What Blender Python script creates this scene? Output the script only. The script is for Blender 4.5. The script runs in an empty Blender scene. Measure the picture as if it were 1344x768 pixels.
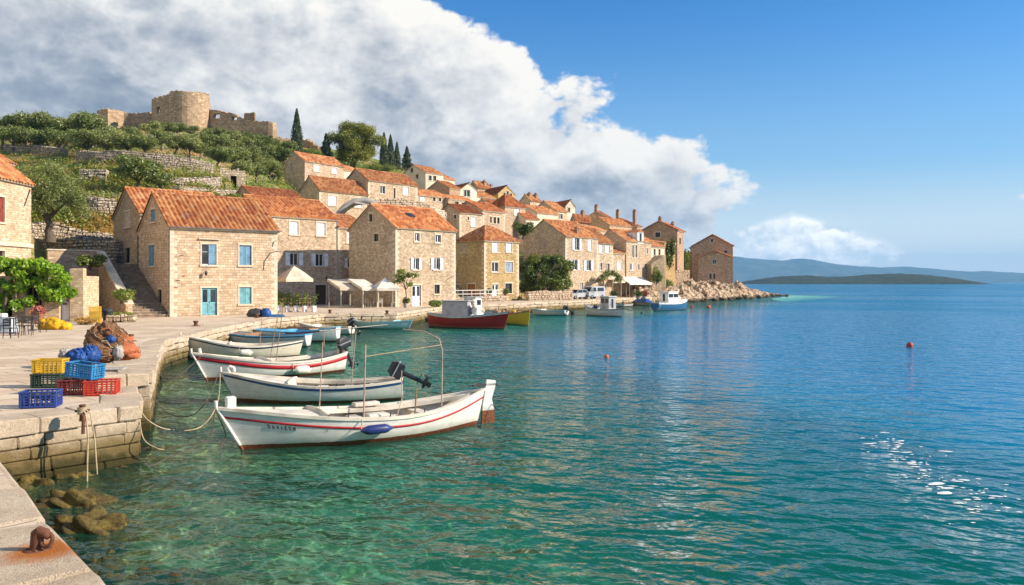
import bpy, math, random
import numpy as np
from mathutils import Vector, Matrix
R = math.radians
random.seed(7)
RNG = np.random.default_rng(11)
SC = bpy.context.scene
COL = SC.collection

# ------------------------------------------------------------------ camera, world, sun, exposure
F, CX, HY, H = 1050.0, 672.0, 370.5, 3.6      # focal length and horizon measured in photo pixels; eye height above the water
HAZE = 0.00010
Q = 1.12                                       # height of the quay above the water
cam = bpy.data.cameras.new('camera'); camo = bpy.data.objects.new('camera', cam); COL.objects.link(camo)
cam.sensor_width = 36; cam.lens = 36*F/1344; cam.shift_y = -13.5/1344
cam.clip_start = 0.1; cam.clip_end = 20000
camo.location = (0, 0, H); camo.rotation_euler = (R(90), 0, 0)
SC.camera = camo
SUN_EL = R(28); SUN_AZ = R(97)                 # compass azimuth from +Y towards +X
SDIR = Vector((math.cos(SUN_EL)*math.sin(SUN_AZ), math.cos(SUN_EL)*math.cos(SUN_AZ), math.sin(SUN_EL)))
sun = bpy.data.lights.new('sun', 'SUN'); suno = bpy.data.objects.new('sun', sun); COL.objects.link(suno)
sun.energy = 5.0; sun.angle = R(0.5); sun.color = (1.0, 0.855, 0.68)
suno.rotation_euler = SDIR.to_track_quat('Z', 'Y').to_euler(); suno.location = (60, -20, 60)
SC.view_settings.view_transform = 'Standard'; SC.view_settings.look = 'None'
SC.view_settings.exposure = 0.68; SC.view_settings.gamma = 1.0
SC.view_settings.use_curve_mapping = False
SC.render.engine = 'CYCLES'
SC.cycles.use_denoising = True
SC.cycles.max_bounces = 8; SC.cycles.diffuse_bounces = 3; SC.cycles.glossy_bounces = 3
SC.cycles.transmission_bounces = 3; SC.cycles.transparent_max_bounces = 12; SC.cycles.volume_bounces = 0
SC.cycles.caustics_reflective = False; SC.cycles.caustics_refractive = False

# ------------------------------------------------------------------ node helper
class NT:
    def __init__(s, tree): s.t = tree; tree.nodes.clear()
    def n(s, typ, ins=None, **props):
        nd = s.t.nodes.new(typ)
        for k, v in props.items(): setattr(nd, k, v)
        for k, v in (ins or {}).items(): s.put(nd.inputs[k], v)
        return nd
    def put(s, sock, v):
        if isinstance(v, bpy.types.NodeSocket): s.t.links.new(v, sock)
        elif isinstance(v, bpy.types.Node): s.t.links.new(v.outputs[0], sock)
        else:
            if isinstance(v, (tuple, list)) and len(v) == 3 and sock.type == 'RGBA': v = (*v, 1)
            sock.default_value = v
    def m(s, op, a, b=None, c=None, clamp=False):
        nd = s.t.nodes.new('ShaderNodeMath'); nd.operation = op; nd.use_clamp = clamp
        for i, v in enumerate((a, b, c)):
            if v is not None: s.put(nd.inputs[i], v)
        return nd.outputs[0]
    def vm(s, op, a, b=None, scale=None):
        nd = s.t.nodes.new('ShaderNodeVectorMath'); nd.operation = op
        s.put(nd.inputs[0], a)
        if b is not None: s.put(nd.inputs[1], b)
        if scale is not None: s.put(nd.inputs[3], scale)
        return nd.outputs[0]
    def mix(s, f, a, b, mode='MIX'):
        nd = s.t.nodes.new('ShaderNodeMix'); nd.data_type = 'RGBA'; nd.blend_type = mode
        s.put(nd.inputs[0], f); s.put(nd.inputs[6], a); s.put(nd.inputs[7], b)
        return nd.outputs[2]
    def ramp(s, f, stops, interp='LINEAR'):
        nd = s.t.nodes.new('ShaderNodeValToRGB'); nd.color_ramp.interpolation = interp
        el = nd.color_ramp.elements
        while len(el) < len(stops): el.new(0.5)
        for e, (p, c) in zip(el, stops):
            e.position = p; e.color = (*c, 1) if len(c) == 3 else c
        s.put(nd.inputs[0], f); return nd.outputs[0]
    def sm(s, x, lo, hi, a=0.0, b=1.0):
        nd = s.t.nodes.new('ShaderNodeMapRange'); nd.interpolation_type = 'SMOOTHSTEP'
        for i, v in enumerate((x, lo, hi, a, b)): s.put(nd.inputs[i], v)
        return nd.outputs[0]
    def noise(s, vec, scale, detail=4, rough=0.55, dim='3D', dist=0.0, col=False):
        nd = s.n('ShaderNodeTexNoise', {'Vector': vec, 'Scale': scale, 'Detail': detail, 'Roughness': rough, 'Distortion': dist}, noise_dimensions=dim)
        return nd.outputs[1 if col else 0]
    def xyz(s, v):
        nd = s.n('ShaderNodeSeparateXYZ', {0: v}); return nd.outputs
    def comb(s, x, y, z=0.0): return s.n('ShaderNodeCombineXYZ', {0: x, 1: y, 2: z}).outputs[0]

# ------------------------------------------------------------------ sky: Nishita plus cloud layer by direction
w = bpy.data.worlds.new('World'); SC.world = w; w.use_nodes = True
t = NT(w.node_tree)
sky = t.n('ShaderNodeTexSky', sky_type='NISHITA', sun_disc=False, sun_elevation=SUN_EL, sun_rotation=SUN_AZ, altitude=0, air_density=1.0, dust_density=0.6, ozone_density=2.0)
dirv = t.n('ShaderNodeTexCoord').outputs['Generated']
dx, dy, dz = t.xyz(dirv)
az = t.m('ARCTAN2', dx, dy); el = t.m('ARCSINE', dz)
skyc = t.mix(1.0, sky.outputs[0], (0.30, 0.82, 1.30, 1), 'MULTIPLY')
hz = t.m('POWER', t.sm(el, 0.0, 0.40, 1, 0), 1.5)
skyc = t.mix(t.m('MULTIPLY', hz, 0.80), skyc, (3.9, 5.5, 6.4, 1))
skyc = t.mix(t.m('MULTIPLY', t.sm(el, 0.15, 0.0), .92), skyc, (8.0, 8.1, 7.7, 1))
def cvec(sx, sy, ox=0, oy=0):
    return t.comb(t.m('MULTIPLY_ADD', az, sx, ox), t.m('MULTIPLY_ADD', el, sy, oy), 0.0)
CV = cvec(1.0, 1.5, 3.1, 0.7); CV2 = cvec(1.0, 1.5, 3.1+0.030, 0.7+0.040)
nA = t.noise(CV, 5.2, 7, 0.57, '2D'); nB = t.noise(CV2, 5.2, 7, 0.57, '2D')
nC = t.noise(CV, 14.0, 5, 0.62, '2D'); nD = t.noise(cvec(1.0, 1.5, 3.1+0.010, 0.7+0.016), 14.0, 5, 0.62, '2D')
# heaped cauliflower tops: fractal cells warped by noise, lit from the sun's side
def puff(scale, ox, oy, wv):
    q = t.vm('ADD', cvec(1.0, 1.45, ox, oy), t.vm('SCALE', t.vm('SUBTRACT', t.noise(CV, scale*.55, 3, .6, '2D', col=True), (.5, .5, .5)), scale=wv))
    v = t.n('ShaderNodeTexVoronoi', {'Vector': q, 'Scale': scale, 'Detail': 3.0, 'Roughness': .55, 'Lacunarity': 2.3}, feature='F1', normalize=True, voronoi_dimensions='2D').outputs['Distance']
    return t.m('SUBTRACT', 1.0, v)
pA = puff(8.0, 3.1, .7, .10); pB = puff(8.0, 3.1+.014, .7+.024, .10)
# the great bank: everything under a line that falls towards the right, ending near azimuth 15 degrees
line = t.m('SUBTRACT', t.m('MULTIPLY_ADD', az, -0.60, 0.290), el)
m1 = t.sm(line, -0.10, 0.13); m2 = t.sm(az, 0.33, 0.19)
mask = t.m('MULTIPLY', m1, m2)
dens = t.m('ADD', t.m('ADD', t.m('MULTIPLY', mask, 0.62), nA), t.m('ADD', t.m('MULTIPLY', t.m('SUBTRACT', nC, .5), .16), t.m('MULTIPLY', t.m('SUBTRACT', pA, .62), .55)))
alpha = t.sm(dens, 0.77, 0.865)
# low cumulus over the sea
CL = cvec(1.0, 1.35, 0.4, 2.3); CL2 = cvec(1.0, 1.35, 0.4+0.012, 2.3+0.016)
pL = puff(26.0, .4, 2.3, .035)
lN = t.noise(CL, 17, 5, 0.58, '2D'); lN2 = t.noise(CL2, 17, 5, 0.58, '2D')
lA = t.m('ADD', t.m('MULTIPLY_ADD', lN, 1.3, -.15), t.m('MULTIPLY_ADD', pL, .8, -.5)); lB = t.m('ADD', t.m('MULTIPLY_ADD', lN2, 1.3, -.15), t.m('MULTIPLY_ADD', puff(26.0, .4+.006, 2.3+.010, .035), .8, -.5))
lm = t.m('MULTIPLY', t.sm(az, 0.16, 0.27), t.sm(az, 0.52, 0.36))
topl = t.m('MULTIPLY_ADD', t.m('ABSOLUTE', t.m('SUBTRACT', az, 0.335)), -0.32, 0.069)
lv = t.m('MULTIPLY', t.sm(t.m('SUBTRACT', topl, el), -0.022, 0.030), t.sm(el, 0.016, 0.036))
ldens = t.m('ADD', t.m('MULTIPLY', t.m('MULTIPLY', lm, lv), 0.70), lA)
lalpha = t.m('MULTIPLY', t.m('MULTIPLY', t.sm(ldens, 0.50, 0.66), 0.95), t.sm(t.m('MULTIPLY', lm, lv), .02, .20))
# thin streaks
st = t.noise(cvec(1.6, 11.0, 1.0, 0.0), 3.0, 5, 0.55, '2D')
stm = t.m('MULTIPLY', t.sm(st, 0.56, 0.74), t.m('MULTIPLY', t.sm(az, 0.2, 0.4), t.sm(el, 0.11, 0.03)))
shade = t.m('ADD', t.m('MULTIPLY', t.m('SUBTRACT', nA, nB), 1.35), t.m('ADD', t.m('MULTIPLY', t.m('SUBTRACT', nC, nD), .5), t.m('MULTIPLY', t.m('SUBTRACT', pA, pB), 1.0)))
edge = t.sm(dens, 0.84, 1.16)                                   # thick middle of the bank is grey underneath
big = t.noise(cvec(1.0, 2.2, 9.0, 4.0), 3.4, 3, 0.5, '2D')
grey = t.m('ADD', t.m('ADD', t.m('MULTIPLY', edge, -0.20), t.m('MULTIPLY', t.m('MULTIPLY', t.sm(line, 0.04, 0.20), t.sm(el, 0.36, 0.16)), -0.27)), t.m('MULTIPLY', t.m('SUBTRACT', big, 0.45), 0.8))
dark_l = t.m('MULTIPLY', t.m('MULTIPLY', t.sm(az, -0.25, -0.55), t.sm(el, 0.36, 0.20)), -0.34)
lum = t.m('ADD', t.m('ADD', t.m('ADD', 0.96, shade), grey), dark_l)
ccol = t.ramp(lum, [(0.0, (1.7, 2.15, 2.8)), (0.28, (3.0, 3.3, 3.8)), (0.56, (5.0, 5.1, 5.3)), (0.80, (6.8, 6.7, 6.5)), (1.0, (8.0, 7.7, 7.2))])
lcol = t.ramp(t.m('ADD', 0.72, t.m('MULTIPLY', t.m('SUBTRACT', lA, lB), 1.6)), [(0.3, (6.6, 7.2, 7.6)), (0.75, (9.6, 9.4, 9.0)), (1.0, (11.5, 11.0, 10.2))])
c = t.mix(t.m('MULTIPLY', stm, 0.5), skyc, (7.0, 7.4, 7.6, 1))
c = t.mix(lalpha, c, lcol)
c = t.mix(alpha, c, ccol)
w.cycles.sampling_method = 'MANUAL'; w.cycles.sample_map_resolution = 512
bg = t.n('ShaderNodeBackground', {'Color': c, 'Strength': 0.083})
t.n('ShaderNodeOutputWorld', {'Surface': bg})

# ------------------------------------------------------------------ geometry helpers
def px(x, y, d): return Vector(((x-CX)/F*d, d, H-(y-HY)/F*d))          # a photo pixel at a depth, as a point
def gnd(x, y, z=Q):
    d = (H-z)*F/(y-HY); return px(x, y, d)

class MB:
    """collects shapes into one mesh"""
    def __init__(s): s.v = []; s.f = []; s.m = []; s.s = []; s.uv = {}
    def add(s, vs, fs, m=0, sm=False, M=None, uvs=None):
        b = len(s.v)
        s.v += [tuple(M @ Vector(p)) for p in vs] if M is not None else [tuple(p) for p in vs]
        for i, f in enumerate(fs):
            if uvs is not None: s.uv[len(s.f)] = uvs[i]
            s.f.append([b+k for k in f]); s.m.append(m); s.s.append(sm)
        return s
    def box(s, x0, y0, z0, x1, y1, z1, m=0, M=None):
        x0, x1 = min(x0, x1), max(x0, x1); y0, y1 = min(y0, y1), max(y0, y1); z0, z1 = min(z0, z1), max(z0, z1)
        vs = [(x0,y0,z0),(x1,y0,z0),(x1,y1,z0),(x0,y1,z0),(x0,y0,z1),(x1,y0,z1),(x1,y1,z1),(x0,y1,z1)]
        return s.add(vs, [(0,3,2,1),(4,5,6,7),(0,1,5,4),(1,2,6,5),(2,3,7,6),(3,0,4,7)], m, M=M)
    def bbox(s, x0, y0, z0, x1, y1, z1, b=0.02, m=0, M=None, jit=0.0):
        """box with chamfered edges"""
        vs = []; fs = []
        X = (x0, x0+b, x1-b, x1); Y = (y0, y0+b, y1-b, y1); Z = (z0, z0+b, z1-b, z1)
        def j(): return random.uniform(-jit, jit)
        idx = {}
        for sx in (0, 1):
            for sy in (0, 1):
                for sz in (0, 1):
                    cx_, cy_, cz_ = (X[0] if sx == 0 else X[3]), (Y[0] if sy == 0 else Y[3]), (Z[0] if sz == 0 else Z[3])
                    ix, iy, iz = (X[1] if sx == 0 else X[2]), (Y[1] if sy == 0 else Y[2]), (Z[1] if sz == 0 else Z[2])
                    o = (j(), j(), j())
                    for k, p in enumerate(((cx_, iy, iz), (ix, cy_, iz), (ix, iy, cz_))):
                        idx[(sx, sy, sz, k)] = len(vs); vs.append((p[0]+o[0], p[1]+o[1], p[2]+o[2]))
        g = lambda *k: idx[k]
        for a, o1, o2 in ((0,1,2),(1,0,2),(2,0,1)):
            for sd in (0, 1):
                q = []
                for (p, r) in ((0,0),(1,0),(1,1),(0,1)):
                    k = [0,0,0]; k[a] = sd; k[o1] = p; k[o2] = r; q.append(g(k[0],k[1],k[2],a))
                fs.append(q)
        for a, o1, o2 in ((0,1,2),(1,0,2),(2,0,1)):
            for p in (0,1):
                for r in (0,1):
                    k0 = [0,0,0]; k1 = [0,0,0]; k0[a] = 0; k1[a] = 1
                    for kk in (k0, k1): kk[o1] = p; kk[o2] = r
                    fs.append([g(*k0,o1), g(*k1,o1), g(*k1,o2), g(*k0,o2)])
        for sx in (0,1):
            for sy in (0,1):
                for sz in (0,1): fs.append([g(sx,sy,sz,0), g(sx,sy,sz,1), g(sx,sy,sz,2)])
        cen = Vector(((x0+x1)/2, (y0+y1)/2, (z0+z1)/2)); out = []
        for f in fs:
            pts = [Vector(vs[i]) for i in f]; nn = (pts[1]-pts[0]).cross(pts[2]-pts[0]); mid = sum(pts, Vector())/len(pts)
            out.append(f if nn.dot(mid-cen) > 0 else f[::-1])
        return s.add(vs, out, m, M=M)
    def tube(s, path, rad, n=8, m=0, cap=True, sm=True, M=None):
        path = [Vector(p) for p in path]; k = len(path)
        if not isinstance(rad, (list, tuple)): rad = [rad]*k
        vs = []; fs = []; ref = None
        for i, p in enumerate(path):
            d = (path[min(i+1,k-1)]-path[max(i-1,0)])
            if d.length < 1e-9: d = Vector((0,0,1))
            d.normalize()
            if ref is None: ref = Vector((0,0,1)) if abs(d.z) < .9 else Vector((1,0,0))
            a = d.cross(ref)
            if a.length < 1e-4: a = d.cross(Vector((0,1,0)))
            a.normalize(); b = a.cross(d); ref = b
            for q in range(n):
                an = 2*math.pi*q/n; vs.append(p+(a*math.cos(an)+b*math.sin(an))*rad[i])
        for i in range(k-1):
            for q in range(n):
                fs.append((i*n+q, (i+1)*n+q, (i+1)*n+(q+1)%n, i*n+(q+1)%n))
        s.add(vs, fs, m, sm, M)
        if cap: s.add(vs[:n], [tuple(range(n))], m, False, M); s.add(vs[-n:], [tuple(range(n-1,-1,-1))], m, False, M)
        return s
    def lathe(s, prof, n=16, m=0, M=None, sm=True):
        vs = []; fs = []
        for r, z in prof:
            for q in range(n):
                a = 2*math.pi*q/n; vs.append((r*math.cos(a), r*math.sin(a), z))
        for i in range(len(prof)-1):
            for q in range(n): fs.append((i*n+q, i*n+(q+1)%n, (i+1)*n+(q+1)%n, (i+1)*n+q))
        s.add(vs, fs, m, sm, M)
        if prof[0][0] > 1e-4: s.add(vs[:n], [tuple(range(n-1,-1,-1))], m, False, M)
        if prof[-1][0] > 1e-4: s.add(vs[-n:], [tuple(range(n))], m, False, M)
        return s
    def blob(s, c, r, m=0, n=12, k=8, amp=0.15, fq=1.5, seed=0, sm=True, flat=None):
        """lumpy rounded mass"""
        rr = (r, r, r) if not isinstance(r, (tuple, list)) else r
        vs = []; fs = []
        for i in range(k+1):
            th = math.pi*i/k
            for q in range(n):
                ph = 2*math.pi*q/n
                d = Vector((math.sin(th)*math.cos(ph), math.sin(th)*math.sin(ph), math.cos(th)))
                h = 1+amp*(math.sin(fq*3*d.x+seed)*math.cos(fq*4*d.y+seed*1.7)+0.6*math.sin(fq*7*d.z+fq*5*d.x+seed*2.3)+0.5*math.cos(fq*9*d.y-fq*6*d.z+seed))
                p = Vector((d.x*rr[0]*h, d.y*rr[1]*h, d.z*rr[2]*h))
                if flat is not None and p.z < flat: p.z = flat
                vs.append(Vector(c)+p)
        for i in range(k):
            for q in range(n): fs.append((i*n+q, (i+1)*n+q, (i+1)*n+(q+1)%n, i*n+(q+1)%n))
        return s.add(vs, fs, m, sm)
    def sheet(s, P, m=0, sm=True):
        """grid of points P[i][j]"""
        a, b = len(P), len(P[0]); vs = [p for r in P for p in r]
        return s.add(vs, [(i*b+j, (i+1)*b+j, (i+1)*b+j+1, i*b+j+1) for i in range(a-1) for j in range(b-1)], m, sm)
    def mesh(s, name, mats):
        me = bpy.data.meshes.new(name)
        me.from_pydata(s.v, [], s.f)
        if not isinstance(mats, (list, tuple)): mats = [mats]
        for mm in mats: me.materials.append(mm)
        nf = len(s.f)
        me.polygons.foreach_set('material_index', np.array(s.m, dtype=np.int32))
        me.polygons.foreach_set('use_smooth', np.array(s.s, dtype=bool))
        # box-mapped UVs in metres
        uvl = me.uv_layers.new(name='UVMap')
        nv = np.zeros(len(s.v)*3); me.vertices.foreach_get('co', nv); nv = nv.reshape(-1, 3)
        li = np.zeros(len(me.loops), dtype=np.int32); me.loops.foreach_get('vertex_index', li)
        pn = np.zeros(nf*3); me.polygons.foreach_get('normal', pn); pn = np.abs(pn.reshape(-1, 3))
        lt = np.zeros(nf, dtype=np.int32); me.polygons.foreach_get('loop_total', lt)
        fn = np.repeat(pn, lt, axis=0); P = nv[li]
        uv = np.where((fn[:, 2] > np.maximum(fn[:, 0], fn[:, 1]))[:, None], P[:, :2],
             np.where((fn[:, 0] > fn[:, 1])[:, None], np.stack([P[:, 1]+3.37, P[:, 2]], 1), np.stack([P[:, 0], P[:, 2]], 1)))
        if s.uv:
            ls = np.zeros(nf, dtype=np.int32); me.polygons.foreach_get('loop_start', ls)
            for fi, us in s.uv.items():
                uv[ls[fi]:ls[fi]+len(us)] = us
        uvl.data.foreach_set('uv', uv.astype(np.float32).ravel())
        me.update(); return me
    def build(s, name, mats, parent=None, loc=(0,0,0), rz=0, color=None):
        return link(name, s.mesh(name, mats), parent, loc, rz, color)

def link(name, me, parent=None, loc=(0,0,0), rz=0, color=None):
    o = bpy.data.objects.new(name, me); COL.objects.link(o)
    o.location = loc; o.rotation_euler = (0, 0, rz)
    if parent is not None: o.parent = parent
    if color is not None: o.color = (*color, 1)
    return o
def tag(o, label=None, cat=None, group=None, kind=None):
    if label: o['label'] = label
    if cat: o['category'] = cat
    if group: o['group'] = group
    if kind: o['kind'] = kind
    return o
def thing(name, label, cat, loc=(0,0,0), rz=0, group=None):
    o = bpy.data.objects.new(name, None); COL.objects.link(o); o.empty_display_size = 0.3
    o.location = loc; o.rotation_euler = (0, 0, rz)
    return tag(o, label, cat, group)
def copy_tree(o, parent=None):
    c = o.copy(); COL.objects.link(c); c.parent = parent
    for ch in o.children: copy_tree(ch, c)
    return c
def dup(o, loc, rz=0, label=None, scale=None):
    c = copy_tree(o); c.location = loc; c.rotation_euler = (0, 0, rz)
    if label: c['label'] = label
    if scale: c.scale = scale if isinstance(scale, (tuple, list)) else (scale,)*3
    return c
def Tm(loc, rz=0, rx=0, ry=0, sc=1.0):
    return Matrix.Translation(loc) @ Matrix.Rotation(rz, 4, 'Z') @ Matrix.Rotation(ry, 4, 'Y') @ Matrix.Rotation(rx, 4, 'X') @ Matrix.Scale(sc, 4)

# ------------------------------------------------------------------ value noise in numpy for terrain
def _hash(ix, iy, seed):
    h = (ix*374761393+iy*668265263+seed*144665) & 0xffffffff
    h = ((h ^ (h >> 13))*1274126177) & 0xffffffff
    return ((h ^ (h >> 16)) & 0xffff)/65535.0
def vnoise(x, y, seed=0):
    x = np.asarray(x, float); y = np.asarray(y, float)
    ix = np.floor(x).astype(np.int64); iy = np.floor(y).astype(np.int64); fx = x-ix; fy = y-iy
    ux = fx*fx*(3-2*fx); uy = fy*fy*(3-2*fy)
    a = _hash(ix, iy, seed); b = _hash(ix+1, iy, seed); c_ = _hash(ix, iy+1, seed); d = _hash(ix+1, iy+1, seed)
    return (a*(1-ux)+b*ux)*(1-uy)+(c_*(1-ux)+d*ux)*uy
def fbm(x, y, oct=4, seed=0):
    s = 0; a = 0.5; f = 1
    for i in range(oct): s = s+a*(vnoise(np.asarray(x)*f, np.asarray(y)*f, seed+i*17)-0.5); a *= 0.5; f *= 2.03
    return s
# ------------------------------------------------------------------ materials
MATS = {}
def newmat(name):
    m = bpy.data.materials.new(name); m.use_nodes = True; t = NT(m.node_tree); MATS[name] = m
    return m, t
def out(t, surf, disp=None):
    t.n('ShaderNodeOutputMaterial', {'Surface': surf})
def pbsdf(t, col, rough=0.8, bump=None, bstr=0.5, bdist=0.02, spec=0.3, metal=0.0):
    ins = {'Base Color': col, 'Roughness': rough, 'Specular IOR Level': spec, 'Metallic': metal}
    if bump is not None:
        ins['Normal'] = t.n('ShaderNodeBump', {'Strength': bstr, 'Distance': bdist, 'Height': bump}).outputs[0]
    return t.n('ShaderNodeBsdfPrincipled', ins)
def objv(t): return t.n('ShaderNodeTexCoord').outputs['Object']
def posv(t): return t.n('ShaderNodeNewGeometry').outputs['Position']
def paint(name, col, rough=0.55, wear=0.25, wearcol=None, fine=9.0, spec=0.3, metal=0.0):
    m, t = newmat(name); o = objv(t)
    n1 = t.noise(o, fine, 5, 0.65); n2 = t.noise(o, fine*0.22, 3, 0.5)
    dk = tuple(c*0.62 for c in col); lt = tuple(min(1, c*1.14) for c in col)
    c1 = t.ramp(n2, [(0.3, dk), (0.5, col), (0.75, lt)])
    wc = wearcol or tuple(c*0.55+0.05 for c in col)
    c2 = t.mix(t.m('MULTIPLY', t.sm(n1, 0.57, 0.70), wear), c1, (*wc, 1))
    out(t, pbsdf(t, c2, rough, n1, 0.15, 0.004, spec, metal)); return m

def stone_mat(name, c1, c2, mort, bw, rh, warp, ms, bstr, stain=0.5):
    m, t = newmat(name)
    uv = t.n('ShaderNodeUVMap', uv_map='UVMap').outputs[0]
    oi = t.n('ShaderNodeObjectInfo')
    uvr = t.vm('ADD', uv, t.vm('MULTIPLY', t.comb(oi.outputs['Random'], oi.outputs['Random']), (13.0, 7.3, 0)))
    wv = t.vm('SUBTRACT', t.noise(uvr, 1.3/bw*0.5, 3, 0.6, col=True), (0.5, 0.5, 0.5))
    wv2 = t.vm('SUBTRACT', t.noise(uvr, 0.35, 2, 0.5, col=True), (0.5, 0.5, 0.5))
    p = t.vm('ADD', t.vm('ADD', uvr, t.vm('SCALE', wv, scale=warp)), t.vm('SCALE', wv2, scale=warp*2.2))
    br = t.n('ShaderNodeTexBrick', {'Vector': p, 'Color1': (0, 0, 0, 1), 'Color2': (1, 1, 1, 1), 'Mortar': (0.5, 0.5, 0.5, 1), 'Scale': 1.0, 'Mortar Size': ms, 'Mortar Smooth': 0.35, 'Bias': 0.0, 'Brick Width': bw, 'Row Height': rh}, offset=0.5, offset_frequency=2, squash=0.85, squash_frequency=3)
    fac = br.outputs['Fac']
    f = t.noise(uvr, 14, 5, 0.6); g = t.noise(uvr, 0.5, 4, 0.6); k = t.noise(uvr, 3.0, 3, 0.6)
    mid = tuple((a+b)/2 for a, b in zip(c1, c2))
    ccol = t.ramp(t.m('ADD', br.outputs['Color'], t.m('MULTIPLY', t.m('SUBTRACT', k, 0.5), 0.7)), [(0.0, tuple(x*0.86 for x in c2)), (0.22, tuple(a*.7+b*.3 for a, b in zip(c2, mid))), (0.45, (mid[0]*1.04, mid[1]*.96, mid[2]*.86)), (0.62, mid), (0.88, tuple(a*.8+b*.2 for a, b in zip(c1, mid))), (1.0, tuple(min(1, x*1.15) for x in c1))])
    ccol = t.mix(t.m('MULTIPLY', t.sm(f, 0.35, 0.75), 0.28), ccol, (*tuple(x*0.62 for x in c2), 1))
    ccol = t.mix(fac, ccol, (*mort, 1))
    ccol = t.mix(t.m('MULTIPLY', t.sm(g, 0.50, 0.75), stain), ccol, (*tuple(x*0.52 for x in c2), 1))
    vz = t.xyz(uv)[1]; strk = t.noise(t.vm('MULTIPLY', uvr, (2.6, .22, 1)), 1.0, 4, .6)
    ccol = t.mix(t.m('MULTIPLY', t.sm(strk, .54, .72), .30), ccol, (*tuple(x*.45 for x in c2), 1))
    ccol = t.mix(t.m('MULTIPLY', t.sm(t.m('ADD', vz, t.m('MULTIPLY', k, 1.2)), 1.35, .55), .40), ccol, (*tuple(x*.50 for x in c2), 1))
    ccol = t.mix(1.0, ccol, oi.outputs['Color'], 'MULTIPLY')
    hgt = t.m('ADD', t.m('MULTIPLY', fac, -1.0), t.m('MULTIPLY', f, 0.5))
    hgt = t.m('ADD', hgt, t.m('MULTIPLY', br.outputs['Color'], 0.35))
    out(t, pbsdf(t, ccol, 0.9, hgt, bstr, 0.03, 0.2)); return m
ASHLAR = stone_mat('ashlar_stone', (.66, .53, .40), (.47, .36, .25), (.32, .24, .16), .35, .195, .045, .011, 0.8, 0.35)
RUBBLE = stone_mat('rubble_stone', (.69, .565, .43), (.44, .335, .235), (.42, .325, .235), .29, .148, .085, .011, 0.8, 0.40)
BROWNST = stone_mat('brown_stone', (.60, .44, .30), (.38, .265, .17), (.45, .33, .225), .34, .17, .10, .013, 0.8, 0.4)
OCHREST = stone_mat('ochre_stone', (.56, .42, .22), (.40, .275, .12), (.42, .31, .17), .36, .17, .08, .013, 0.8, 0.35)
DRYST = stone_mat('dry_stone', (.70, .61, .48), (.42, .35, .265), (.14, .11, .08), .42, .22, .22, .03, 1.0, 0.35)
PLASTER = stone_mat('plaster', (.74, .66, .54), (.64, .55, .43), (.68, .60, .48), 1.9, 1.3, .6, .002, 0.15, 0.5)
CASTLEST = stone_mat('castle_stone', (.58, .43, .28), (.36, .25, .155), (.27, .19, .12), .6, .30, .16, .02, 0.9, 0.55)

m, t = newmat('trim_stone'); o = objv(t); oi = t.n('ShaderNodeObjectInfo')
c = t.ramp(t.noise(o, 3.5, 5, .65), [(.3, (.50, .41, .30)), (.55, (.64, .54, .41)), (.75, (.72, .63, .50))])
out(t, pbsdf(t, c, .85, t.noise(o, 25, 4, .6), .25, .01, .2)); TRIM = m

# barrel tiles: UV counts tiles, so every tile has its own shade
m, t = newmat('roof_tile')
uv = t.n('ShaderNodeUVMap', uv_map='UVMap').outputs[0]; oi = t.n('ShaderNodeObjectInfo')
ux, uy, _ = t.xyz(uv)
cell = t.comb(t.m('FLOOR', ux), t.m('FLOOR', uy), t.m('MULTIPLY', oi.outputs['Random'], 91.0))
wn = t.n('ShaderNodeTexWhiteNoise', {'Vector': cell}, noise_dimensions='3D').outputs['Value']
pg = objv(t); big = t.noise(pg, .35, 4, .6); fine = t.noise(pg, 7, 4, .6); med = t.noise(pg, 1.4, 4, .65)
tc = t.ramp(t.m('ADD', t.m('MULTIPLY', wn, .62), t.m('MULTIPLY', fine, .42)), [(.08, (.17, .050, .026)), (.33, (.33, .105, .042)), (.58, (.45, .185, .068)), (.82, (.54, .265, .12)), (1., (.64, .36, .21))])
tc = t.mix(t.m('MULTIPLY', t.sm(big, .46, .66), .42), tc, (.25, .095, .048, 1))
tc = t.mix(t.m('MULTIPLY', t.sm(med, .54, .70), .48), tc, (.36, .27, .18, 1))
rv_ = t.m('MULTIPLY_ADD', oi.outputs['Random'], .34, .76)
tc = t.mix(1.0, tc, t.comb(rv_, t.m('MULTIPLY', rv_, 1.02), rv_), 'MULTIPLY')
tc = t.mix(1.0, tc, oi.outputs['Color'], 'MULTIPLY')
fy = t.m('FRACT', uy)
out(t, pbsdf(t, tc, .85, t.m('ADD', t.m('MULTIPLY', fine, .5), t.m('MULTIPLY', t.sm(fy, 0, .12), .8)), .5, .02, .2)); TILE = m

def wood(name, c1, c2, sc=(2, 2, 14)):
    m, t = newmat(name); o = objv(t)
    v = t.vm('MULTIPLY', o, (sc[2], sc[2], sc[0]))
    n = t.noise(v, 1.6, 5, .65); n2 = t.noise(o, 1.2, 3, .5)
    c = t.ramp(t.m('ADD', n, t.m('MULTIPLY', t.m('SUBTRACT', n2, .5), .5)), [(.3, c2), (.6, c1), (.8, tuple(min(1, x*1.2) for x in c1))])
    out(t, pbsdf(t, c, .75, n, .3, .006)); return m
WOOD = wood('weathered_wood', (.30, .20, .12), (.13, .085, .05))
DARKWOOD = wood('dark_wood', (.095, .06, .038), (.04, .026, .018))
ORWOOD = wood('orange_wood', (.40, .17, .055), (.25, .095, .03))
GREYWOOD = wood('grey_wood', (.42, .39, .35), (.22, .20, .175))
WHITE = paint('white_paint', (.78, .76, .72), .5, .35, (.45, .40, .33))
WHITESH = paint('white_shutter', (.74, .75, .78), .6, .4, (.5, .47, .42))
BLUESH = paint('blue_shutter', (.15, .30, .43), .6, .55, (.42, .5, .55))
TURQ = paint('turquoise_paint', (.17, .41, .46), .55, .45, (.45, .55, .55))
PALEPINK = paint('pale_pink_paint', (.60, .46, .38), .7, .3)
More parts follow.
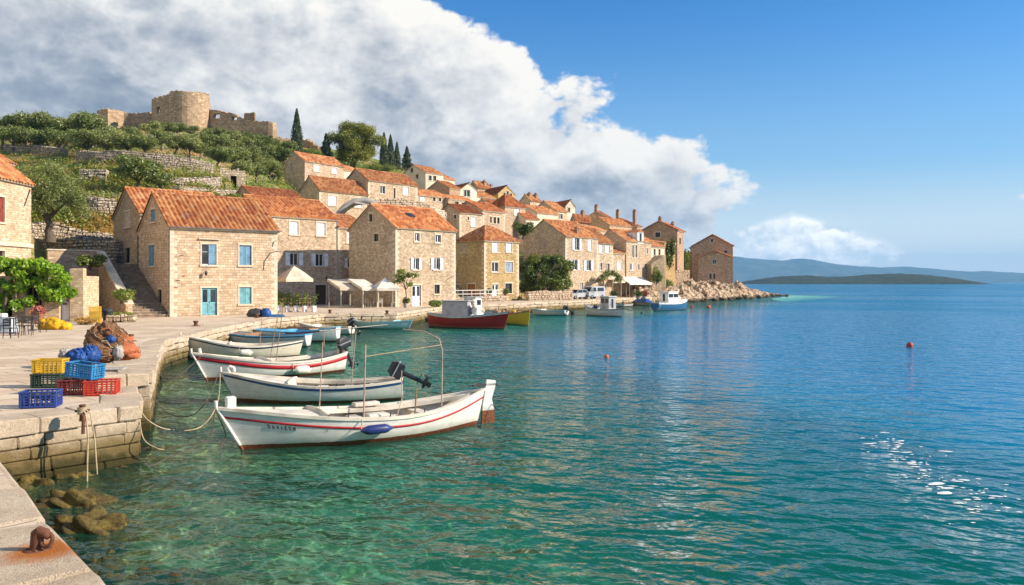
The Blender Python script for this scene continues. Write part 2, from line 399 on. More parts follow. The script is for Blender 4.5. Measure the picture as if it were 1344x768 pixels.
REDBROWN = paint('red_brown_paint', (.25, .055, .035), .6, .3)
GREENSH = paint('green_shutter', (.16, .24, .20), .6, .3)
IRON = paint('dark_iron', (.045, .04, .038), .5, .5, (.16, .07, .035), 14)
GREYMETAL = paint('grey_metal', (.35, .36, .38), .35, .3, (.2, .2, .2), 10, .5)
CANVAS = paint('cream_canvas', (.62, .53, .41), .85, .25, (.55, .48, .36), 4)
CANVASW = paint('white_canvas', (.74, .68, .58), .85, .2, (.6, .55, .46), 4)
m, t = newmat('window_glass'); o = objv(t)
out(t, pbsdf(t, t.ramp(t.noise(o, 1.1, 2, .5), [(.35, (.012, .014, .016)), (.7, (.045, .05, .055))]), .06, None, spec=.6)); GLASS = m
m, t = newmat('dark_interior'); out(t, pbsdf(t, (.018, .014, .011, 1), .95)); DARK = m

def leafmat(name, c1, c2, c3, trans=.35):
    m, t = newmat(name)
    a = t.n('ShaderNodeAttribute', attribute_name='rnd').outputs['Fac']; oi = t.n('ShaderNodeObjectInfo')
    v = t.m('ADD', a, t.m('MULTIPLY', t.m('SUBTRACT', oi.outputs['Random'], .5), .5))
    c = t.ramp(v, [(0.05, c1), (.5, c2), (.95, c3)])
    d = t.n('ShaderNodeBsdfDiffuse', {'Color': c}); tr = t.n('ShaderNodeBsdfTranslucent', {'Color': t.mix(1, c, (1.3, 1.25, .6, 1), 'MULTIPLY')})
    g = t.n('ShaderNodeBsdfGlossy', {'Color': (1, 1, 1, 1), 'Roughness': .45})
    s = t.n('ShaderNodeMixShader', {0: trans, 1: d, 2: tr}); s = t.n('ShaderNodeMixShader', {0: .035, 1: s, 2: g})
    out(t, s); return m
OLIVE = leafmat('olive_leaves', (.085, .12, .024), (.19, .235, .058), (.37, .39, .15))
PINE = leafmat('pine_needles', (.05, .075, .012), (.14, .17, .022), (.28, .28, .035))
CYPRESS = leafmat('cypress_leaves', (.018, .036, .010), (.042, .070, .016), (.09, .12, .025), .25)
FIG = leafmat('carob_leaves', (.045, .078, .009), (.125, .17, .020), (.27, .30, .042))
VINE = leafmat('vine_leaves', (.07, .16, .006), (.16, .32, .014), (.32, .48, .03), .45)
BUSH = leafmat('bush_leaves', (.075, .12, .016), (.155, .215, .03), (.29, .32, .065))
GRASS = leafmat('grass_blades', (.14, .19, .018), (.25, .29, .035), (.42, .36, .08))
DRYGRASS = leafmat('dry_grass', (.36, .20, .045), (.50, .30, .07), (.60, .42, .15))
FLOWER = leafmat('pink_flowers', (.30, .06, .06), (.42, .10, .08), (.5, .2, .15))
m, t = newmat('bark'); o = objv(t); n = t.noise(t.vm('MULTIPLY', o, (6, 6, 1.6)), 2.2, 6, .7)
out(t, pbsdf(t, t.ramp(n, [(.3, (.05, .038, .027)), (.6, (.15, .12, .09)), (.8, (.26, .22, .17))]), .95, n, .8, .05)); BARK = m

# hillside
m, t = newmat('hillside'); p = posv(t); geo = t.n('ShaderNodeNewGeometry'); nz = t.xyz(geo.outputs['Normal'])[2]
n1 = t.noise(p, .16, 5, .6); n2 = t.noise(p, 1.4, 5, .65); vor = t.n('ShaderNodeTexVoronoi', {'Vector': t.vm('MULTIPLY', p, (1, 1, 1.6)), 'Scale': 2.4, 'Randomness': 1.0}, feature='F1')
stn = t.ramp(t.m('ADD', vor.outputs['Distance'], t.m('MULTIPLY', n2, .5)), [(.25, (.52, .46, .38)), (.55, (.40, .34, .27)), (.85, (.10, .08, .06))])
gr = t.ramp(n1, [(.32, (.34, .19, .055)), (.44, (.30, .22, .08)), (.52, (.15, .19, .035)), (.7, (.085, .13, .022))])
gr = t.mix(t.m('MULTIPLY', t.sm(n2, .52, .70), .55), gr, (.42, .36, .28, 1))
c = t.mix(t.sm(nz, .76, .60), gr, stn)
out(t, pbsdf(t, c, .95, t.m('ADD', n2, t.m('MULTIPLY', vor.outputs['Distance'], -.8)), 1.0, .12, .1)); HILL = m

# paving of the quay: big worn slabs laid along the edge
m, t = newmat('quay_paving'); p = posv(t)
pr = t.n('ShaderNodeVectorRotate', {'Vector': p, 'Angle': R(-52)}, rotation_type='Z_AXIS').outputs[0]
wv = t.vm('SCALE', t.vm('SUBTRACT', t.noise(pr, .9, 3, .6, col=True), (.5, .5, .5)), scale=.16)
br = t.n('ShaderNodeTexBrick', {'Vector': t.vm('ADD', pr, wv), 'Color1': (0, 0, 0, 1), 'Color2': (1, 1, 1, 1), 'Mortar': (.5, .5, .5, 1), 'Scale': 1., 'Mortar Size': .02, 'Mortar Smooth': .4, 'Brick Width': 1.25, 'Row Height': .82}, squash=.7, squash_frequency=3)
n1 = t.noise(p, .55, 5, .6); n2 = t.noise(p, 9, 5, .7); n3 = t.noise(p, 60, 3, .6); n4 = t.noise(t.vm('MULTIPLY', p, (.3, 1.2, 1)), .5, 4, .6)
c = t.ramp(t.m('ADD', t.m('MULTIPLY', br.outputs['Color'], .35), t.m('MULTIPLY', n1, .7)), [(.2, (.48, .365, .25)), (.5, (.62, .495, .36)), (.8, (.72, .595, .45))])
c = t.mix(t.m('MULTIPLY', t.sm(n2, .45, .75), .45), c, (.33, .25, .17, 1))
c = t.mix(t.m('MULTIPLY', t.sm(n3, .56, .72), .35), c, (.20, .155, .11, 1))
c = t.mix(t.m('MULTIPLY', t.sm(n4, .50, .70), .50), c, (.38, .255, .15, 1))
n5 = t.noise(p, 1.7, 5, .7); c = t.mix(t.m('MULTIPLY', t.sm(n5, .62, .70), .40), c, (.16, .115, .075, 1))
c = t.mix(t.m('MULTIPLY', br.outputs['Fac'], .75), c, (.17, .12, .075, 1))
out(t, pbsdf(t, c, .85, t.m('ADD', t.m('MULTIPLY', br.outputs['Fac'], -1.2), t.m('ADD', t.m('MULTIPLY', n2, .7), t.m('MULTIPLY', n3, .3))), .55, .03, .25)); PAVE = m

def block_mat(name, rust=None):
    """dressed quay blocks: ochre weed near the tide line; the rust spot is a stain of its own"""
    m, t = newmat(name); p = posv(t); z = t.xyz(p)[2]
    n1 = t.noise(p, 1.3, 5, .6); n2 = t.noise(p, 11, 6, .7); n3 = t.noise(p, 70, 3, .65); n4 = t.noise(p, 3.2, 4, .6)
    c = t.ramp(n1, [(.3, (.50, .385, .265)), (.5, (.64, .51, .37)), (.72, (.74, .61, .46))])
    c = t.mix(t.m('MULTIPLY', t.sm(n2, .50, .72), .5), c, (.34, .26, .18, 1))
    c = t.mix(t.m('MULTIPLY', t.sm(n3, .52, .66), .70), c, (.19, .145, .10, 1))
    c = t.mix(t.m('MULTIPLY', t.sm(n3, .46, .34), .3), c, (.78, .70, .58, 1))
    zz = t.m('ADD', z, t.m('MULTIPLY', t.m('SUBTRACT', n4, .5), .55))
    c = t.mix(t.m('MULTIPLY', t.sm(zz, .86, .42), .85), c, (.17, .115, .026, 1))
    c = t.mix(t.m('MULTIPLY', t.sm(zz, .42, .12), .92), c, (.045, .040, .012, 1))
    if rust:
        rv = t.vm('SUBTRACT', p, rust); rx, ry, _ = t.xyz(rv)
        rd = t.m('SQRT', t.m('ADD', t.m('POWER', t.m('MULTIPLY', rx, 1.), 2), t.m('POWER', t.m('MULTIPLY', ry, .85), 2)))
        rr = t.m('ADD', rd, t.m('MULTIPLY', t.m('SUBTRACT', t.noise(p, 6, 5, .65), .5), .30))
        c = t.mix(t.m('MULTIPLY', t.sm(rr, .48, .14), .95), c, (.46, .135, .010, 1))
    out(t, pbsdf(t, c, .88, t.m('ADD', n2, t.m('MULTIPLY', n3, .8)), .9, .045, .22)); return m
m, t = newmat('rock'); p = posv(t); z = t.xyz(p)[2]
n1 = t.noise(p, .5, 5, .65); n2 = t.noise(p, 3.2, 6, .7); n4 = t.noise(p, .8, 3, .6)
vor = t.n('ShaderNodeTexVoronoi', {'Vector': t.vm('ADD', p, t.vm('SCALE', t.noise(p, 1.2, 3, .6, col=True), scale=.8)), 'Scale': .8}, feature='DISTANCE_TO_EDGE')
c = t.ramp(t.m('ADD', n1, t.m('MULTIPLY', t.m('SUBTRACT', n2, .5), .5)), [(.3, (.30, .20, .12)), (.5, (.47, .34, .22)), (.72, (.58, .45, .32))])
c = t.mix(t.sm(vor.outputs['Distance'], .10, .0), c, (.10, .07, .045, 1))
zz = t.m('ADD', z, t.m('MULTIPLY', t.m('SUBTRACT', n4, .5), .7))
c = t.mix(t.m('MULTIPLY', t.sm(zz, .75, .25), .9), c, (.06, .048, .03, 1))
out(t, pbsdf(t, c, .9, t.m('ADD', t.m('MULTIPLY', t.m('MINIMUM', vor.outputs['Distance'], .15), 4.0), n2), 1.0, .12, .2)); ROCK = m
m, t = newmat('weedy_rock'); p = posv(t); z = t.xyz(p)[2]; n1 = t.noise(p, 2.2, 6, .7); n2 = t.noise(p, 14, 5, .7)
c = t.ramp(t.m('ADD', t.m('MULTIPLY', n1, .7), t.m('MULTIPLY', n2, .3)), [(.32, (.022, .019, .008)), (.47, (.085, .062, .017)), (.60, (.20, .145, .032)), (.8, (.33, .25, .10))])
out(t, pbsdf(t, c, .8, t.m('ADD', n1, t.m('MULTIPLY', n2, .6)), 1.0, .08, .35)); WEEDROCK = m

# seabed: sand and weed-grown stones, a net of caustic light painted into the colour
m, t = newmat('seabed'); p = posv(t)
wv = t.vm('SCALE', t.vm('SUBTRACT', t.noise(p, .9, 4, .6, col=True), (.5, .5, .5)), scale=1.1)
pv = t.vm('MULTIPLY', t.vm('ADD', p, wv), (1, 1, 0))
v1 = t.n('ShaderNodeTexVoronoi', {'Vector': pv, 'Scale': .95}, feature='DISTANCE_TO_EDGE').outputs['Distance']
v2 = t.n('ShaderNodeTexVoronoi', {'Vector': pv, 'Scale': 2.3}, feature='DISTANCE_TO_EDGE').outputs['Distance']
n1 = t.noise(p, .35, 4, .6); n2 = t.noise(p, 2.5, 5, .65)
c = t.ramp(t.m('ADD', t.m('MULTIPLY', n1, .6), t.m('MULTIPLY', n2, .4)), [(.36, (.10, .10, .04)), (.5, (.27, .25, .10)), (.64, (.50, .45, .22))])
caustic_net = t.m('MAXIMUM', t.m('MULTIPLY', t.sm(v1, .10, .0), t.sm(n1, .40, .58)), t.m('MULTIPLY', t.sm(v2, .05, 0.), .6))
c = t.mix(t.m('MULTIPLY', caustic_net, t.sm(n2, .38, .6)), c, (1.0, .97, .68, 1))
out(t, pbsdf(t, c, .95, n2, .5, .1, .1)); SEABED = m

# water: transparent over the shallows, green to blue body where deep, Fresnel reflection off the ripples
m, t = newmat('sea_water'); p = posv(t)
dep = t.n('ShaderNodeAttribute', attribute_name='depth').outputs['Fac']
px_, py_, pz_ = t.xyz(p)
def wave(sx, sy, sc, det, ro, ang):
    r = t.n('ShaderNodeVectorRotate', {'Vector': p, 'Angle': R(ang)}, rotation_type='Z_AXIS').outputs[0]
    return t.noise(t.vm('MULTIPLY', r, (sx, sy, 1)), sc, det, ro, '2D', .3)
wA = wave(.6, 1.1, .45, 2, .5, 20); wB = wave(.72, 1.0, 1.45, 2, .5, 24); wC = wave(.75, 1.0, 3.6, 2, .55, 14)
patch = t.noise(t.vm('MULTIPLY', p, (.5, 1, 1)), .035, 3, .5, '2D')
amp = t.sm(patch, .36, .64, .55, 1.25)
hgt = t.m('ADD', t.m('MULTIPLY', wA, .30), t.m('ADD', t.m('MULTIPLY', wB, .27), t.m('MULTIPLY', wC, .085)))
hgt = t.m('MULTIPLY', hgt, amp)
nrm = t.n('ShaderNodeBump', {'Strength': 1.0, 'Distance': .80, 'Height': hgt}).outputs[0]
bcol = t.ramp(t.m('DIVIDE', dep, 12.0), [(.0, (.04, .27, .17)), (.14, (.008, .245, .170)), (.25, (.002, .185, .170)), (.42, (.002, .145, .215)), (.8, (.003, .150, .305))])
body = t.n('ShaderNodeBsdfDiffuse', {'Color': bcol})
trn = t.n('ShaderNodeBsdfTransparent', {'Color': t.ramp(t.m('DIVIDE', dep, 8.0), [(0, (.97, .98, .93)), (.10, (.72, .97, .80)), (.25, (.42, .95, .76)), (1, (.15, .75, .65))])})
fac = t.m('MAXIMUM', t.m('SUBTRACT', 1.0, t.m('EXPONENT', t.m('MULTIPLY', dep, -.22))), t.sm(dep, 2.6, 7.0))
under = t.n('ShaderNodeMixShader', {0: fac, 1: trn, 2: body})
gl = t.n('ShaderNodeBsdfGlossy', {'Color': (.95, .97, 1, 1), 'Roughness': .045, 'Normal': nrm})
fr = t.n('ShaderNodeFresnel', {'IOR': 1.333, 'Normal': nrm}).outputs[0]
out(t, t.n('ShaderNodeMixShader', {0: t.m('MULTIPLY', fr, .76), 1: under, 2: gl})); WATER = m
m, t = newmat('foam'); p = posv(t); out(t, pbsdf(t, t.ramp(t.noise(p, 20, 4, .6), [(.3, (.52, .60, .62)), (.7, (.74, .78, .78))]), .7)); FOAM = m
m, t = newmat('far_forest'); p = posv(t)
out(t, pbsdf(t, t.ramp(t.noise(p, .12, 6, .7), [(.35, (.012, .020, .008)), (.55, (.028, .040, .014)), (.75, (.06, .07, .03))]), .95)); FOREST = m
m, t = newmat('far_hills'); p = posv(t)
out(t, pbsdf(t, t.ramp(t.noise(p, .008, 6, .6), [(.35, (.05, .065, .04)), (.7, (.13, .14, .09))]), .95)); FARH = m

# boats
def hull_mat(name, top, bottom, line=0.10):
    m, t = newmat(name); o = objv(t); z = t.xyz(o)[2]
    n1 = t.noise(o, 3.0, 5, .65); n2 = t.noise(t.vm('MULTIPLY', o, (1, 1, 5)), 4.5, 5, .7); n3 = t.noise(o, 22, 4, .65)
    c = t.ramp(n1, [(.3, tuple(x*.82 for x in top)), (.55, top), (.8, tuple(min(1, x*1.06) for x in top))])
    c = t.mix(t.m('MULTIPLY', t.sm(n2, .54, .74), .45), c, (*tuple(x*.55+.02 for x in top), 1))
    c = t.mix(t.m('MULTIPLY', t.sm(n3, .62, .74), .5), c, (*tuple(x*.42+.02 for x in top), 1))
    seam = t.m('FRACT', t.m('DIVIDE', t.m('ADD', z, t.m('MULTIPLY', n1, .02)), .115))
    c = t.mix(t.m('MULTIPLY', t.sm(seam, .90, .97), .38), c, (*tuple(x*.5 for x in top), 1))
    chip = t.noise(o, 9.0, 6, .72); c = t.mix(t.m('MULTIPLY', t.sm(chip, .66, .70), .65), c, (.30, .24, .18, 1))
    zz = t.m('ADD', z, t.m('MULTIPLY', t.m('SUBTRACT', n2, .5), .05))
    c = t.mix(t.m('MULTIPLY', t.sm(zz, line+.16, line), .40), c, (.30, .26, .17, 1))
    b = t.mix(t.sm(n3, .4, .65), (*bottom, 1), (*tuple(x*.45 for x in bottom), 1))
    c = t.mix(t.sm(zz, line+.008, line-.008), c, b)
    out(t, pbsdf(t, c, .42, n3, .12, .004, .4)); return m
HW = hull_mat('white_hull', (.74, .71, .65), (.17, .045, .022))
HWB = hull_mat('white_hull_blue_foot', (.72, .69, .63), (.05, .09, .12))
HCR = hull_mat('cream_hull', (.64, .57, .45), (.05, .04, .035))
HRED = hull_mat('red_hull', (.30, .018, .016), (.09, .012, .012), .06)
HYEL = hull_mat('yellow_hull', (.50, .38, .010), (.20, .19, .02), .06)
HTURQ = hull_mat('turquoise_hull', (.36, .58, .60), (.07, .2, .22), .05)
HBLUE = hull_mat('blue_hull', (.022, .12, .26), (.01, .05, .10), .06)
HGREY = hull_mat('grey_white_hull', (.60, .59, .56), (.15, .06, .04), .06)
HDK = hull_mat('lilac_grey_hull', (.50, .49, .50), (.05, .04, .05), .06)
CREAMIN = paint('cream_deck_paint', (.66, .60, .50), .6, .5, (.34, .27, .19), 7)
BLUEIN = paint('blue_inside_paint', (.10, .36, .56), .6, .4, (.35, .45, .5), 7)
GREYIN = paint('grey_deck_paint', (.42, .42, .42), .65, .4, (.25, .22, .2), 7)
BROWNIN = paint('brown_deck_paint', (.30, .17, .10), .65, .4, (.18, .1, .06), 7)
STRRED = paint('red_stripe_paint', (.40, .020, .028), .45, .25)
STRBLUE = paint('blue_stripe_paint', (.030, .095, .27), .45, .25)
STRNAVY = paint('navy_stripe_paint', (.020, .04, .09), .45, .25)
FENDERB = paint('navy_rubber', (.022, .035, .145), .4, .3)
FENDERW = paint('white_rubber', (.72, .68, .56), .45, .4)
BLACKP = paint('black_plastic', (.016, .017, .02), .35, .4, (.08, .08, .08), 12, .5)
RUST = paint('rusty_iron', (.13, .055, .030), .85, .7, (.25, .10, .04), 18)
ROPE = paint('rope_fibre', (.42, .33, .21), .9, .4, (.25, .18, .1), 30)
DARKROPE = paint('dark_rope', (.10, .085, .06), .9, .4)
m, t = newmat('orange_netting'); o = objv(t)
wv = t.noise(o, 5, 4, .65, col=True)
wa = t.n('ShaderNodeTexWave', {'Vector': t.vm('ADD', o, t.vm('SCALE', wv, scale=.25)), 'Scale': 14, 'Distortion': 6, 'Detail': 4, 'Detail Scale': 2.5}).outputs['Fac']
n1 = t.noise(o, 2.2, 4, .6)
c = t.mix(t.sm(wa, .35, .7), (.24, .115, .055, 1), t.ramp(n1, [(.35, (.50, .26, .14)), (.6, (.62, .37, .21)), (.75, (.56, .19, .08))]))
out(t, pbsdf(t, c, .95, t.m('ADD', wa, n1), 1.0, .05, .1)); NET = m
NETO = paint('red_orange_net', (.44, .14, .06), .9, .5, (.3, .08, .03), 16)
NETY = paint('yellow_net', (.66, .36, .015), .9, .5, (.42, .2, .01), 10)
BLUETARP = paint('blue_tarp', (.018, .075, .27), .5, .35, (.03, .16, .5), 6)
def plastic(n_, c_): return paint(n_, tuple(x*.92+.012 for x in c_), .5, .6, tuple(x*.55+.07 for x in c_), 11, .35)
PBLUE = plastic('blue_plastic', (.012, .045, .24)); PLBLUE = plastic('light_blue_plastic', (.015, .20, .44)); PRED = plastic('red_plastic', (.50, .035, .014))
PDRED = plastic('dark_red_plastic', (.20, .014, .012)); PYEL = plastic('yellow_plastic', (.60, .36, .008)); PGRN = plastic('dark_green_plastic', (.014, .045, .028))
PBLK = plastic('black_rubbish_bag', (.03, .035, .04))
# ------------------------------------------------------------------ shore, sea, ground
SHORE = [(-1.28,3.9),(-3.55,6.55),(-7.45,11.45),(-9.3,13.75),(-7.46,16.0),(-8.95,18.9),(-8.8,19.4),(-12.0,27.0),(-14.6,33.5),(-15.9,45.0),
         (-15.9,54.0),(-14.4,61.5),(-9.3,64.0),(-8.3,71.0),(-6.2,86.0),(-1.5,91.0),(7.7,104.0),(14.1,116.0),(22.9,131.0),
         (32.6,150.0),(41.0,163.5),(53.0,183.0),(65.0,205.0),(68.0,210.0),(63.0,222.0),(50.0,260.0),(40.0,330.0),(10.0,430.0)]
LAND = SHORE+[(-220.0,430.0),(-220.0,-60.0),(-1.0,-60.0)]
def inside(poly, x, y):
    r = np.zeros(x.shape, bool); n = len(poly)
    for i in range(n):
        (x0, y0), (x1, y1) = poly[i], poly[(i+1) % n]
        c = (y0 > y) != (y1 > y)
        with np.errstate(divide='ignore', invalid='ignore'): xi = (x1-x0)*(y-y0)/(y1-y0+1e-12)+x0
        r ^= c & (x < xi)
    return r
def pdist(line, x, y):
    d = np.full(x.shape, 1e9)
    for (x0, y0), (x1, y1) in zip(line[:-1], line[1:]):
        ex, ey = x1-x0, y1-y0; L = ex*ex+ey*ey
        t_ = np.clip(((x-x0)*ex+(y-y0)*ey)/L, 0, 1)
        d = np.minimum(d, np.hypot(x-x0-t_*ex, y-y0-t_*ey))
    return d
def sea_depth(x, y):
    d = pdist(SHORE, x, y)
    dep = 0.45+0.115*d+0.0125*d*d
    return np.where(inside(LAND, x, y), 0.3, np.minimum(dep, 14.0))
def gridmesh(name, xs, ys, z, mat, mask=None, smooth=True, attr=None, kind='structure'):
    nx, ny = len(xs), len(ys)
    X, Y = np.meshgrid(xs, ys); V = np.stack([X, Y, z], -1).reshape(-1, 3)
    i = np.arange(nx-1)[None, :]+np.arange(ny-1)[:, None]*nx
    Fq = np.stack([i, i+1, i+1+nx, i+nx], -1).reshape(-1, 4)
    if mask is not None:
        mk = mask.reshape(-1); Fq = Fq[mk[Fq].all(1)]
        used = np.zeros(len(V), bool); used[Fq.ravel()] = True; mp = np.cumsum(used)-1; V = V[used]; Fq = mp[Fq]
    me = bpy.data.meshes.new(name); me.vertices.add(len(V)); me.vertices.foreach_set('co', V.astype(np.float32).ravel())
    me.loops.add(Fq.size); me.loops.foreach_set('vertex_index', Fq.astype(np.int32).ravel())
    me.polygons.add(len(Fq)); me.polygons.foreach_set('loop_start', np.arange(0, Fq.size, 4, dtype=np.int32))
    me.polygons.foreach_set('use_smooth', np.full(len(Fq), smooth)); me.materials.append(mat)
    me.update(calc_edges=True)
    if attr is not None:
        a = me.attributes.new(attr[0], 'FLOAT', 'POINT'); v = attr[1].reshape(-1)
        a.data.foreach_set('value', (v[used] if mask is not None else v).astype(np.float32))
    o = link(name, me)
    if kind: o['kind'] = kind
    return o
# sea
xs = np.concatenate([[-1500, -900, -500, -300, -160, -90, -60], np.arange(-40, 90, .6), np.geomspace(90, 9000, 40)])
ys = np.concatenate([[-60, -25, -8], np.arange(0, 190, .6), np.geomspace(190, 9600, 46)])
X, Y = np.meshgrid(xs, ys)
gridmesh('sea', xs, ys, np.zeros_like(X), WATER, attr=('depth', sea_depth(X, Y)))
# seabed
xs = np.concatenate([np.arange(-24, 20, .3), np.arange(20, 110, 1.2)]); ys = np.concatenate([np.arange(1, 50, .3), np.arange(50, 260, 1.2)]); X, Y = np.meshgrid(xs, ys)
zb = -sea_depth(X, Y)-0.25-0.5*np.abs(fbm(X*.5, Y*.5, 4, 3))-0.35*(fbm(X*1.6, Y*1.6, 3, 9)+.5)
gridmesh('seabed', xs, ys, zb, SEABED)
# far hills and island
def ridge(name, prof, d0, d1, d2, nx, ny, mat, amp, fr, seed):
    pxs = np.array([p[0] for p in prof], float); pys = np.array([p[1] for p in prof], float)
    us = np.linspace(pxs[0], pxs[-1], nx); h = (HY-np.interp(us, pxs, pys))/F*d1+H
    h = np.maximum(h+amp*.4*fbm(us*.02*fr, us*0, 3, seed), 0.2)
    vs = np.linspace(0, 1, ny); dd = np.where(vs < .5, d0+(d1-d0)*vs*2, d1+(d2-d1)*(vs-.5)*2)
    pr = np.where(vs < .5, np.sin(vs*2*np.pi/2)**.8, np.cos((vs-.5)*np.pi)**.8)
    Xg = ((us-CX)/F*d1)[None, :]+0*dd[:, None]; Yg = dd[:, None]+0*us[None, :]
    Zg = h[None, :]*pr[:, None]+amp*fbm(Xg*.01*fr, Yg*.01*fr, 5, seed+3)*pr[:, None]**.5*np.minimum(1, h[None, :]/12)-1.0
    P = [[(Xg[i, j], Yg[i, j], Zg[i, j]) for j in range(nx)] for i in range(ny)]
    mb = MB(); mb.sheet(P); o = mb.build(name, mat); o['kind'] = 'structure'; return o
ridge('hills', [(700,369),(760,352),(850,342),(920,337),(965,336.5),(1000,340),(1030,342),(1046,339.5),(1058,340.5),(1085,345),(1120,349),(1160,352),(1190,350.5),(1205,352),(1240,355),(1270,357),(1290,356),(1344,358),(1430,360),(1560,366),(1700,369.8)], 7200, 8000, 9200, 260, 26, FARH, 26, .38, 5)
isl = ridge('island', [(978,373.5),(988,370),(1000,366.5),(1030,362),(1060,361),(1085,363),(1115,362.5),(1150,359.5),(1175,358.8),(1200,359.5),(1225,361.5),(1250,365.5),(1268,369.5),(1280,373.5)], 1500, 1600, 1800, 460, 40, FOREST, 3.2, 9.0, 8)

# ------------------------------------------------------------------ quay
QUAY_IN = [(24,139),(15,138),(8,129),(0,114),(-5,107),(-10,94),(-19,95),(-25,74),(-25.5,63.5),(-30,67),(-34,63.5),(-29,56.5),(-40,53.5),(-62,52),(-62,-3),(-1,-3)]
qs = SHORE[:19]
mb = MB(); top = [(x, y, Q) for x, y in qs]+[(x, y, Q) for x, y in QUAY_IN]
mb.add(top, [tuple(range(len(top)-1, -1, -1))] if False else [tuple(range(len(top)))], 0)
quay = mb.build('quay_paving', [PAVE]); quay['kind'] = 'structure'
if quay.data.polygons[0].normal.z < 0: quay.data.flip_normals()
BRUST = px(52, 722, (H-Q-.03)*F/(722-HY)); BRUST.z = Q+.03
BLOCK = block_mat('quay_blocks', (BRUST.x+.06, BRUST.y+.02, BRUST.z))
def block_run(mb, p0, p1, ztop, courses, len0, len1, width, first_w=None, jit=.012, bev=.02, off=0.0, z_end=None):
    p0 = Vector((*p0, 0)); p1 = Vector((*p1, 0)); L = (p1-p0).length; ang = math.atan2(p1.y-p0.y, p1.x-p0.x)
    M = Matrix.Translation(p0) @ Matrix.Rotation(ang, 4, 'Z'); z = ztop
    for ci, ch in enumerate(courses):
        x = -random.uniform(0, .25)*(ci % 2); wd = (first_w if ci == 0 and first_w else width)
        while x < L:
            bl = random.uniform(len0, len1)*(1.25 if ci == 0 else 1)
            x1 = min(x+bl, L) if L-(x+bl) > len0*.5 else L
            o_ = off+random.uniform(0, .05)+(.05 if ci == 0 else 0)
            mb.bbox(max(x, 0)+.006, -o_, z-ch+.008, x1-.006, wd, z+(random.uniform(-.012, .012) if ci == 0 else 0), bev*random.uniform(.8, 1.5), 0, M, jit)
            x = x1
            if x >= L-1e-6: break
        z -= ch
    return z
mb = MB()
block_run(mb, SHORE[0], SHORE[2], Q+.03, [.34, .3, .3, .4], 1.2, 1.9, .7, 1.15, .035, .05)
block_run(mb, SHORE[2], SHORE[3], Q+.03, [.34, .3, .3, .4], 1.2, 1.9, .7, 1.15, .02, .03)
mb.build('quay_edge', BLOCK)['kind'] = 'structure'
mb = MB()
block_run(mb, SHORE[3], SHORE[4], Q+.03, [.30, .24, .22, .26, .3, .4], .42, .95, .5, .8, .014, .022)
block_run(mb, SHORE[4], SHORE[5], Q+.03, [.30, .24, .22, .26, .3, .4], .5, 1.0, .5, .7, .014, .022)
mb.build('pier_wall', BLOCK)['kind'] = 'structure'
mb = MB()
for a, b in zip(SHORE[6:14], SHORE[7:15]):
    block_run(mb, a, b, Q+.03, [.26, .26, .24, .26, .3, .4], .45, .95, .5, .75, .03, .03)
for a, b in zip(SHORE[14:18], SHORE[15:19]):
    block_run(mb, a, b, Q+.03, [.3, .35, .4, .5], .8, 1.6, .5, .9, .05, .04)
mb.build('quay_wall', BLOCK)['kind'] = 'structure'
# raised slab platform that carries the nets
pf0 = gnd(116, 495.5, 1.40); pf1 = Vector((-8.78, 19.35, 1.4)); 
mb = MB(); dv = (pf1-pf0); Lp = dv.length; ap = math.atan2(dv.y, dv.x); Mp = Matrix.Translation((pf0.x, pf0.y, 0)) @ Matrix.Rotation(ap, 4, 'Z')
x = 0
while x < Lp-.05:
    b_ = min(random.uniform(.8, 1.3), Lp-x); b_ = Lp-x if Lp-x-b_ < .4 else b_
    for y0, y1 in ((0, 1.1), (1.1, 2.2), (2.2, 3.3)):
        mb.bbox(x+.006, y0-random.uniform(0, .03), Q-.05, x+b_-.006, y1-.012, 1.40+random.uniform(-.01, .01), .03, 0, Mp, .015)
    x += b_
block_run(mb, (pf1.x+.0, pf1.y+.05), (pf1.x-1.75, pf1.y+3.3), 1.41, [.29, .3, .3, .3, .4, .4], .6, 1.0, .5, .7, .02, .02)
mb.build('quay_platform', BLOCK)['kind'] = 'structure'

# ------------------------------------------------------------------ hillside through measured points, stepped into terraces on the grove side
CTRL = []
for x_, y_, d_ in [(50,342,57),(100,345,58),(150,346,63),(60,306,62),(20,302,62),(150,302,66),(100,276,72),(110,250,82),(110,240,88),(200,240,92),(110,222,98),
    (280,228,104),(280,243,98),(300,250,98),(30,205,110),(200,212,106),(0,190,125),(120,190,128),(200,185,135),(0,176,150),(60,167,172),(160,167,172),(250,173,166),
    (330,186,161),(380,196,156),(300,236,104),(340,236,115),(370,222,130),(390,202,150),(420,207,160),(470,222,162),(530,228,168),(590,241,188),(650,262,186),(750,290,180),
    (800,310,176),(870,347,172),(900,366,178),(940,380,184),(-60,330,58),(-80,250,90),(-100,190,130),(-120,165,180),(250,205,120),(330,205,140),(200,268,80),(240,262,86),(290,268,88)]:
    CTRL.append(tuple(px(x_, y_, d_)))
CTRL += [(-38,200,36),(-75,210,37),(-5,240,15),(20,240,10),(40,250,2),(-40,300,30),(-100,300,36),(-20,300,18),(-150,180,38),(-150,100,18)]
for x_, y_ in [(-12,20),(-16,34),(-20,45),(-24,52),(-40,46),(-62,44),(-18,62),(-14,72),(-12,84),(-8,92),(-3,103),(5,110),(12,124),(19,133),(30,150),(38,166),(50,190),(62,210),(-62,20),(-90,44)]:
    CTRL.append((x_, y_, .35))
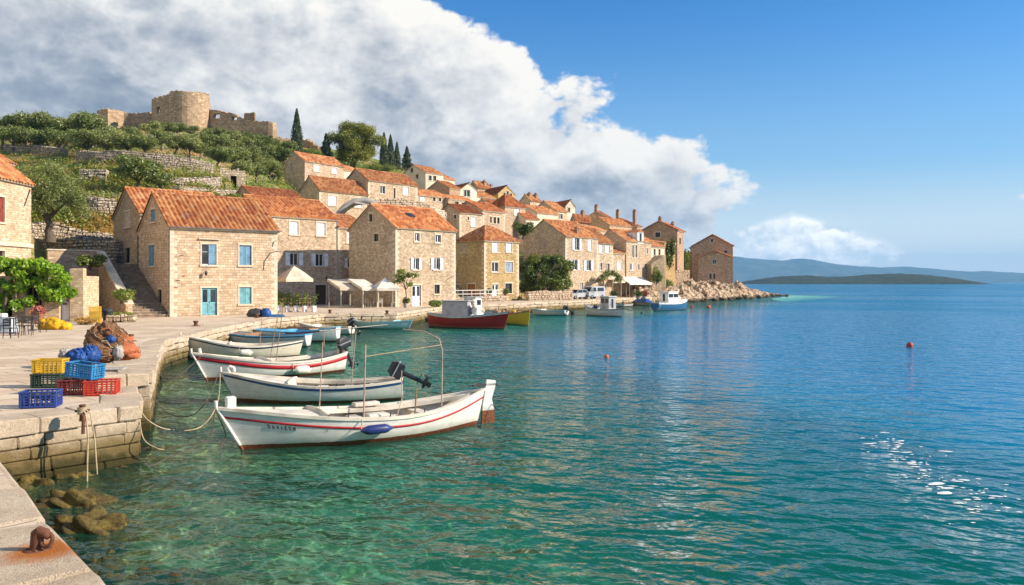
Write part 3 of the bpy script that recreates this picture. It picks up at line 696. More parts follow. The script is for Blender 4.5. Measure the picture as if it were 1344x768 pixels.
# ------------------------------------------------------------------ the houses (pixel measurements turned into walls of real size)
HS = {}
def H_(key, name, label, cx, d, a, rx, ey, py, lx=None, D=None, gz=None, h=None, roof='G', f=(), l=(), st=None, tint=(1,1,1), rt=(1,1,1), W=None, group='stone houses of the village', chim=(), ridge_u=None, sk=None):
    a = R(a); ux, uy = math.cos(a), math.sin(a); vx, vy = -uy, ux
    Cx = (cx-CX)/F*d
    if W is None:
        tr = (rx-CX)/F; W = (tr*d-Cx)/(ux-tr*uy)
    if D is None:
        tl = (lx-CX)/F; D = (tl*d-Cx)/(vx-tl*vy)
    ze = H-(ey-HY)/F*d
    if gz is None: gz = ze-h if h else Q
    dp = d+vy*D/2 if roof == 'G' else d+uy*W/2 if roof == 'V' else d+vy*D/2+uy*W/2
    if roof == 'S': dp = d+vy*D
    zr = H-(py-HY)/F*dp
    HS[key] = dict(name=name, label=label, Cx=Cx, d=d, a=a, u=(ux, uy), v=(vx, vy), W=W, D=D, he=ze-gz, hr=zr-gz, gz=gz, roof=roof, f=f, l=l, st=st or RUBBLE, tint=tint, rt=rt, group=group, chim=chim, sk=sk)
# kinds: c closed shutters, o open shutters beside glass, h half open, g glazed, k dark opening, d door, p plain panel
H_('h1b','stone_house','tall narrow gabled stone house behind the blue-shuttered one, its gable rising over the stairs',184.3,62.6,40,300,280,248,lx=149,roof='G',st=ASHLAR,tint=(.88,.84,.80),
   l=((163,278,171,298,'p','pink'),(164.5,325,171,345,'k','')))
H_('h1','stone_house','long stone house beside the stone stairs, with blue shutters and a turquoise double door',223,57,40,364,297,255,lx=182.5,st=ASHLAR,tint=(1.04,1.0,.95),
   f=((264.5,320.6,284,347.7,'h','blue'),(314,322,330,348,'c','blue'),(264.5,378,285,416,'d','turq'),(314,377,330,399,'c','turq')),
   l=((198,275,204,291,'c','blue'),(195,322,203,349,'c','blue'),(207,380,212.5,400,'k','')))
H_('h2','stone_house','three-storey house with white shutters and a dark door, half shaded behind the cream parasol',345,82,45,443,282,257,D=8.0,tint=(1.0,.97,.93),rt=(1.05,.95,.9),
   f=((380.4,290.7,391.6,308,'c','white'),(416,292.5,427,309.5,'c','white'),(380.4,332,391.6,348.5,'o','white'),(414,333,424.7,349.5,'o','white'),(413.7,374,428,399,'d','dark')))
H_('h2b','stone_house','lower shadowed stone house joined to the right of the tall one, beside the cream canopy',443.5,88.3,45,483,298,281,D=8.0,tint=(.98,.95,.92),
   f=((455.4,304,466,319,'c','white'),(456,339,463.5,352,'o','white')))
H_('h4','stone_house','square three-storey house with a roof skylight and a half white door, beside the canopy',519,80,47,598,298,269,lx=458,tint=(1.0,.97,.92),rt=(1.08,1.0,.95),
   f=((544.5,306,550.5,317,'g',''),(571.5,308.6,578.5,318.5,'g',''),(542.5,338.5,549.5,354,'o','white'),(569.5,338.6,577,354,'o','white'),(570,373.7,577,385.5,'k',''),(541,374.5,552.5,402,'d','white')),
   l=((484.6,281,489,291,'k','tan'),(490.6,307,497,316.7,'k','')),sk=(.45,.55))
H_('h5','stone_house','ochre stone house with a pyramid roof and an orange-brown door on its shaded side',635.5,104,45,681,315,296.5,lx=598.7,gz=1.66,roof='H',st=OCHREST,tint=(1,1,1),
   f=((646,318,654,331,'c','white'),(664.6,318,672,331,'c','white'),(645.6,344.5,654,357,'g',''),(663,344,673,357,'c','blueg'),(646,373,654,390,'d','glass'),(663,372,672,385,'k','')),
   l=((604,318,612,331,'p','tanp'),(614,373,624,390,'d','orange'),(599.5,374,602.5,379,'k','')))
H_('h6c','stone_house','low narrow stone house squeezed between two taller ones behind the beige awning',803,132.5,45,823,332,322,D=7,gz=1.5,tint=(1.05,1,.95),
   f=((810,344,815.5,354.5,'c','white'),))
H_('h6','stone_house','big stone house with a wide dark gable behind the round carob tree',742,122,45,785,310,289,lx=687,gz=1.9,tint=(1.05,1.02,.97),
   f=((754,313,760,328.5,'o','white'),(771.5,315,777,329.5,'c','white'),(751.5,341,757.5,354.5,'o','white'),(769.5,341.5,775.5,355.5,'o','white'),(760.6,371,765.5,385,'d','grey')),
   l=((707,313,717,328,'p','tanp'),),chim=((.5,.12,.8),))
H_('h6b','stone_house','pale stone house with three narrow windows in a row above the vine-covered porch',785,127.9,45,804.5,318.7,300,D=7.6,gz=1.7,tint=(1.08,1.05,1.0),
   f=((786,320.5,791.5,332,'c','white'),(794.5,320.5,800,332,'c','white'),(781.7,345,784.6,355.5,'k','tan'),(787,345,790.5,355,'g',''),(796,346,800,355.5,'g','')))
H_('h7','stone_house','stone house with a white dormer in its roof and a triple arched window',822,135,45,855,316,302,D=6.7,gz=1.3,tint=(1.1,1.03,.96),
   f=((829,322,831.8,338.5,'g',''),(833.5,322,836.3,338.5,'g',''),(848,326,850.2,333.5,'g',''),(827,346,831.6,355,'h','white'),(836.8,347,839.2,354.6,'g',''),(845.8,346,848.4,354.2,'g',''),(829,372,832,380,'g',''),(838.3,372,841.6,388,'d','brown'),(845,373,847.4,378.6,'k','')))
H_('h8','stone_house','small cream house with two narrow dark windows high above a grey sloping wall',855,142,45,872,323.5,313,D=7,h=9.5,st=PLASTER,tint=(1,1,1),
   f=((858,327,860.3,335,'k',''),(864.3,327,866.6,335,'k','')))
H_('h9','stone_house','tall brown gabled stone house on the skyline left of the headland',889,165,65,897.5,302.5,290.8,lx=842,gz=4.5,st=BROWNST,tint=(1.0,.92,.88),rt=(.8,.66,.62),
   l=((860,305,866.5,311.5,'k',''),),f=((891.5,312,893.5,321,'k',''),),chim=((.1,.5,.9),(.9,.3,.8)))
H_('h9b','stone_house','small yellowish stone block with a tiled lean-to roof below the brown gable',871.5,152,52,886,319,315,D=5,gz=2.5,st=OCHREST,tint=(1.05,.95,.9),roof='S',
   f=((875,338,880,346,'k',''),))
H_('h10','stone_house','large gabled stone house alone on the rocky point, with a round attic window',962,194,80,973,323,308.6,lx=908.7,gz=2.0,st=BROWNST,tint=(1.25,1.15,1.06),rt=(.8,.6,.55),W=11,
   l=((933,313.5,936,318,'k',''),(950.5,328.5,954.6,332.5,'k','')),chim=((.75,.28,.9),))
H_('h10b','stone_house','low gabled annex in front of the large house on the rocky point',961,187,80,970,338,329.6,lx=917.5,gz=2.0,W=6,st=BROWNST,tint=(1.32,1.18,1.06),rt=(.9,.65,.6),
   l=((935,340.5,940.5,346.8,'g','pale'),(931,359,934,366,'k',''),(936,359,939,366,'k',''),(951.2,355,954.6,366,'p','tanp')))
H_('h10c','stone_house','narrow yellow stone wing at the left side of the large house on the rocky point',908.2,197,80,916,335,330,lx=899,gz=2.0,W=7,st=OCHREST,tint=(.9,.85,.75),rt=(.8,.55,.5))
H_('left','stone_house','cream house cut by the left picture edge, with dark red shutters above the vines',-70,47.4,92,41,217.6,144.6,D=8.0,st=RUBBLE,tint=(1.12,1.08,1.0),
   f=((-9,258,6,291,'c','redbrown'),(-9,329,6,352,'k','')),group='')
H_('left2','stone_house','house behind the left edge house, only its tiled roof end showing above it',-60,57,92,17,196,155,D=7.0,st=RUBBLE,tint=(1.12,1.08,1.0),group='')
# upper village
U = 'houses stepping up the hill'
H_('u0','stone_house','weathered house with a dark red roof just below the olive grove and ruined hut',337,97,46,404,262,245.5,D=7,h=5,tint=(.9,.85,.8),rt=(.72,.6,.6),group=U)
H_('u1','stone_house','uppermost white-shuttered house below the lone cypress',400,130,53,451.7,211,200,lx=374,h=6.5,tint=(1.08,1.0,.95),rt=(.95,.95,.95),group=U,
   f=((412,216.5,420,225,'c','white'),(435.5,220.5,442.5,228,'c','white')),l=((381,214,384,224,'p','grey'),))
H_('u1b','stone_house','little annex with a sloping tile roof right of the uppermost white-shuttered house',451.7,138,53,476,223,215.5,D=7,h=5,tint=(1.1,1.08,1.0),group=U,st=PLASTER)
H_('u2','stone_house','rubble house with two white shuttered windows above the three-storey house',419,115,49,482,249,231.6,lx=394,h=6,tint=(1,.97,.92),group=U,
   f=((431,257,441.6,269.5,'c','white'),(464.6,260,475,272,'c','white')))
H_('u3','stone_house','broad hillside house with a narrow dark slit between its two windows',483,122,49,548,236,222,lx=451.7,h=6.5,tint=(1.03,.98,.92),group=U,
   f=((499,244,505.5,254.5,'g','pale'),(516.5,247,519,262,'k',''),(529,245.5,536.5,256,'c','white')))
H_('u4','stone_house','house with a grey gable and a white front at the end of the cypress row',558.6,150,50,582,226,217,lx=527,h=6,st=PLASTER,tint=(1.0,.98,.95),group=U,
   f=((562.5,230.5,566.5,237,'k',''),(568.5,231,572.5,237.5,'k','')),l=((539,221,542,226.5,'k',''),(546,229,549,234,'k','')))
H_('u4b','stone_house','tiny white house stuck to the right of the grey-gabled one on the ridge',582,154,50,597,234.5,229,D=5,h=5,st=PLASTER,group=U,tint=(1.1,1.08,1.05))
H_('u5','stone_house','brown windowless stone barn with a blank lit end on the slope below the cypresses',590,142,48,604,246.5,238,lx=560,h=6,st=BROWNST,tint=(1.05,1,.95),rt=(.8,.7,.65),group=U)
H_('u6','stone_house','white house with a pointed white gable over one big window',604,146,32,626,249,241,D=8,h=6,roof='V',st=PLASTER,tint=(1.18,1.2,1.18),rt=(.7,.62,.6),group=U,
   f=((609,249.5,617,258.5,'g','pale'),))
H_('u7','stone_house','long low house with a strip roof and three small openings above the ruined wall',548,134,47,586,255.5,247.5,D=6,h=5,tint=(1.05,1.0,.95),group=U,
   f=((551.7,256.8,558,264,'c','white'),(568,259.5,571.5,264,'k',''),(575.5,260.5,579,264.5,'k','')))
H_('u8','stone_house','small pinkish house with one dark window under a thin strip of roof',588.5,138,47,620,260.8,255.5,D=5,h=5,tint=(1.12,1.02,.92),group=U,
   f=((597,264.5,602,269.5,'k',''),(606,266,610,269,'k','')))
H_('u9','stone_house','house with a brown side wall and a single white shuttered window above the ochre house',603,118,46,632.5,278.6,268.5,lx=575,h=7,tint=(1.05,1,.94),rt=(.62,.5,.48),group=U,
   f=((618,284.5,625,297.5,'c','white'),(613.5,284.5,615.5,289,'k','')),l=((596,282,599,287,'k',''),))
H_('u10','stone_house','stone house with three narrow dark windows side by side',633,124,46,663,276,265,D=7,h=7,tint=(1.08,1.0,.93),group=U,rt=(.9,.75,.7),
   f=((643,284.5,645.4,292.5,'k',''),(647.6,285,651,293.5,'k',''),(652.4,285.5,655.6,293.8,'k','')))
H_('u11','stone_house','taller house with a pyramid roof and one white upper shutter',662.6,134,45,689.5,270.5,256,lx=641,h=8,roof='H',tint=(1.03,.97,.92),rt=(.9,.68,.6),group=U,
   f=((675.3,272.8,682,282.5,'c','white'),(681,291,687,300,'c','blueg')))
H_('u12','stone_house','yellow gabled house with small windows under the eaves on the skyline',654,166,30,676,254,244,D=8,h=6,roof='V',st=OCHREST,tint=(1.45,1.4,1.2),rt=(.6,.5,.5),group=U,
   f=((661,253,663.5,258,'k',''),(665,251,667.5,256,'k',''),(669.5,254,672,259,'k','')))
H_('u13','stone_house','skyline house with a dark gable and pinkish roof right of the pointed white gable',627,172,48,644,246,238,lx=616,h=5,st=BROWNST,group=U,chim=((.7,.3,.8),))
H_('u14','stone_house','little house under a bright orange roof below the dark skyline gable',624,153,48,650,257.5,250,D=6,h=6,st=PLASTER,tint=(1.05,1,.95),rt=(1.15,1.2,1.1),group=U,
   f=((631,259,634,263,'k',''),(640,259.5,643,263.5,'k','')))
H_('u15','stone_house','skyline house with two chimney stubs and a pale end, right of the yellow gable',696,166,50,711,263,255.5,lx=682,h=5.5,tint=(1.15,1.1,1.05),group=U,chim=((.2,.3,.8),(.75,.3,.8)))
H_('u16','stone_house','brown gabled house with a bright sunlit roof edge and one blue-grey window',729,150,50,744,276.5,264.5,lx=699,h=6,tint=(1.15,1.08,.98),group=U,
   f=((734,281,738.4,288,'g','pale'),))
H_('u16b','stone_house','wide cream-walled house under a low tiled roof in front of the brown gable',705,143,46,732,279,270,D=6,h=6,st=PLASTER,group=U,tint=(1.05,1.0,.93))
H_('u17','chapel','white gabled chapel front with a small arched opening on the skyline',742.5,164,25,755,270.5,263,D=12,h=7,roof='V',st=PLASTER,tint=(1.2,1.18,1.15),rt=(.6,.5,.5),group=None,
   f=((745.6,273,748.2,278,'k',''),))
H_('u18','stone_house','small house with a dark red roof and two grey-blue windows beside the dark bushes',690,135,45,707,287,277.5,D=5,h=6,st=PLASTER,tint=(1.1,1.07,1.0),rt=(.75,.55,.5),group=U,
   f=((692,292,694,299,'g',''),(696.5,292,699.5,298,'g','')))
H_('u19','stone_house','skyline house with a white end and a tall chimney, above the dark roofs',796,168,55,803,285.5,277.5,lx=768,h=6,st=BROWNST,tint=(1.1,1,.95),rt=(.75,.65,.6),group=U,chim=((.1,.5,1.6),))
H_('u20','stone_house','house with a dark gable and a cream upper wall under a bright orange roof',800,155,46,829,295,286,lx=771,h=7,st=BROWNST,tint=(1.3,1.22,1.1),rt=(1.15,1.1,1.0),group=U)
H_('u21','stone_house','dark red roofed house with two tall chimneys at the right end of the skyline',836,172,55,842,297,287,D=9,h=7,st=BROWNST,tint=(1.25,1.1,1.0),rt=(.7,.55,.5),group=U,chim=((.3,.1,2.2),(.3,.55,2.6)))
H_('u22','stone_house','tiny pale-roofed outhouse between the big gable and the dormer house',778,141,46,795,302,297,D=5,h=5,tint=(1.0,.95,.9),rt=(1.1,1.15,1.15),group=U,st=PLASTER)
H_('u23','stone_house','low brown house with a small stack in the cluster of dark roofs',756,160,48,776,290,281.5,lx=749,h=5,st=BROWNST,rt=(.65,.55,.5),group=U,chim=((.6,.5,.9),))
H_('u24','stone_house','house with a faded tile roof on the skyline behind the pyramid roof',640,178,48,668,250,245,D=6,h=5,st=BROWNST,tint=(1.1,1.05,1),rt=(.85,.8,.75),group=U,chim=((.5,.4,.8),))
H_('u25','stone_house','low roofed house filling the gap above the row of three slit windows',648,146,47,676,268,262,D=6,h=5,st=RUBBLE,rt=(.8,.65,.6),group=U)
for k_, h_ in HS.items():
    if h_['gz'] > 2.2:
        for su, sv in ((0, 0), (1, 0), (0, 1)):
            CTRL.append((h_['Cx']+h_['u'][0]*h_['W']*su+h_['v'][0]*h_['D']*sv, h_['d']+h_['u'][1]*h_['W']*su+h_['v'][1]*h_['D']*sv, h_['gz']+.1+.25*sv))
# solve the hillside
C_ = np.array(CTRL); PXY = C_[:, :2]; n_ = len(C_)
K = np.hypot(*(PXY[:, None, :]-PXY[None, :, :]).transpose(2, 0, 1)); A_ = np.zeros((n_+3, n_+3))
A_[:n_, :n_] = K-np.eye(n_)*2.0
A_[:n_, n_] = 1; A_[n_, :n_] = 1; A_[:n_, n_+1:] = PXY; A_[n_+1:, :n_] = PXY.T
sol = np.linalg.solve(A_, np.concatenate([C_[:, 2], [0, 0, 0]]))
QZ = SHORE[:19]+QUAY_IN
def hill_raw(x, y):
    x = np.asarray(x, float); y = np.asarray(y, float); z = sol[n_]+sol[n_+1]*x+sol[n_+2]*y
    for i in range(n_): z = z+sol[i]*np.hypot(x-PXY[i, 0], y-PXY[i, 1])
    return z
def hill(x, y):
    z = hill_raw(x, y)+.35*fbm(np.asarray(x)*.22, np.asarray(y)*.22, 4, 21)
    st_ = 1.9; zz = z+.9*fbm(np.asarray(x)*.06, np.asarray(y)*.06, 2, 5); k = np.floor(zz/st_); f = zz/st_-k
    s = np.clip((f-.86)/.12, 0, 1); s = s*s*(3-2*s)
    zt = z+(st_*(k+.30*f+.70*s)-zz)
    qd = np.where(inside(QZ, np.asarray(x, float), np.asarray(y, float)), 0, pdist(QZ+QZ[:1], np.asarray(x, float), np.asarray(y, float)))
    mk = np.clip((-.27*np.asarray(y)-np.asarray(x))/4, 0, 1)*np.clip((z-4.0)/2, 0, 1)
    return np.minimum(z*(1-mk)+zt*mk, Q-.15+.95*qd)
def hit(x, y, d0=40, d1=260):
    """where the ray through a photo pixel meets the hillside"""
    dd = np.arange(d0, d1, .4); xx = (x-CX)/F*dd; zr = H-(y-HY)/F*dd
    zh = hill(xx, dd); k = np.argmax(zh > zr)
    if not (zh > zr).any(): k = len(dd)-1
    return Vector((xx[k], dd[k], zh[k]))
xs = np.arange(-150, 72, .6); ys = np.arange(42, 330, .6); X, Y = np.meshgrid(xs, ys)
zt_ = hill(X, Y)
POINT = [(20,129),(27,137),(35,151),(42.5,162),(55,181.5),(66,204),(69.5,210),(65,222),(56,240),(42,222),(26,196),(16,168),(16,142)]
msk = inside(LAND, X, Y) & (pdist(SHORE, X, Y) > 1.2) & (zt_ > -0.3) & ~((X > 30) & (zt_ < 6))
gridmesh('hillside', xs, ys, zt_, HILL, mask=msk)

# rocky point: broken blocks of rock
def cells(x, y, sc, seed):
    x = x/sc; y = y/sc; ix = np.floor(x).astype(np.int64); iy = np.floor(y).astype(np.int64)
    f1 = np.full(x.shape, 9.); f2 = np.full(x.shape, 9.); hh = np.zeros(x.shape); gx = np.zeros(x.shape); gy = np.zeros(x.shape)
    for i in (-1, 0, 1):
        for j in (-1, 0, 1):
            cx_ = ix+i+_hash(ix+i, iy+j, seed); cy_ = iy+j+_hash(ix+i, iy+j, seed+5); dd = np.hypot(x-cx_, y-cy_)
            nw = dd < f1; f2 = np.where(nw, f1, np.minimum(f2, dd)); f1 = np.where(nw, dd, f1)
            hh = np.where(nw, _hash(ix+i, iy+j, seed+9), hh)
            gx = np.where(nw, (x-cx_)*(_hash(ix+i, iy+j, seed+11)-.5), gx); gy = np.where(nw, (y-cy_)*(_hash(ix+i, iy+j, seed+13)-.5), gy)
    return hh, f2-f1, gx+gy
xs = np.arange(12, 78, .3); ys = np.arange(128, 242, .3); X, Y = np.meshgrid(xs, ys)
wx = X+1.2*fbm(X*.3, Y*.3, 3, 2); wy = Y+1.2*fbm(X*.3, Y*.3, 3, 4)
h1, e1, t1 = cells(wx, wy, 3.4, 31); h2, e2, t2 = cells(wx, wy, 1.3, 77)
pd = pdist(POINT+POINT[:1], X, Y)*np.where(inside(POINT, X, Y), 1, -1)
env = np.clip((pd+.4)/5.0, 0, 1)**.65; tipf = np.clip((228-Y)/45, .25, 1)
zz = env*3.7*tipf-.5+np.clip(pd+1, 0, 1)*(1.5*(h1-.35)+1.5*t1-.9*np.clip(.12-e1, 0, 1)*6+.55*(h2-.5)+.7*t2-.4*np.clip(.14-e2, 0, 1)*4)*np.clip(.35+env, 0, 1)*np.clip(tipf+.1, 0, 1)
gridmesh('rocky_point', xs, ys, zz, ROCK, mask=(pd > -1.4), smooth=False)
# ------------------------------------------------------------------ house builder
SHUT = {'white': WHITESH, 'blue': BLUESH, 'turq': TURQ, 'blueg': paint('grey_blue_shutter', (.30, .36, .45), .6, .4), 'redbrown': REDBROWN, 'pink': PALEPINK,
        'tanp': paint('tan_panel', (.44, .34, .255), .85, .4), 'grey': GREYWOOD, 'dark': DARKWOOD, 'orange': ORWOOD, 'brown': WOOD, 'glass': WHITE}
def clip_half(poly, a, b, c):          # keep a*s+b*z<=c
    o = []
    for i in range(len(poly)):
        p, q = poly[i], poly[(i+1) % len(poly)]; fp = a*p[0]+b*p[1]-c; fq = a*q[0]+b*q[1]-c
        if fp <= 1e-9: o.append(p)
        if (fp < -1e-9 and fq > 1e-9) or (fp > 1e-9 and fq < -1e-9):
            t_ = fp/(fp-fq); o.append((p[0]+t_*(q[0]-p[0]), p[1]+t_*(q[1]-p[1])))
    return o
def face_polys(Wd, z0, he, hr, kind, ops):
    ss = sorted({0, Wd, *( [Wd/2] if kind == 'gable' else []), *[o[0] for o in ops], *[o[2] for o in ops]})
    zs = sorted({z0, he, *([hr] if kind in ('gable', 'shed') else []), *[o[1] for o in ops], *[o[3] for o in ops]})
    res = []
    for a, b in zip(ss[:-1], ss[1:]):
        for c, d in zip(zs[:-1], zs[1:]):
            if b-a < 1e-5 or d-c < 1e-5: continue
            ms, mz = (a+b)/2, (c+d)/2
            if any(o[0] < ms < o[2] and o[1] < mz < o[3] for o in ops): continue
            p = [(a, c), (b, c), (b, d), (a, d)]
            if kind == 'gable':
                k = (hr-he)/(Wd/2)
                p = clip_half(p, -k, 1, he) if ms < Wd/2 else clip_half(p, k, 1, he+k*Wd)
            elif kind == 'shed': p = clip_half(p, -(hr-he)/Wd, 1, he)
            if len(p) > 2: res.append(p)
    return res
def roof_tiles(mb, O, e, s, n, wd, smax, lod, sm0=None):
    """tile sheet on a slope: O eave corner, e along the eave, s up the slope, smax(t) slope length at t"""
    p = (.36, .40, .50)[lod]; k = (8, 6, 4)[lod]; A = (.12, .13, .13)[lod]; row = .40
    cols = max(2, int(round(wd/p)))*k; ts = np.linspace(0, wd, cols+1)
    nrow = 1 if lod else 0
    def P(t_, q, lift): return O+e*t_+s*q+n*lift
    if lod == 0:
        L = max(smax(t_) for t_ in (0, wd*.25, wd*.5, wd*.75, wd)); R_ = int(math.ceil(L/row))
        jt = {}
        for r in range(R_):
            q0, q1 = r*row, (r+1)*row
            vs = []; uvs = []
            for t_ in ts:
                sx = smax(t_); ci = int(t_/p)
                if (ci, r) not in jt: jt[(ci, r)] = random.uniform(-.008, .012)
                h = A*(.5-.5*math.cos(2*math.pi*t_/p)); h = h+jt[(ci, r)]
                for q, l in ((min(q0-.03, sx), .052), (min(q1, sx), .008)):
                    vs.append(P(t_, q, h+l))
                vs.append(P(t_, min(q0-.03, sx), h-.01))
            nf = []; uu = []
            for i in range(cols):
                if smax((ts[i]+ts[i+1])/2) <= q0+1e-4: continue
                a = i*3; b = (i+1)*3; u0 = ts[i]/p+1e-3; u1 = ts[i+1]/p-1e-3
                nf.append((a, b, b+1, a+1)); uu.append([(u0, r+.02), (u1, r+.02), (u1, r+.98), (u0, r+.98)])
                nf.append((a+2, b+2, b, a)); uu.append([(u0, r+.01)]*4)
            mb.add(vs, nf, 0, True, uvs=uu)
    else:
        vs = []; fs = []; uu = []
        for t_ in ts:
            h = A*(.5-.5*math.cos(2*math.pi*t_/p)); sx = smax(t_)
            vs += [P(t_, 0, h+.02), P(t_, sx, h+.02), P(t_, 0, -.03)]
        for i in range(cols):
            a = i*3; b = a+3; u0 = ts[i]/p+1e-3; u1 = ts[i+1]/p-1e-3; v1 = smax((ts[i]+ts[i+1])/2)/row
            fs.append((a, b, b+1, a+1)); uu.append([(u0, .01), (u1, .01), (u1, v1), (u0, v1)])
            fs.append((a+2, b+2, b, a)); uu.append([(u0, .01)]*4)
        mb.add(vs, fs, 0, True, uvs=uu)
def ridge_tiles(mb, a, b, r=.13, lod=0):
    a = Vector(a); b = Vector(b); L = (b-a).length; n = max(1, int(L/.42)) if lod == 0 else max(1, int(L/1.2)); d = (b-a)/n
    side = d.cross(Vector((0, 0, 1))).normalized(); up = side.cross(d).normalized()
    for i in range(n):
        p0 = a+d*i-d*.06; p1 = a+d*(i+1); vs = []; K_ = 6
        for p, rr in ((p0, r*1.1), (p1, r*.9)):
            for k in range(K_+1):
                an = math.pi*k/K_; vs.append(p+side*math.cos(an)*rr+up*(math.sin(an)*rr-.02))
        fs = [(k, k+1, K_+2+k, K_+1+k) for k in range(K_)]
        u = [(1000+i*3.0+random.random()*.2, 7.5)]*4
        mb.add(vs, fs, 0, True, uvs=[u]*K_)
def window(par, P, s0, z0, s1, z1, kind, colk, dist):
    """P(s, out, z) maps to the wall; children: pane, surround, shutters"""
    def bx(mb, a, o0, b, c, o1, d, m=0):
        p, q = P(a, o0, b), P(c, o1, d); mb.box(p[0], p[1], p[2], q[0], q[1], q[2], m)
    wd, ht = s1-s0, z1-z0; lw = .09 if dist < 75 else .12; near = dist < 75; pal = colk == 'pale'
    isdoor = kind == 'd'
    smat = SHUT.get(colk, WHITE)
    w = MB()
    if isdoor:
        lf = 2 if wd > .85 else 1
        for i in range(lf):
            a = s0+wd*i/lf+.012; b = s0+wd*(i+1)/lf-.012
            st_ = .09
            bx(w, a, -.15, z0+.02, b, -.125, z1-.02)
            bx(w, a, -.125, z0+.02, a+st_, -.09, z1-.02); bx(w, b-st_, -.125, z0+.02, b, -.09, z1-.02)
            for zz, hh in ((z0+.02, .16), (z0+ht*.42, .12), (z1-.12, .10)): bx(w, a+st_, -.125, zz, b-st_, -.092, zz+hh)
            if near:
                for k in (1, 2): bx(w, a+st_+(b-a-2*st_)*k/3-.008, -.125, z0+.18, a+st_+(b-a-2*st_)*k/3+.008, -.112, z0+ht*.42)
        o = w.build('door', smat, par)
        if colk in ('turq', 'white', 'glass'):
            g = MB()
            for i in range(lf):
                a = s0+wd*i/lf+.13; b = s0+wd*(i+1)/lf-.13
                bx(g, a, -.124, z0+ht*.42+.13, b, -.112, z1-.14)
            g.build('pane', GLASS, o)
        if near:
            hd = MB(); bx(hd, s0+wd/2+.03, -.09, z0+ht*.45, s0+wd/2+.05, -.04, z0+ht*.45+.12); hd.build('handle', IRON, o)
    elif kind in ('g', 'o', 'h'):
        fr = .055 if near else .085
        bx(w, s0, -.16, z0, s0+fr, -.10, z1); bx(w, s1-fr, -.16, z0, s1, -.10, z1)
        bx(w, s0+fr, -.16, z0, s1-fr, -.10, z0+fr); bx(w, s0+fr, -.16, z1-fr, s1-fr, -.10, z1)
        bx(w, (s0+s1)/2-fr*.5, -.155, z0+fr, (s0+s1)/2+fr*.5, -.105, z1-fr)
        if near: bx(w, s0+fr, -.15, z0+ht*.62, s1-fr, -.115, z0+ht*.62+.03)
        o = w.build('window', WHITE, par)
        g = MB(); bx(g, s0+.01, -.145, z0+.01, s1-.01, -.13, z1-.01); g.build('pane', GLASS, o)
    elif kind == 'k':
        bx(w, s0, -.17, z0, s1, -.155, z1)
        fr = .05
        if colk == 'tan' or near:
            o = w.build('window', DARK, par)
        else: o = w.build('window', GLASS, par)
        g = MB(); bx(g, s0+.001, -.15, z0+.001, s0+fr, -.11, z1); bx(g, s1-fr, -.15, z0+.001, s1-.001, -.11, z1); bx(g, s0+fr, -.15, z1-fr, s1-fr, -.11, z1-.001)
        bx(g, (s0+s1)/2-.02, -.15, z0, (s0+s1)/2+.02, -.115, z1-fr); g.build('sash', WOOD, o)
    elif kind == 'p':
        bx(w, s0+.004, -.14, z0+.004, s1-.004, -.02, z1-.004)
        for k in range(1, 4): bx(w, s0+wd*k/4-.01, -.02, z0+.02, s0+wd*k/4+.01, -.008, z1-.02)
        o = w.build('window', smat, par)
    else:
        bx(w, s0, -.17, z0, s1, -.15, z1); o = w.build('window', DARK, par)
    def shutter(a, b, off):
        m_ = MB(); st_ = .07 if near else .09; n_ = (12 if near else 7)
        bx(m_, a, off, z0+.01, a+st_, off+.04, z1-.01); bx(m_, b-st_, off, z0+.01, b, off+.04, z1-.01)
        for zz in (z0+.01, z0+ht/2-st_/2, z1-.01-st_): bx(m_, a+st_, off+.001, zz, b-st_, off+.039, zz+st_)
        bx(m_, a+st_, off+.004, z0+.02, b-st_, off+.012, z1-.02)
        zz = z0+.01+st_; step = (ht-.02-st_)/n_
        for i in range(n_): bx(m_, a+st_, off+.012, zz+i*step+step*.25, b-st_, off+.030, zz+i*step+step*.85)
        m_.build('shutter', smat, o)
    mid = (s0+s1)/2
    if kind == 'c': shutter(s0+.012, mid-.022, -.10); shutter(mid+.022, s1-.012, -.10)
    if kind == 'h':
        shutter(mid+.006, s1-.012, -.06)
    if kind == 'o':
        shutter(s0-wd*.5-.02, s0-.03, .045); shutter(s1+.03, s1+wd*.5+.02, .045)
    # stone surround
    f = MB(); pr = .03
    if kind in ('c', 'h', 'd', 'g', 'k', 'p') and not (kind == 'p' and dist > 100):
        bx(f, s0-lw, .003, z0-(.0 if isdoor else .001), s0-.002, pr, z1); bx(f, s1+.002, .003, z0-(.0 if isdoor else .001), s1+lw, pr, z1)
        bx(f, s0-lw-.02, .002, z1+.002, s1+lw+.02, pr+.01, z1+.002+lw*1.5)
    if not isdoor: bx(f, s0-lw-.04, .002, z0-.13, s1+lw+.04, pr+.06, z0-.004)
    else: bx(f, s0-lw-.05, .002, z0-.12, s1+lw+.05, .25, z0-.002)
    if kind == 'h' and near: bx(f, s0-lw-.14, .005, z1+.34, s1+lw+.14, .16, z1+.41)
    f.build('surround', TRIM, o)
    return o
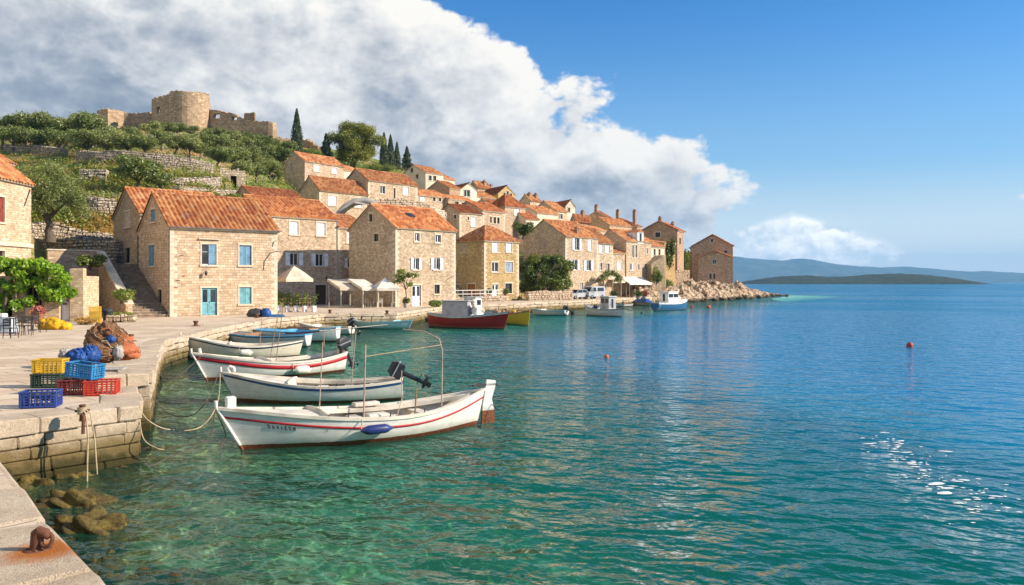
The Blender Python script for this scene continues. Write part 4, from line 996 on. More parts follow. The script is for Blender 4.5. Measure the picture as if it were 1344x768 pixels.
def house(key):
    h = HS[key]; W, D, he, hr, a = h['W'], h['D'], h['he'], h['hr'], h['a']; d = h['d']
    ux, uy = h['u']; vx, vy = h['v']
    rt = thing(h['name'], h['label'], 'chapel' if h['name'] == 'chapel' else 'house', (h['Cx'], d, h['gz']), a, h['group'] or None)
    lod = 0 if d < 70 else 1 if d < 130 else 2
    base = -4.0 if h['gz'] > 2.2 else -.9
    def sol_(x, y, face):
        t_ = (x-CX)/F; eu, ev = (ux, uy) if face == 'f' else (vx, vy)
        s = (t_*d-h['Cx'])/(eu-t_*ev); return s, d+s*ev
    ops = {'f': [], 'l': []}; spec = []
    for face in ('f', 'l'):
        for (x0, y0, x1, y1, kind, colk) in h[face]:
            sa, _ = sol_(x0, 0, face); sb, _ = sol_(x1, 0, face); _, dd = sol_((x0+x1)/2, 0, face)
            s0, s1 = min(sa, sb), max(sa, sb); lim = W if face == 'f' else D
            s0 = max(s0, .15); s1 = min(s1, lim-.15)
            za, zb = H-(y1-HY)/F*dd-h['gz'], H-(y0-HY)/F*dd-h['gz']
            if kind == 'd': za = .05 if h['gz'] < 2.2 else za
            if s1-s0 < .15: continue
            ops[face].append((s0, za, s1, zb)); spec.append((face, s0, za, s1, zb, kind, colk))
    rf = h['roof']
    fk = 'gable' if rf == 'V' else 'rect'; lk = 'gable' if rf == 'G' else 'shed' if rf == 'S' else 'rect'
    wmb = MB(); dp = .17
    def face_add(mp, polys, opl, flip):
        for p in polys:
            vs = [mp(s, 0, z) for s, z in p]; wmb.add(vs, [tuple(range(len(vs)))[::-1] if flip else tuple(range(len(vs)))])
        for (s0, z0, s1, z1) in opl:
            for (p, q) in (((s0,z0),(s1,z0)), ((s1,z0),(s1,z1)), ((s1,z1),(s0,z1)), ((s0,z1),(s0,z0))):
                vs = [mp(p[0],0,p[1]), mp(q[0],0,q[1]), mp(q[0],-dp,q[1]), mp(p[0],-dp,p[1])]; wmb.add(vs, [(0,1,2,3)])
    Pf = lambda s, o_, z: (s, -o_, z)
    Pl = lambda s, o_, z: (-o_, s, z)
    face_add(Pf, face_polys(W, base, he, hr, fk, ops['f']), ops['f'], False)
    face_add(Pl, face_polys(D, base, he, hr, lk, ops['l']), ops['l'], True)
    bk = he if rf != 'S' else hr
    for p in face_polys(W, base, bk, hr, fk, []): wmb.add([(s, D, z) for s, z in p], [tuple(range(len(p)))[::-1]])
    for p in face_polys(D, base, he, hr, lk, []): wmb.add([(W, s, z) for s, z in p], [tuple(range(len(p)))])
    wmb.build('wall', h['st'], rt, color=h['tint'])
    # roof
    r = MB(); ov = .10; oe = .22
    V3 = Vector
    def slope(O, e, s, wd, smax, th=.09):
        n = e.cross(s).normalized(); n = n if n.z > 0 else -n
        roof_tiles(r, O, e, s, n, wd, smax, lod)
        pts = [O, O+e*wd]; q1 = smax(wd*.9999); q0 = smax(wd*.0001)
        top_ = [O+e*wd+s*q1, O+s*q0]
        if q0 < .05 and q1 < .05: top_ = [O+e*(wd/2)+s*smax(wd/2)]
        elif abs(q0-smax(wd/2)) > .05 or abs(q1-smax(wd/2)) > .05: pass
        poly = pts+top_; k = len(poly)
        vs = [p-n*.015 for p in poly]+[p-n*th for p in poly]
        r.add(vs, [tuple(range(k)), tuple(range(2*k-1, k-1, -1))]+[(i, k+i, k+(i+1) % k, (i+1) % k) for i in range(k)], 1)
    if rf == 'G':
        kk = (hr-he)/(D/2); ln = math.hypot(1, kk); sl = (D/2+oe)*ln
        slope(V3((-ov, -oe, he-oe*kk+.06)), V3((1,0,0)), V3((0, 1/ln, kk/ln)), W+2*ov, lambda t_: sl)
        slope(V3((W+ov, D+oe, he-oe*kk+.06)), V3((-1,0,0)), V3((0, -1/ln, kk/ln)), W+2*ov, lambda t_: sl)
        ridge_tiles(r, (-ov-.02, D/2, hr+.10), (W+ov+.02, D/2, hr+.10), .14, lod)
        if lod < 2 or key in ('h10', 'h10b', 'h9'):
            for xx in (-ov, W+ov):
                for sg in (0, 1):
                    y0_ = -oe if sg == 0 else D+oe
                    ridge_tiles(r, (xx, y0_, he-oe*kk+.09), (xx, D/2, hr+.09), .10 if lod < 2 else .22, lod)
    elif rf == 'V':
        kk = (hr-he)/(W/2); ln = math.hypot(1, kk); sl = (W/2+oe)*ln
        slope(V3((-oe, D+ov, he-oe*kk+.06)), V3((0,-1,0)), V3((1/ln, 0, kk/ln)), D+2*ov, lambda t_: sl)
        slope(V3((W+oe, -ov, he-oe*kk+.06)), V3((0,1,0)), V3((-1/ln, 0, kk/ln)), D+2*ov, lambda t_: sl)
        ridge_tiles(r, (W/2, -ov-.02, hr+.10), (W/2, D+ov, hr+.10), .14, lod)
    elif rf == 'S':
        kk = (hr-he)/D; ln = math.hypot(1, kk); sl = (D+oe+.1)*ln
        slope(V3((-ov, -oe, he-oe*kk+.06)), V3((1,0,0)), V3((0, 1/ln, kk/ln)), W+2*ov, lambda t_: sl)
    else:
        rl = max(0.0, W-D)/2 if W > D else 0.0; ap0 = V3((W/2-rl if rl else W/2, D/2, hr)); ap1 = V3((W/2+rl if rl else W/2, D/2, hr))
        cs = [V3((-oe,-oe,he-.05)), V3((W+oe,-oe,he-.05)), V3((W+oe,D+oe,he-.05)), V3((-oe,D+oe,he-.05))]
        for i in range(4):
            A, B = cs[i], cs[(i+1) % 4]; e = (B-A); wd = e.length; e.normalize()
            pa = ap0 if i in (0, 3) else ap1; pb = ap1 if i in (0, 1) else ap0
            if i == 3: pa = pb = ap0
            if i == 1: pa = pb = ap1
            ta, tb = (pa-A).dot(e), (pb-A).dot(e); s = (pa-A)-e*ta; L = s.length; s.normalize()
            slope(A, e, s, wd, (lambda ta, tb, L, wd: lambda t_: max(0.0, L*(t_/ta if t_ < ta else 1 if t_ <= tb else (wd-t_)/(wd-tb))))(ta, tb, L, wd))
        for A, B in ((cs[0], ap0), (cs[1], ap1), (cs[2], ap1), (cs[3], ap0)): ridge_tiles(r, A+V3((0,0,.06)), B+V3((0,0,.06)), .13, lod)
    roof = r.build('roof', [TILE, TRIM], rt, color=h['rt'])
    if h['sk']:
        s_, q_ = h['sk']; kk = (hr-he)/(D/2); M_ = Matrix.Translation((W*s_, D/2*q_, he+(hr-he)*q_+.17)) @ Matrix.Rotation(math.atan(kk), 4, 'X')
        MB().box(-.45, -.4, 0, .45, .4, .06, 0, M_).build('skylight', GLASS, roof)
    for (cu, cv, ch) in h['chim']:
        zb_ = he+(hr-he)*(1-abs(2*cv-1))*.8 if rf == 'G' else he
        c = MB(); x_, y_ = W*cu, D*cv; tz = (max(hr, zb_) if ch > 1.5 else he+(hr-he)*(1-abs(2*cv-1)))+ch*.6
        c.box(x_-.32, y_-.32, zb_-.3, x_+.32, y_+.32, tz); c.box(x_-.38, y_-.38, tz, x_+.38, y_+.38, tz+.10)
        for dx_ in (-.27, .13):
            for dy_ in (-.27, .13): c.box(x_+dx_, y_+dy_, tz+.1, x_+dx_+.14, y_+dy_+.14, tz+.3)
        c.box(x_-.36, y_-.36, tz+.3, x_+.36, y_+.36, tz+.36)
        c.lathe([(.33, 0), (.2, .2), (.02, .32)], 8, 1, Matrix.Translation((x_, y_, tz+.36)))
        c.build('chimney', [RUBBLE, TILE], roof, color=(.75, .62, .55))
    # eaves course
    cn = MB()
    if rf != 'V':
        cn.box(-.06, -.13, he-.19, W+.06, -.002, he-.03); cn.box(-.06, D+.002, he-.19, W+.06, D+.13, he-.03)
    else:
        cn.box(-.13, 0, he-.19, -.002, D, he-.03); cn.box(W+.002, 0, he-.19, W+.13, D, he-.03)
    cn.build('cornice', TRIM, rt)
    if lod < 2 and h['st'] is not PLASTER and key not in ('left', 'left2'):       # dressed corner stones
        q = MB(); q2 = MB(); zz = base+.9 if base > -2 else -1
        i = 0
        while zz < he-.5:
            hh = random.uniform(.24, .34); lx_, ly_ = ((.5, .28), (.28, .5))[i % 2]
            q.bbox(-.014, -.014, zz+.008, lx_, .10, zz+hh-.008, .012, 0, None, .004); q.bbox(-.014, .112, zz+.008, .10, ly_, zz+hh-.008, .012, 0, None, .004) if ly_ > .3 else None
            q2.bbox(W-lx_, -.014, zz+.008, W+.014, .10, zz+hh-.008, .012, 0, None, .004)
            zz += hh; i += 1
        q.build('quoins', TRIM, rt); q2.build('quoins', TRIM, rt)
    for (face, s0, z0, s1, z1, kind, colk) in spec: window(rt, Pf if face == 'f' else Pl, s0, z0, s1, z1, kind, colk, d)
    h['root'] = rt; h['Pf'] = Pf
    return rt
for k_ in HS: house(k_)
PIPE = paint('grey_pipe', (.13, .12, .115), .5, .3)
# small fittings of single houses
def loc(key, x, y, z):
    h = HS[key]; return Vector((h['Cx']+h['u'][0]*x+h['v'][0]*y, h['d']+h['u'][1]*x+h['v'][1]*y, h['gz']+z))
def fit(key, name, mb, mat): return mb.build(name, mat, HS[key]['root'])
h = HS['h1']; W, he, D = h['W'], h['he'], h['D']
mb = MB(); mb.tube([(-.07, -.07, .05), (-.07, -.07, he-.3), (-.07, -.2, he-.08)], .045, 8); mb.tube([(-.15, -.24, he-.06), (W+.15, -.24, he-.06)], .06, 8); fit('h1', 'gutter', mb, PIPE); mb = MB(); mb.tube([(-.06, D+.12, 2.2), (-.06, D+.12, he-.3)], .05, 8); fit('h1', 'downpipe', mb, PIPE)
mb = MB(); mb.tube([(W*.305, -.05, 3.15), (W*.305, -.28, 3.3)], .02, 6); mb.lathe([(.02, .18), (.09, .14), (.11, 0), (.08, -.12), (.02, -.16)], 10, 0, Matrix.Translation((W*.305, -.3, 3.12))); fit('h1', 'wall_lamp', mb, IRON)
mb = MB(); mb.tube([(W*.86, -.03, 3.4), (W*.87, -.05, 4.1), (W*.93, -.05, 4.75), (W*.99, -.06, 4.9), (W*1.04, -.06, 4.85)], .022, 6); mb.tube([(W*.95, -.04, 5.2), (W*.96, -.06, 5.6), (W*.99, -.05, 5.75)], .018, 6); fit('h1', 'cable', mb, IRON)
for xx, zz in ((.10, 4.4), (.07, 2.6), (.12, 2.9), (.05, 2.1)):
    mb = MB(); mb.box(W*xx-.14, -.03, zz, W*xx+.14, -.002, zz+.03); mb.tube([(W*xx-.1, -.03, zz), (W*xx-.06, -.2, zz+.05)], .015, 5); fit('h1', 'wall_bracket', mb, RUST)
h = HS['h2']; mb = MB(); mb.tube([(h['W']-.05, -.07, .1), (h['W']-.05, -.07, h['he']-.1)], .055, 8); mb.tube([(h['W']-.05, -.07, 3.6), (h['W']+3.0, -.07, 3.5)], .03, 6); fit('h2', 'drainpipe', mb, GREYMETAL)
mb = MB(); mb.tube([(h['W']*.83, -.02, 2.9), (h['W']*.83, -.2, 3.05)], .02, 6); mb.lathe([(.02, .15), (.08, .1), (.1, -.05), (.03, -.15)], 8, 0, Matrix.Translation((h['W']*.83, -.22, 2.95))); fit('h2', 'wall_lamp', mb, IRON)
h = HS['h4']; mb = MB(); mb.tube([(h['W']*.82, -.03, 2.6), (h['W']*.9, -.05, 3.0), (h['W']*.98, -.04, 3.2)], .03, 6); fit('h4', 'cable', mb, IRON)
h = HS['h7']; W = h['W']
mb = MB(); x0, x1 = W*.42, W*.66; z0 = h['he']-.4; z1 = z0+2.0
mb.box(x0, -.10, z0, x1, 2.2, z1); mb.add([(x0-.1,-.2,z1),(x1+.1,-.2,z1),(x1+.1,2.4,z1),(x0-.1,2.4,z1),((x0+x1)/2,-.2,z1+.5),((x0+x1)/2,2.4,z1+.5)], [(0,1,4),(1,2,5,4),(3,0,4,5),(0,3,2,1)], 1)
o = fit('h7', 'dormer', mb, [WHITE, TILE]); mb = MB(); xm = (x0+x1)/2
mb.box(xm-.32, -.12, z0+.4, xm+.32, -.103, z1-.15); mb.build('pane', GLASS, o)
h = HS['left']; mb = MB(); W = h['W']; mb.box(-.2, -.12, 4.9, W+.1, -.002, 5.15); fit('left', 'string_course', mb, TRIM)
mb = MB(); mb.tube([(W-.9, -.05, h['he']-1.6), (W-.25, -.08, h['he']-.4)], .03, 6); fit('left', 'wall_bracket', mb, IRON)

# ------------------------------------------------------------------ castle ruin on the hilltop
def ruin(mb, pts, ztops, zb, th, ops=(), step=.55, rag=.35, seed=1):
    """thick broken wall along a plan line; ops: (dist0, z0, dist1, z1) see-through openings"""
    P = [Vector((p[0], p[1], 0)) for p in pts]; L = [0]
    for a, b in zip(P[:-1], P[1:]): L.append(L[-1]+(b-a).length)
    n = max(2, int(L[-1]/step)); rnd = random.Random(seed)
    cut = sorted({*[L[-1]*i/n for i in range(n+1)], *[o[0] for o in ops], *[o[2] for o in ops]})
    def at(q):
        for i in range(len(P)-1):
            if q <= L[i+1]+1e-6:
                t_ = (q-L[i])/(L[i+1]-L[i]); d = (P[i+1]-P[i]).normalized()
                if i+1 < len(P)-1 and t_ > .5: d = d.lerp((P[i+2]-P[i+1]).normalized(), (t_-.5)).normalized()
                if i > 0 and t_ < .5: d = d.lerp((P[i]-P[i-1]).normalized(), (.5-t_)).normalized()
                return P[i].lerp(P[i+1], t_), Vector((d.y, -d.x, 0))
        return P[-1], Vector((0, -1, 0))
    prev = None
    for a, b in zip(cut[:-1], cut[1:]):
        if b-a < 1e-4: continue
        (pa, na), (pb, nb) = at(a), at(b); tz = np.interp((a+b)/2, np.linspace(0, L[-1], len(ztops)), ztops)+rnd.uniform(-rag, rag)*.5
        spans = [(zb, tz)]
        for o in ops:
            if o[0]-1e-6 <= a and b <= o[2]+1e-6:
                spans = [(zb, o[1]), (o[3], tz)]
        for z0, z1 in spans:
            if z1-z0 < .05: continue
            vs = [pa, pb, pb-nb*th, pa-na*th]
            v8 = [(p.x, p.y, z0) for p in vs]+[(p.x, p.y, z1+(rnd.uniform(-.1, .1) if z1 == tz else 0)) for p in vs]
            fs = [(0,1,5,4),(1,2,6,5),(2,3,7,6),(3,0,4,7),(4,5,6,7),(3,2,1,0)]
            mb.add(v8, fs)
CAS = thing('castle_ruin', 'roofless ruined stone castle with a round-cornered tower crowning the hill', 'castle', tuple(px(250, 172, 165)))
c0 = CAS.location.copy()
def plan(x, d): return ((x-CX)/F*d-c0.x, d-c0.y)
def zpx(y, d): return H-(y-HY)/F*d-c0.z
mb = MB(); d = 165
cxr, cyr = plan(249, d+4); rad = 4.2
arc = [(cxr+rad*math.cos(R(q)), cyr+rad*math.sin(R(q))) for q in range(215, 365, 14)]
left_ = [plan(199, d+6.2), plan(206, d+5.0), plan(222, d+2.9)]
pts = left_+arc+[plan(276.5, d+8.5)]
zt = [zpx(128, d+5), zpx(125, d+3), zpx(120.5, d+1), zpx(119.5, d), zpx(120, d), zpx(122, d+2), zpx(126, d+4), zpx(137, d+7)]
q0 = Vector(plan(206, d+5.0)).xy if False else None
L1 = math.dist(left_[0], left_[1])
ruin(mb, pts, zt, zpx(186, d), 1.1, ((L1-.1, zpx(141.5, d), L1+.95, zpx(133, d)),), .5, .35, 3)
ruin(mb, [plan(199, d+6.2), plan(203, d+13), plan(240, d+14)], [zpx(147, d), zpx(150, d), zpx(150, d)], zpx(180, d), 1.0, (), .6, .5, 4)
mb.build('tower', CASTLEST, CAS)
mb = MB()
pts = [plan(272, d+4.2), plan(300, d+2.5), plan(330, d+1.0), plan(352, d-.5)]
zt = [zpx(138, d), zpx(140, d), zpx(143, d), zpx(146, d), zpx(154, d), zpx(157, d), zpx(159, d), zpx(160, d)]
def run(x0): return np.interp(x0, [272, 300, 330, 352], np.cumsum([0]+[math.dist(a, b) for a, b in zip(pts[:-1], pts[1:])]))
ruin(mb, pts, zt, zpx(200, d), 1.0, ((run(280), zpx(151, d), run(288.5), zpx(144.5, d)), (run(304), zpx(155, d), run(311), zpx(150, d))), .5, .16, 6)
mb.build('curtain_wall', CASTLEST, CAS)
mb = MB(); ruin(mb, [plan(320, d+6), plan(320.5, d+1.8), plan(335.5, d+.9), plan(336, d+5)], [zpx(146.5, d)]*3, zpx(165, d), .9, (), .5, .15, 7); mb.build('turret', CASTLEST, CAS, color=(.85, .75, .7))
mb = MB(); pe = [plan(352, d-.5), plan(358, d-.4), plan(362.5, d+1.0), plan(364, d+4)]
ruin(mb, pe, [zpx(160, d), zpx(160.5, d), zpx(163, d), zpx(165, d)], zpx(198, d), 1.2, ((.0, zpx(200, d), .95, zpx(179, d)),), .35, .3, 8); mb.build('end_bastion', CASTLEST, CAS)
mb = MB(); ruin(mb, [plan(364, d+6), plan(392, d+9), plan(404, d+7), plan(417, d+5)], [zpx(172, d), zpx(174, d), zpx(176, d), zpx(186, d)], zpx(205, d), .9, (), .5, .5, 9); mb.build('low_wall', CASTLEST, CAS, color=(1.05, 1, .95))
mb = MB(); ruin(mb, [plan(127, d+10), plan(141, d+6), plan(167, d+10)], [zpx(143, d+8), zpx(142.5, d+7), zpx(145, d+8), zpx(146, d+9)], zpx(170, d), .9, (), .5, .3, 10); mb.build('corner_tower', CASTLEST, CAS)
mb = MB(); ruin(mb, [plan(147, d+9), plan(170, d+9.5), plan(199, d+8)], [zpx(152, d+9), zpx(147, d+9), zpx(148, d+9), zpx(147.5, d+9), zpx(149, d+8)], zpx(172, d), .9, (), .5, .5, 11); mb.build('rampart', CASTLEST, CAS, color=(.8, .78, .8))

# ------------------------------------------------------------------ dry stone walls on the slope
def stone_run(name, label, pxs, hts, th=.8, mat=None, cat='stone wall', grp=None, ds=None, sink=1.0, blk=(.28, .6), rowh=.3):
    mat = mat or DRYST; pts = [hit(x, y) if ds is None else px(x, y, ds[i]) for i, (x, y) in enumerate(pxs)]
    o0 = pts[0].copy(); mb = MB(); rnd = random.Random(len(label))
    for k, (a, b) in enumerate(zip(pts[:-1], pts[1:])):
        L = (Vector((b.x, b.y))-Vector((a.x, a.y))).length; ang = math.atan2(b.y-a.y, b.x-a.x)
        ha, hb = hts[k], hts[k+1]; rows = int((max(ha, hb)+sink)/rowh)+1
        M = Matrix.Translation((a.x-o0.x, a.y-o0.y, 0)) @ Matrix.Rotation(ang, 4, 'Z')
        for r in range(rows):
            x = 0
            while x < L-.02:
                bl = min(rnd.uniform(*blk), L-x); xm = x+bl/2; t_ = xm/L
                zb_ = a.z+(b.z-a.z)*t_-o0.z-sink; zt_ = zb_+sink+ha+(hb-ha)*t_
                z0 = zb_+r*rowh; z1 = min(z0+rowh, zt_+rnd.uniform(-.08, .1))
                if z1-z0 > .08: mb.bbox(x+.01, -rnd.uniform(0, .14), z0+.012, x+bl-.01, th, z1, .045, 0, M, .03)
                x += bl
    o = mb.build(name, mat, None, o0); return tag(o, label, cat, grp)
TW = 'terrace walls of the olive grove'
stone_run('terrace_wall', 'long pale dry stone terrace wall above the bright green grass strip', [(100,212),(125,216),(160,218),(205,221),(250,225),(281,229)], [1.2,1.4,1.6,1.6,1.5,1.2], 1.0, None, 'terrace wall', TW)
stone_run('terrace_wall', 'pale dry stone wall below the bright green grass strip', [(104,241),(140,243)], [1.5,1.3], .9, None, 'terrace wall', TW)
stone_run('terrace_wall', 'low tumbled terrace wall above the roof of the blue-shuttered house', [(205,243),(240,246),(290,247)], [.9,1.0,.8], .9, None, 'terrace wall', TW)
stone_run('terrace_wall', 'lowest pale terrace wall just behind the long tiled roof', [(236,258),(270,259),(325,262)], [.8,.9,.7], .9, None, 'terrace wall', TW)
stone_run('terrace_wall', 'short dark wall high under the castle tower', [(198,189),(232,189)], [1.3,1.2], .9, None, 'terrace wall', TW)
stone_run('terrace_wall', 'dark terrace wall at the top left of the slope under the olive row', [(5,199),(40,202),(80,207)], [1.0,1.1,1.0], .9, None, 'terrace wall', TW)
stone_run('terrace_wall', 'small wall end at the right of the grove beside the bushes', [(300,190),(330,196)], [.8,.7], .8, None, 'terrace wall', TW)
stone_run('terrace_wall', 'shadowed stone wall right of the big olive tree', [(104,282),(128,284),(153,287)], [1.7,1.7,1.6], .9, None, 'terrace wall', TW)
stone_run('terrace_wall', 'pale rubble bank at the foot of the big olive tree', [(36,318),(70,318),(108,320),(152,322)], [1.3,1.4,1.0,.6], 1.0, None, 'terrace wall', TW)
stone_run('retaining_wall', 'dark retaining wall between the left house and the top of the stairs', [(36,350),(70,347),(110,345),(152,345)], [1.9,2.0,1.95,1.9], .9, None, 'stone wall', None, ds=[67,66.3,65.6,65], sink=3.5)
# ruined hut in the grove
hp = hit(306, 252); HUT = thing('ruined_hut', 'small ruined stone hut with a dark doorway among the bushes above the roofs', 'hut', tuple(hp), R(20))
mb = MB(); ruin(mb, [(-1.7, 2), (-1.7, 0), (1.6, 0), (1.6, 2)], [2.0, 2.5, 2.4, 1.5], -1.2, .5, ((2+1.35, -1.2, 2+2.15, 1.6),), .4, .35, 13); mb.build('wall', DRYST, HUT, color=(1.15, 1.1, 1.0))
mb = MB(); mb.box(-.4, .35, -.6, .5, .4, 1.6); mb.build('doorway', DARK, HUT)
# ruined wall with arch in the middle of the village
stone_run('village_wall', 'high stone terrace wall below the broad house half way up the hill', [(492,284),(530,283),(565,284)], [2.3,2.4,1.7], .8, RUBBLE, 'stone wall', None, ds=[108,110,113], sink=3, blk=(.4,.8))
stone_run('village_wall', 'whitish ruined wall between the long low house and the roofs below', [(560,287),(586,289)], [2.0,1.2], .8, PLASTER, 'stone wall', None, ds=[116,118], sink=3, blk=(.4,.9))
mb = MB()
mb.tube([(-1.8, 0, 0), (-1.0, .3, 1.0), (.2, .6, 1.8), (1.6, .8, 2.0), (2.8, .7, 1.5)], .5, 8, 0)
mb.add([(-2,-1.2,-.1),(3,-.9,1.2),(3,1.4,1.6),(-2,1.2,.4),(.5,-1.1,1.5),(.5,1.2,2.1)], [(0,4,5,3),(4,1,2,5)], 0)
tag(mb.build('shed_roof', GREYWOOD, None, px(462, 283, 104)), 'curved grey lean-to roof tucked behind the three-storey house', 'shed roof')
# sloping grey wall below the cream house
o0 = px(855, 380, 138); mb = MB()
P0 = [px(855, 346, 138)-o0, px(871, 335, 139.5)-o0, px(874, 335, 141)-o0, px(874, 388, 141)-o0, px(855, 388, 138)-o0]
bk = [p+Vector((-1.2, 1.6, 0)) for p in P0]
mb.add(P0+bk, [(4,3,2,1,0),(5,6,7,8,9),(0,1,6,5),(1,2,7,6),(2,3,8,7),(3,4,9,8),(4,0,5,9)])
tag(mb.build('sloping_wall', BROWNST, None, o0, color=(.75,.78,.75)), 'grey weathered wall with a sloping top right of the dormer house', 'stone wall')
stone_run('garden_wall', 'dark flat-topped stone wall above the rocks left of the point houses', [(876,376),(905,375)], [3.2,3.2], .8, BROWNST, 'stone wall', None, ds=[160,166], sink=3, blk=(.5,.9))
stone_run('garden_wall', 'low rubble wall along the quay under the round carob tree', [(693,394),(712,393.8),(734,393.4),(752,392.6)], [1.1,1.25,1.25,1.3], .6, RUBBLE, 'stone wall', None, ds=[107,108.5,110.5,112.5], sink=.6, blk=(.35,.7))
stone_run('garden_wall', 'low stone terrace edge in front of the ochre house', [(596,397),(636,395.4),(668,394.4)], [.55,.6,.6], .6, RUBBLE, 'stone wall', None, ds=[92,98,102], sink=.6, blk=(.4,.8))
mb = MB(); t0 = px(596, 391, 96); 
mb.add([(-2.8,.5,-1.4),(6.5,7.5,-1.4),(2.6,12.5,-1.4),(-6.2,6,-1.4),(-2.8,.5,0),(6.5,7.5,0),(2.6,12.5,0),(-6.2,6,0)], [(4,5,6,7),(0,1,5,4),(1,2,6,5),(2,3,7,6),(3,0,4,7)])
tt = mb.build('terrace_floor', PAVE, None, (t0.x, t0.y, 1.62)); tt['kind'] = 'structure'

# ------------------------------------------------------------------ stairs beside the blue-shuttered house and their parapet
h = HS['h1']; M1 = (h['Cx'], h['d'], h['gz'])
n = 20; rise = .195; run_ = .42; mb = MB()
for i in range(n): mb.bbox(-2.35+random.uniform(-.02, .02), .1+i*run_, -.3+i*rise*.0, -.05, .1+n*run_+1.0, (i+1)*rise-.06, .01, 0, None, .004); mb.bbox(-2.36, .06+i*run_, (i+1)*rise-.06, -.05, .1+(i+1)*run_+.05, (i+1)*rise, .012, 0, None, .005)
o = mb.build('stone_stairs', RUBBLE, None, M1, h['a'], (.62, .60, .58)); tag(o, 'worn stone stairs climbing beside the gable of the blue-shuttered house', 'stairs')
mb = MB(); prof = [(0.3, .95), (1.2, 1.35), (4.0, 2.75), (7.0, 4.2), (8.4, 4.8), (10, 4.9)]
for (y0, z0), (y1, z1) in zip(prof[:-1], prof[1:]):
    mb.add([(-2.85,y0,-.6),(-2.4,y0,-.6),(-2.4,y1,-.6),(-2.85,y1,-.6),(-2.85,y0,z0),(-2.4,y0,z0),(-2.4,y1,z1),(-2.85,y1,z1)], [(0,3,2,1),(4,5,6,7),(0,1,5,4),(1,2,6,5),(2,3,7,6),(3,0,4,7)])
    mb.add([(-2.92,y0,z0+.004),(-2.33,y0,z0+.004),(-2.33,y1,z1+.004),(-2.92,y1,z1+.004),(-2.92,y0,z0+.11),(-2.33,y0,z0+.11),(-2.33,y1,z1+.11),(-2.92,y1,z1+.11)], [(0,3,2,1),(4,5,6,7),(0,1,5,4),(1,2,6,5),(2,3,7,6),(3,0,4,7)], 1)
mb.box(-6.2, 8.3, -.6, -2.86, 8.8, 4.85); mb.box(-6.25, 8.22, 4.852, -2.9, 8.88, 4.96, 1)
tag(mb.build('stair_parapet', [RUBBLE, TRIM], None, M1, h['a'], (.92,.86,.8)), 'sloping stone parapet wall along the left side of the stairs', 'stone wall')

# ------------------------------------------------------------------ low stone tavern at the left under the vines
TV = thing('stone_tavern', 'low flat-roofed stone building with a white graffitied door under the vines', 'tavern', tuple(gnd(-14, 423, Q)), R(12))
d_t = TV.location.y; ang = R(12); tu = (math.cos(ang), math.sin(ang))
def tv_s(x): t_ = (x-CX)/F; return (t_*d_t-TV.location.x)/(tu[0]-t_*tu[1])
W = tv_s(109.5); hh = 2.75
ops = [(tv_s(34), .95, tv_s(57), 2.25), (tv_s(80), .03, tv_s(91), 2.15), (tv_s(4), .0, tv_s(16), 2.2)]
mb = MB()
for p in face_polys(W, -.4, hh, hh, 'rect', ops): mb.add([(s, 0, z) for s, z in p], [tuple(range(len(p)))])
for (s0, z0, s1, z1) in ops:
    for (p, q) in (((s0,z0),(s1,z0)), ((s1,z0),(s1,z1)), ((s1,z1),(s0,z1)), ((s0,z1),(s0,z0))): mb.add([(p[0],0,p[1]),(q[0],0,q[1]),(q[0],.35,q[1]),(p[0],.35,p[1])], [(0,1,2,3)])
mb.box(W-.001, 0, -.4, W, 3.2, hh); mb.box(0, 3.2, -.4, W, 3.3, hh); mb.box(0, .0, hh, W, 3.3, hh+.12)
mb.bbox(tv_s(92.5), -.22, -.3, W+.12, .25, 3.35, .05, 0, None, .03); mb.bbox(tv_s(17), -.16, -.3, tv_s(34), -.002, 2.5, .04, 0, None, .02); mb.bbox(tv_s(57.5), -.12, -.3, tv_s(79.5), -.002, 2.55, .04, 0, None, .02)
mb.bbox(tv_s(34.5), -.2, -.3, tv_s(57), -.002, .92, .03, 1, None, .01)
mb.build('wall', [RUBBLE, PLASTER], TV, color=(1.1, 1.03, .92))
mb = MB(); mb.box(tv_s(34)-.05, .32, .9, tv_s(57)+.05, .36, 2.3); o = mb.build('window', DARK, TV)
mb = MB(); s0, s1 = tv_s(34), tv_s(57)
for k in range(4): mb.box(s0+(s1-s0)*k/3-.04, .2, .95, s0+(s1-s0)*k/3+.04, .3, 2.25)
mb.build('frame', WOOD, o)
mb = MB(); s0, s1 = tv_s(80), tv_s(91); mb.box(s0, .1, .03, s1, .15, 2.15); mb.box(s0+.04, .085, .06, s1-.04, .1, 1.0); o = mb.build('door', WHITE, TV)
mb = MB(); mb.box(s0+.06, .075, 1.05, s1-.06, .1, 2.05); mb.build('panel', WHITESH, o)
mb = MB()
for k, (a, b, c_, e_) in enumerate(((.50,1.72,.66,1.80),(.50,1.60,.62,1.66),(.54,1.44,.68,1.56),(.50,1.30,.60,1.40),(.58,1.26,.70,1.36),(.12,1.06,.58,1.12),(.18,1.13,.5,1.17))):
    f_ = (s1-s0)/.82; mb.box(s0+a*f_, .066, b, s0+c_*f_, .0745, e_)
mb.build('graffiti', IRON, o)
mb = MB(); mb.box(tv_s(4), .32, 0, tv_s(16), .36, 2.25); mb.build('doorway', DARK, TV)
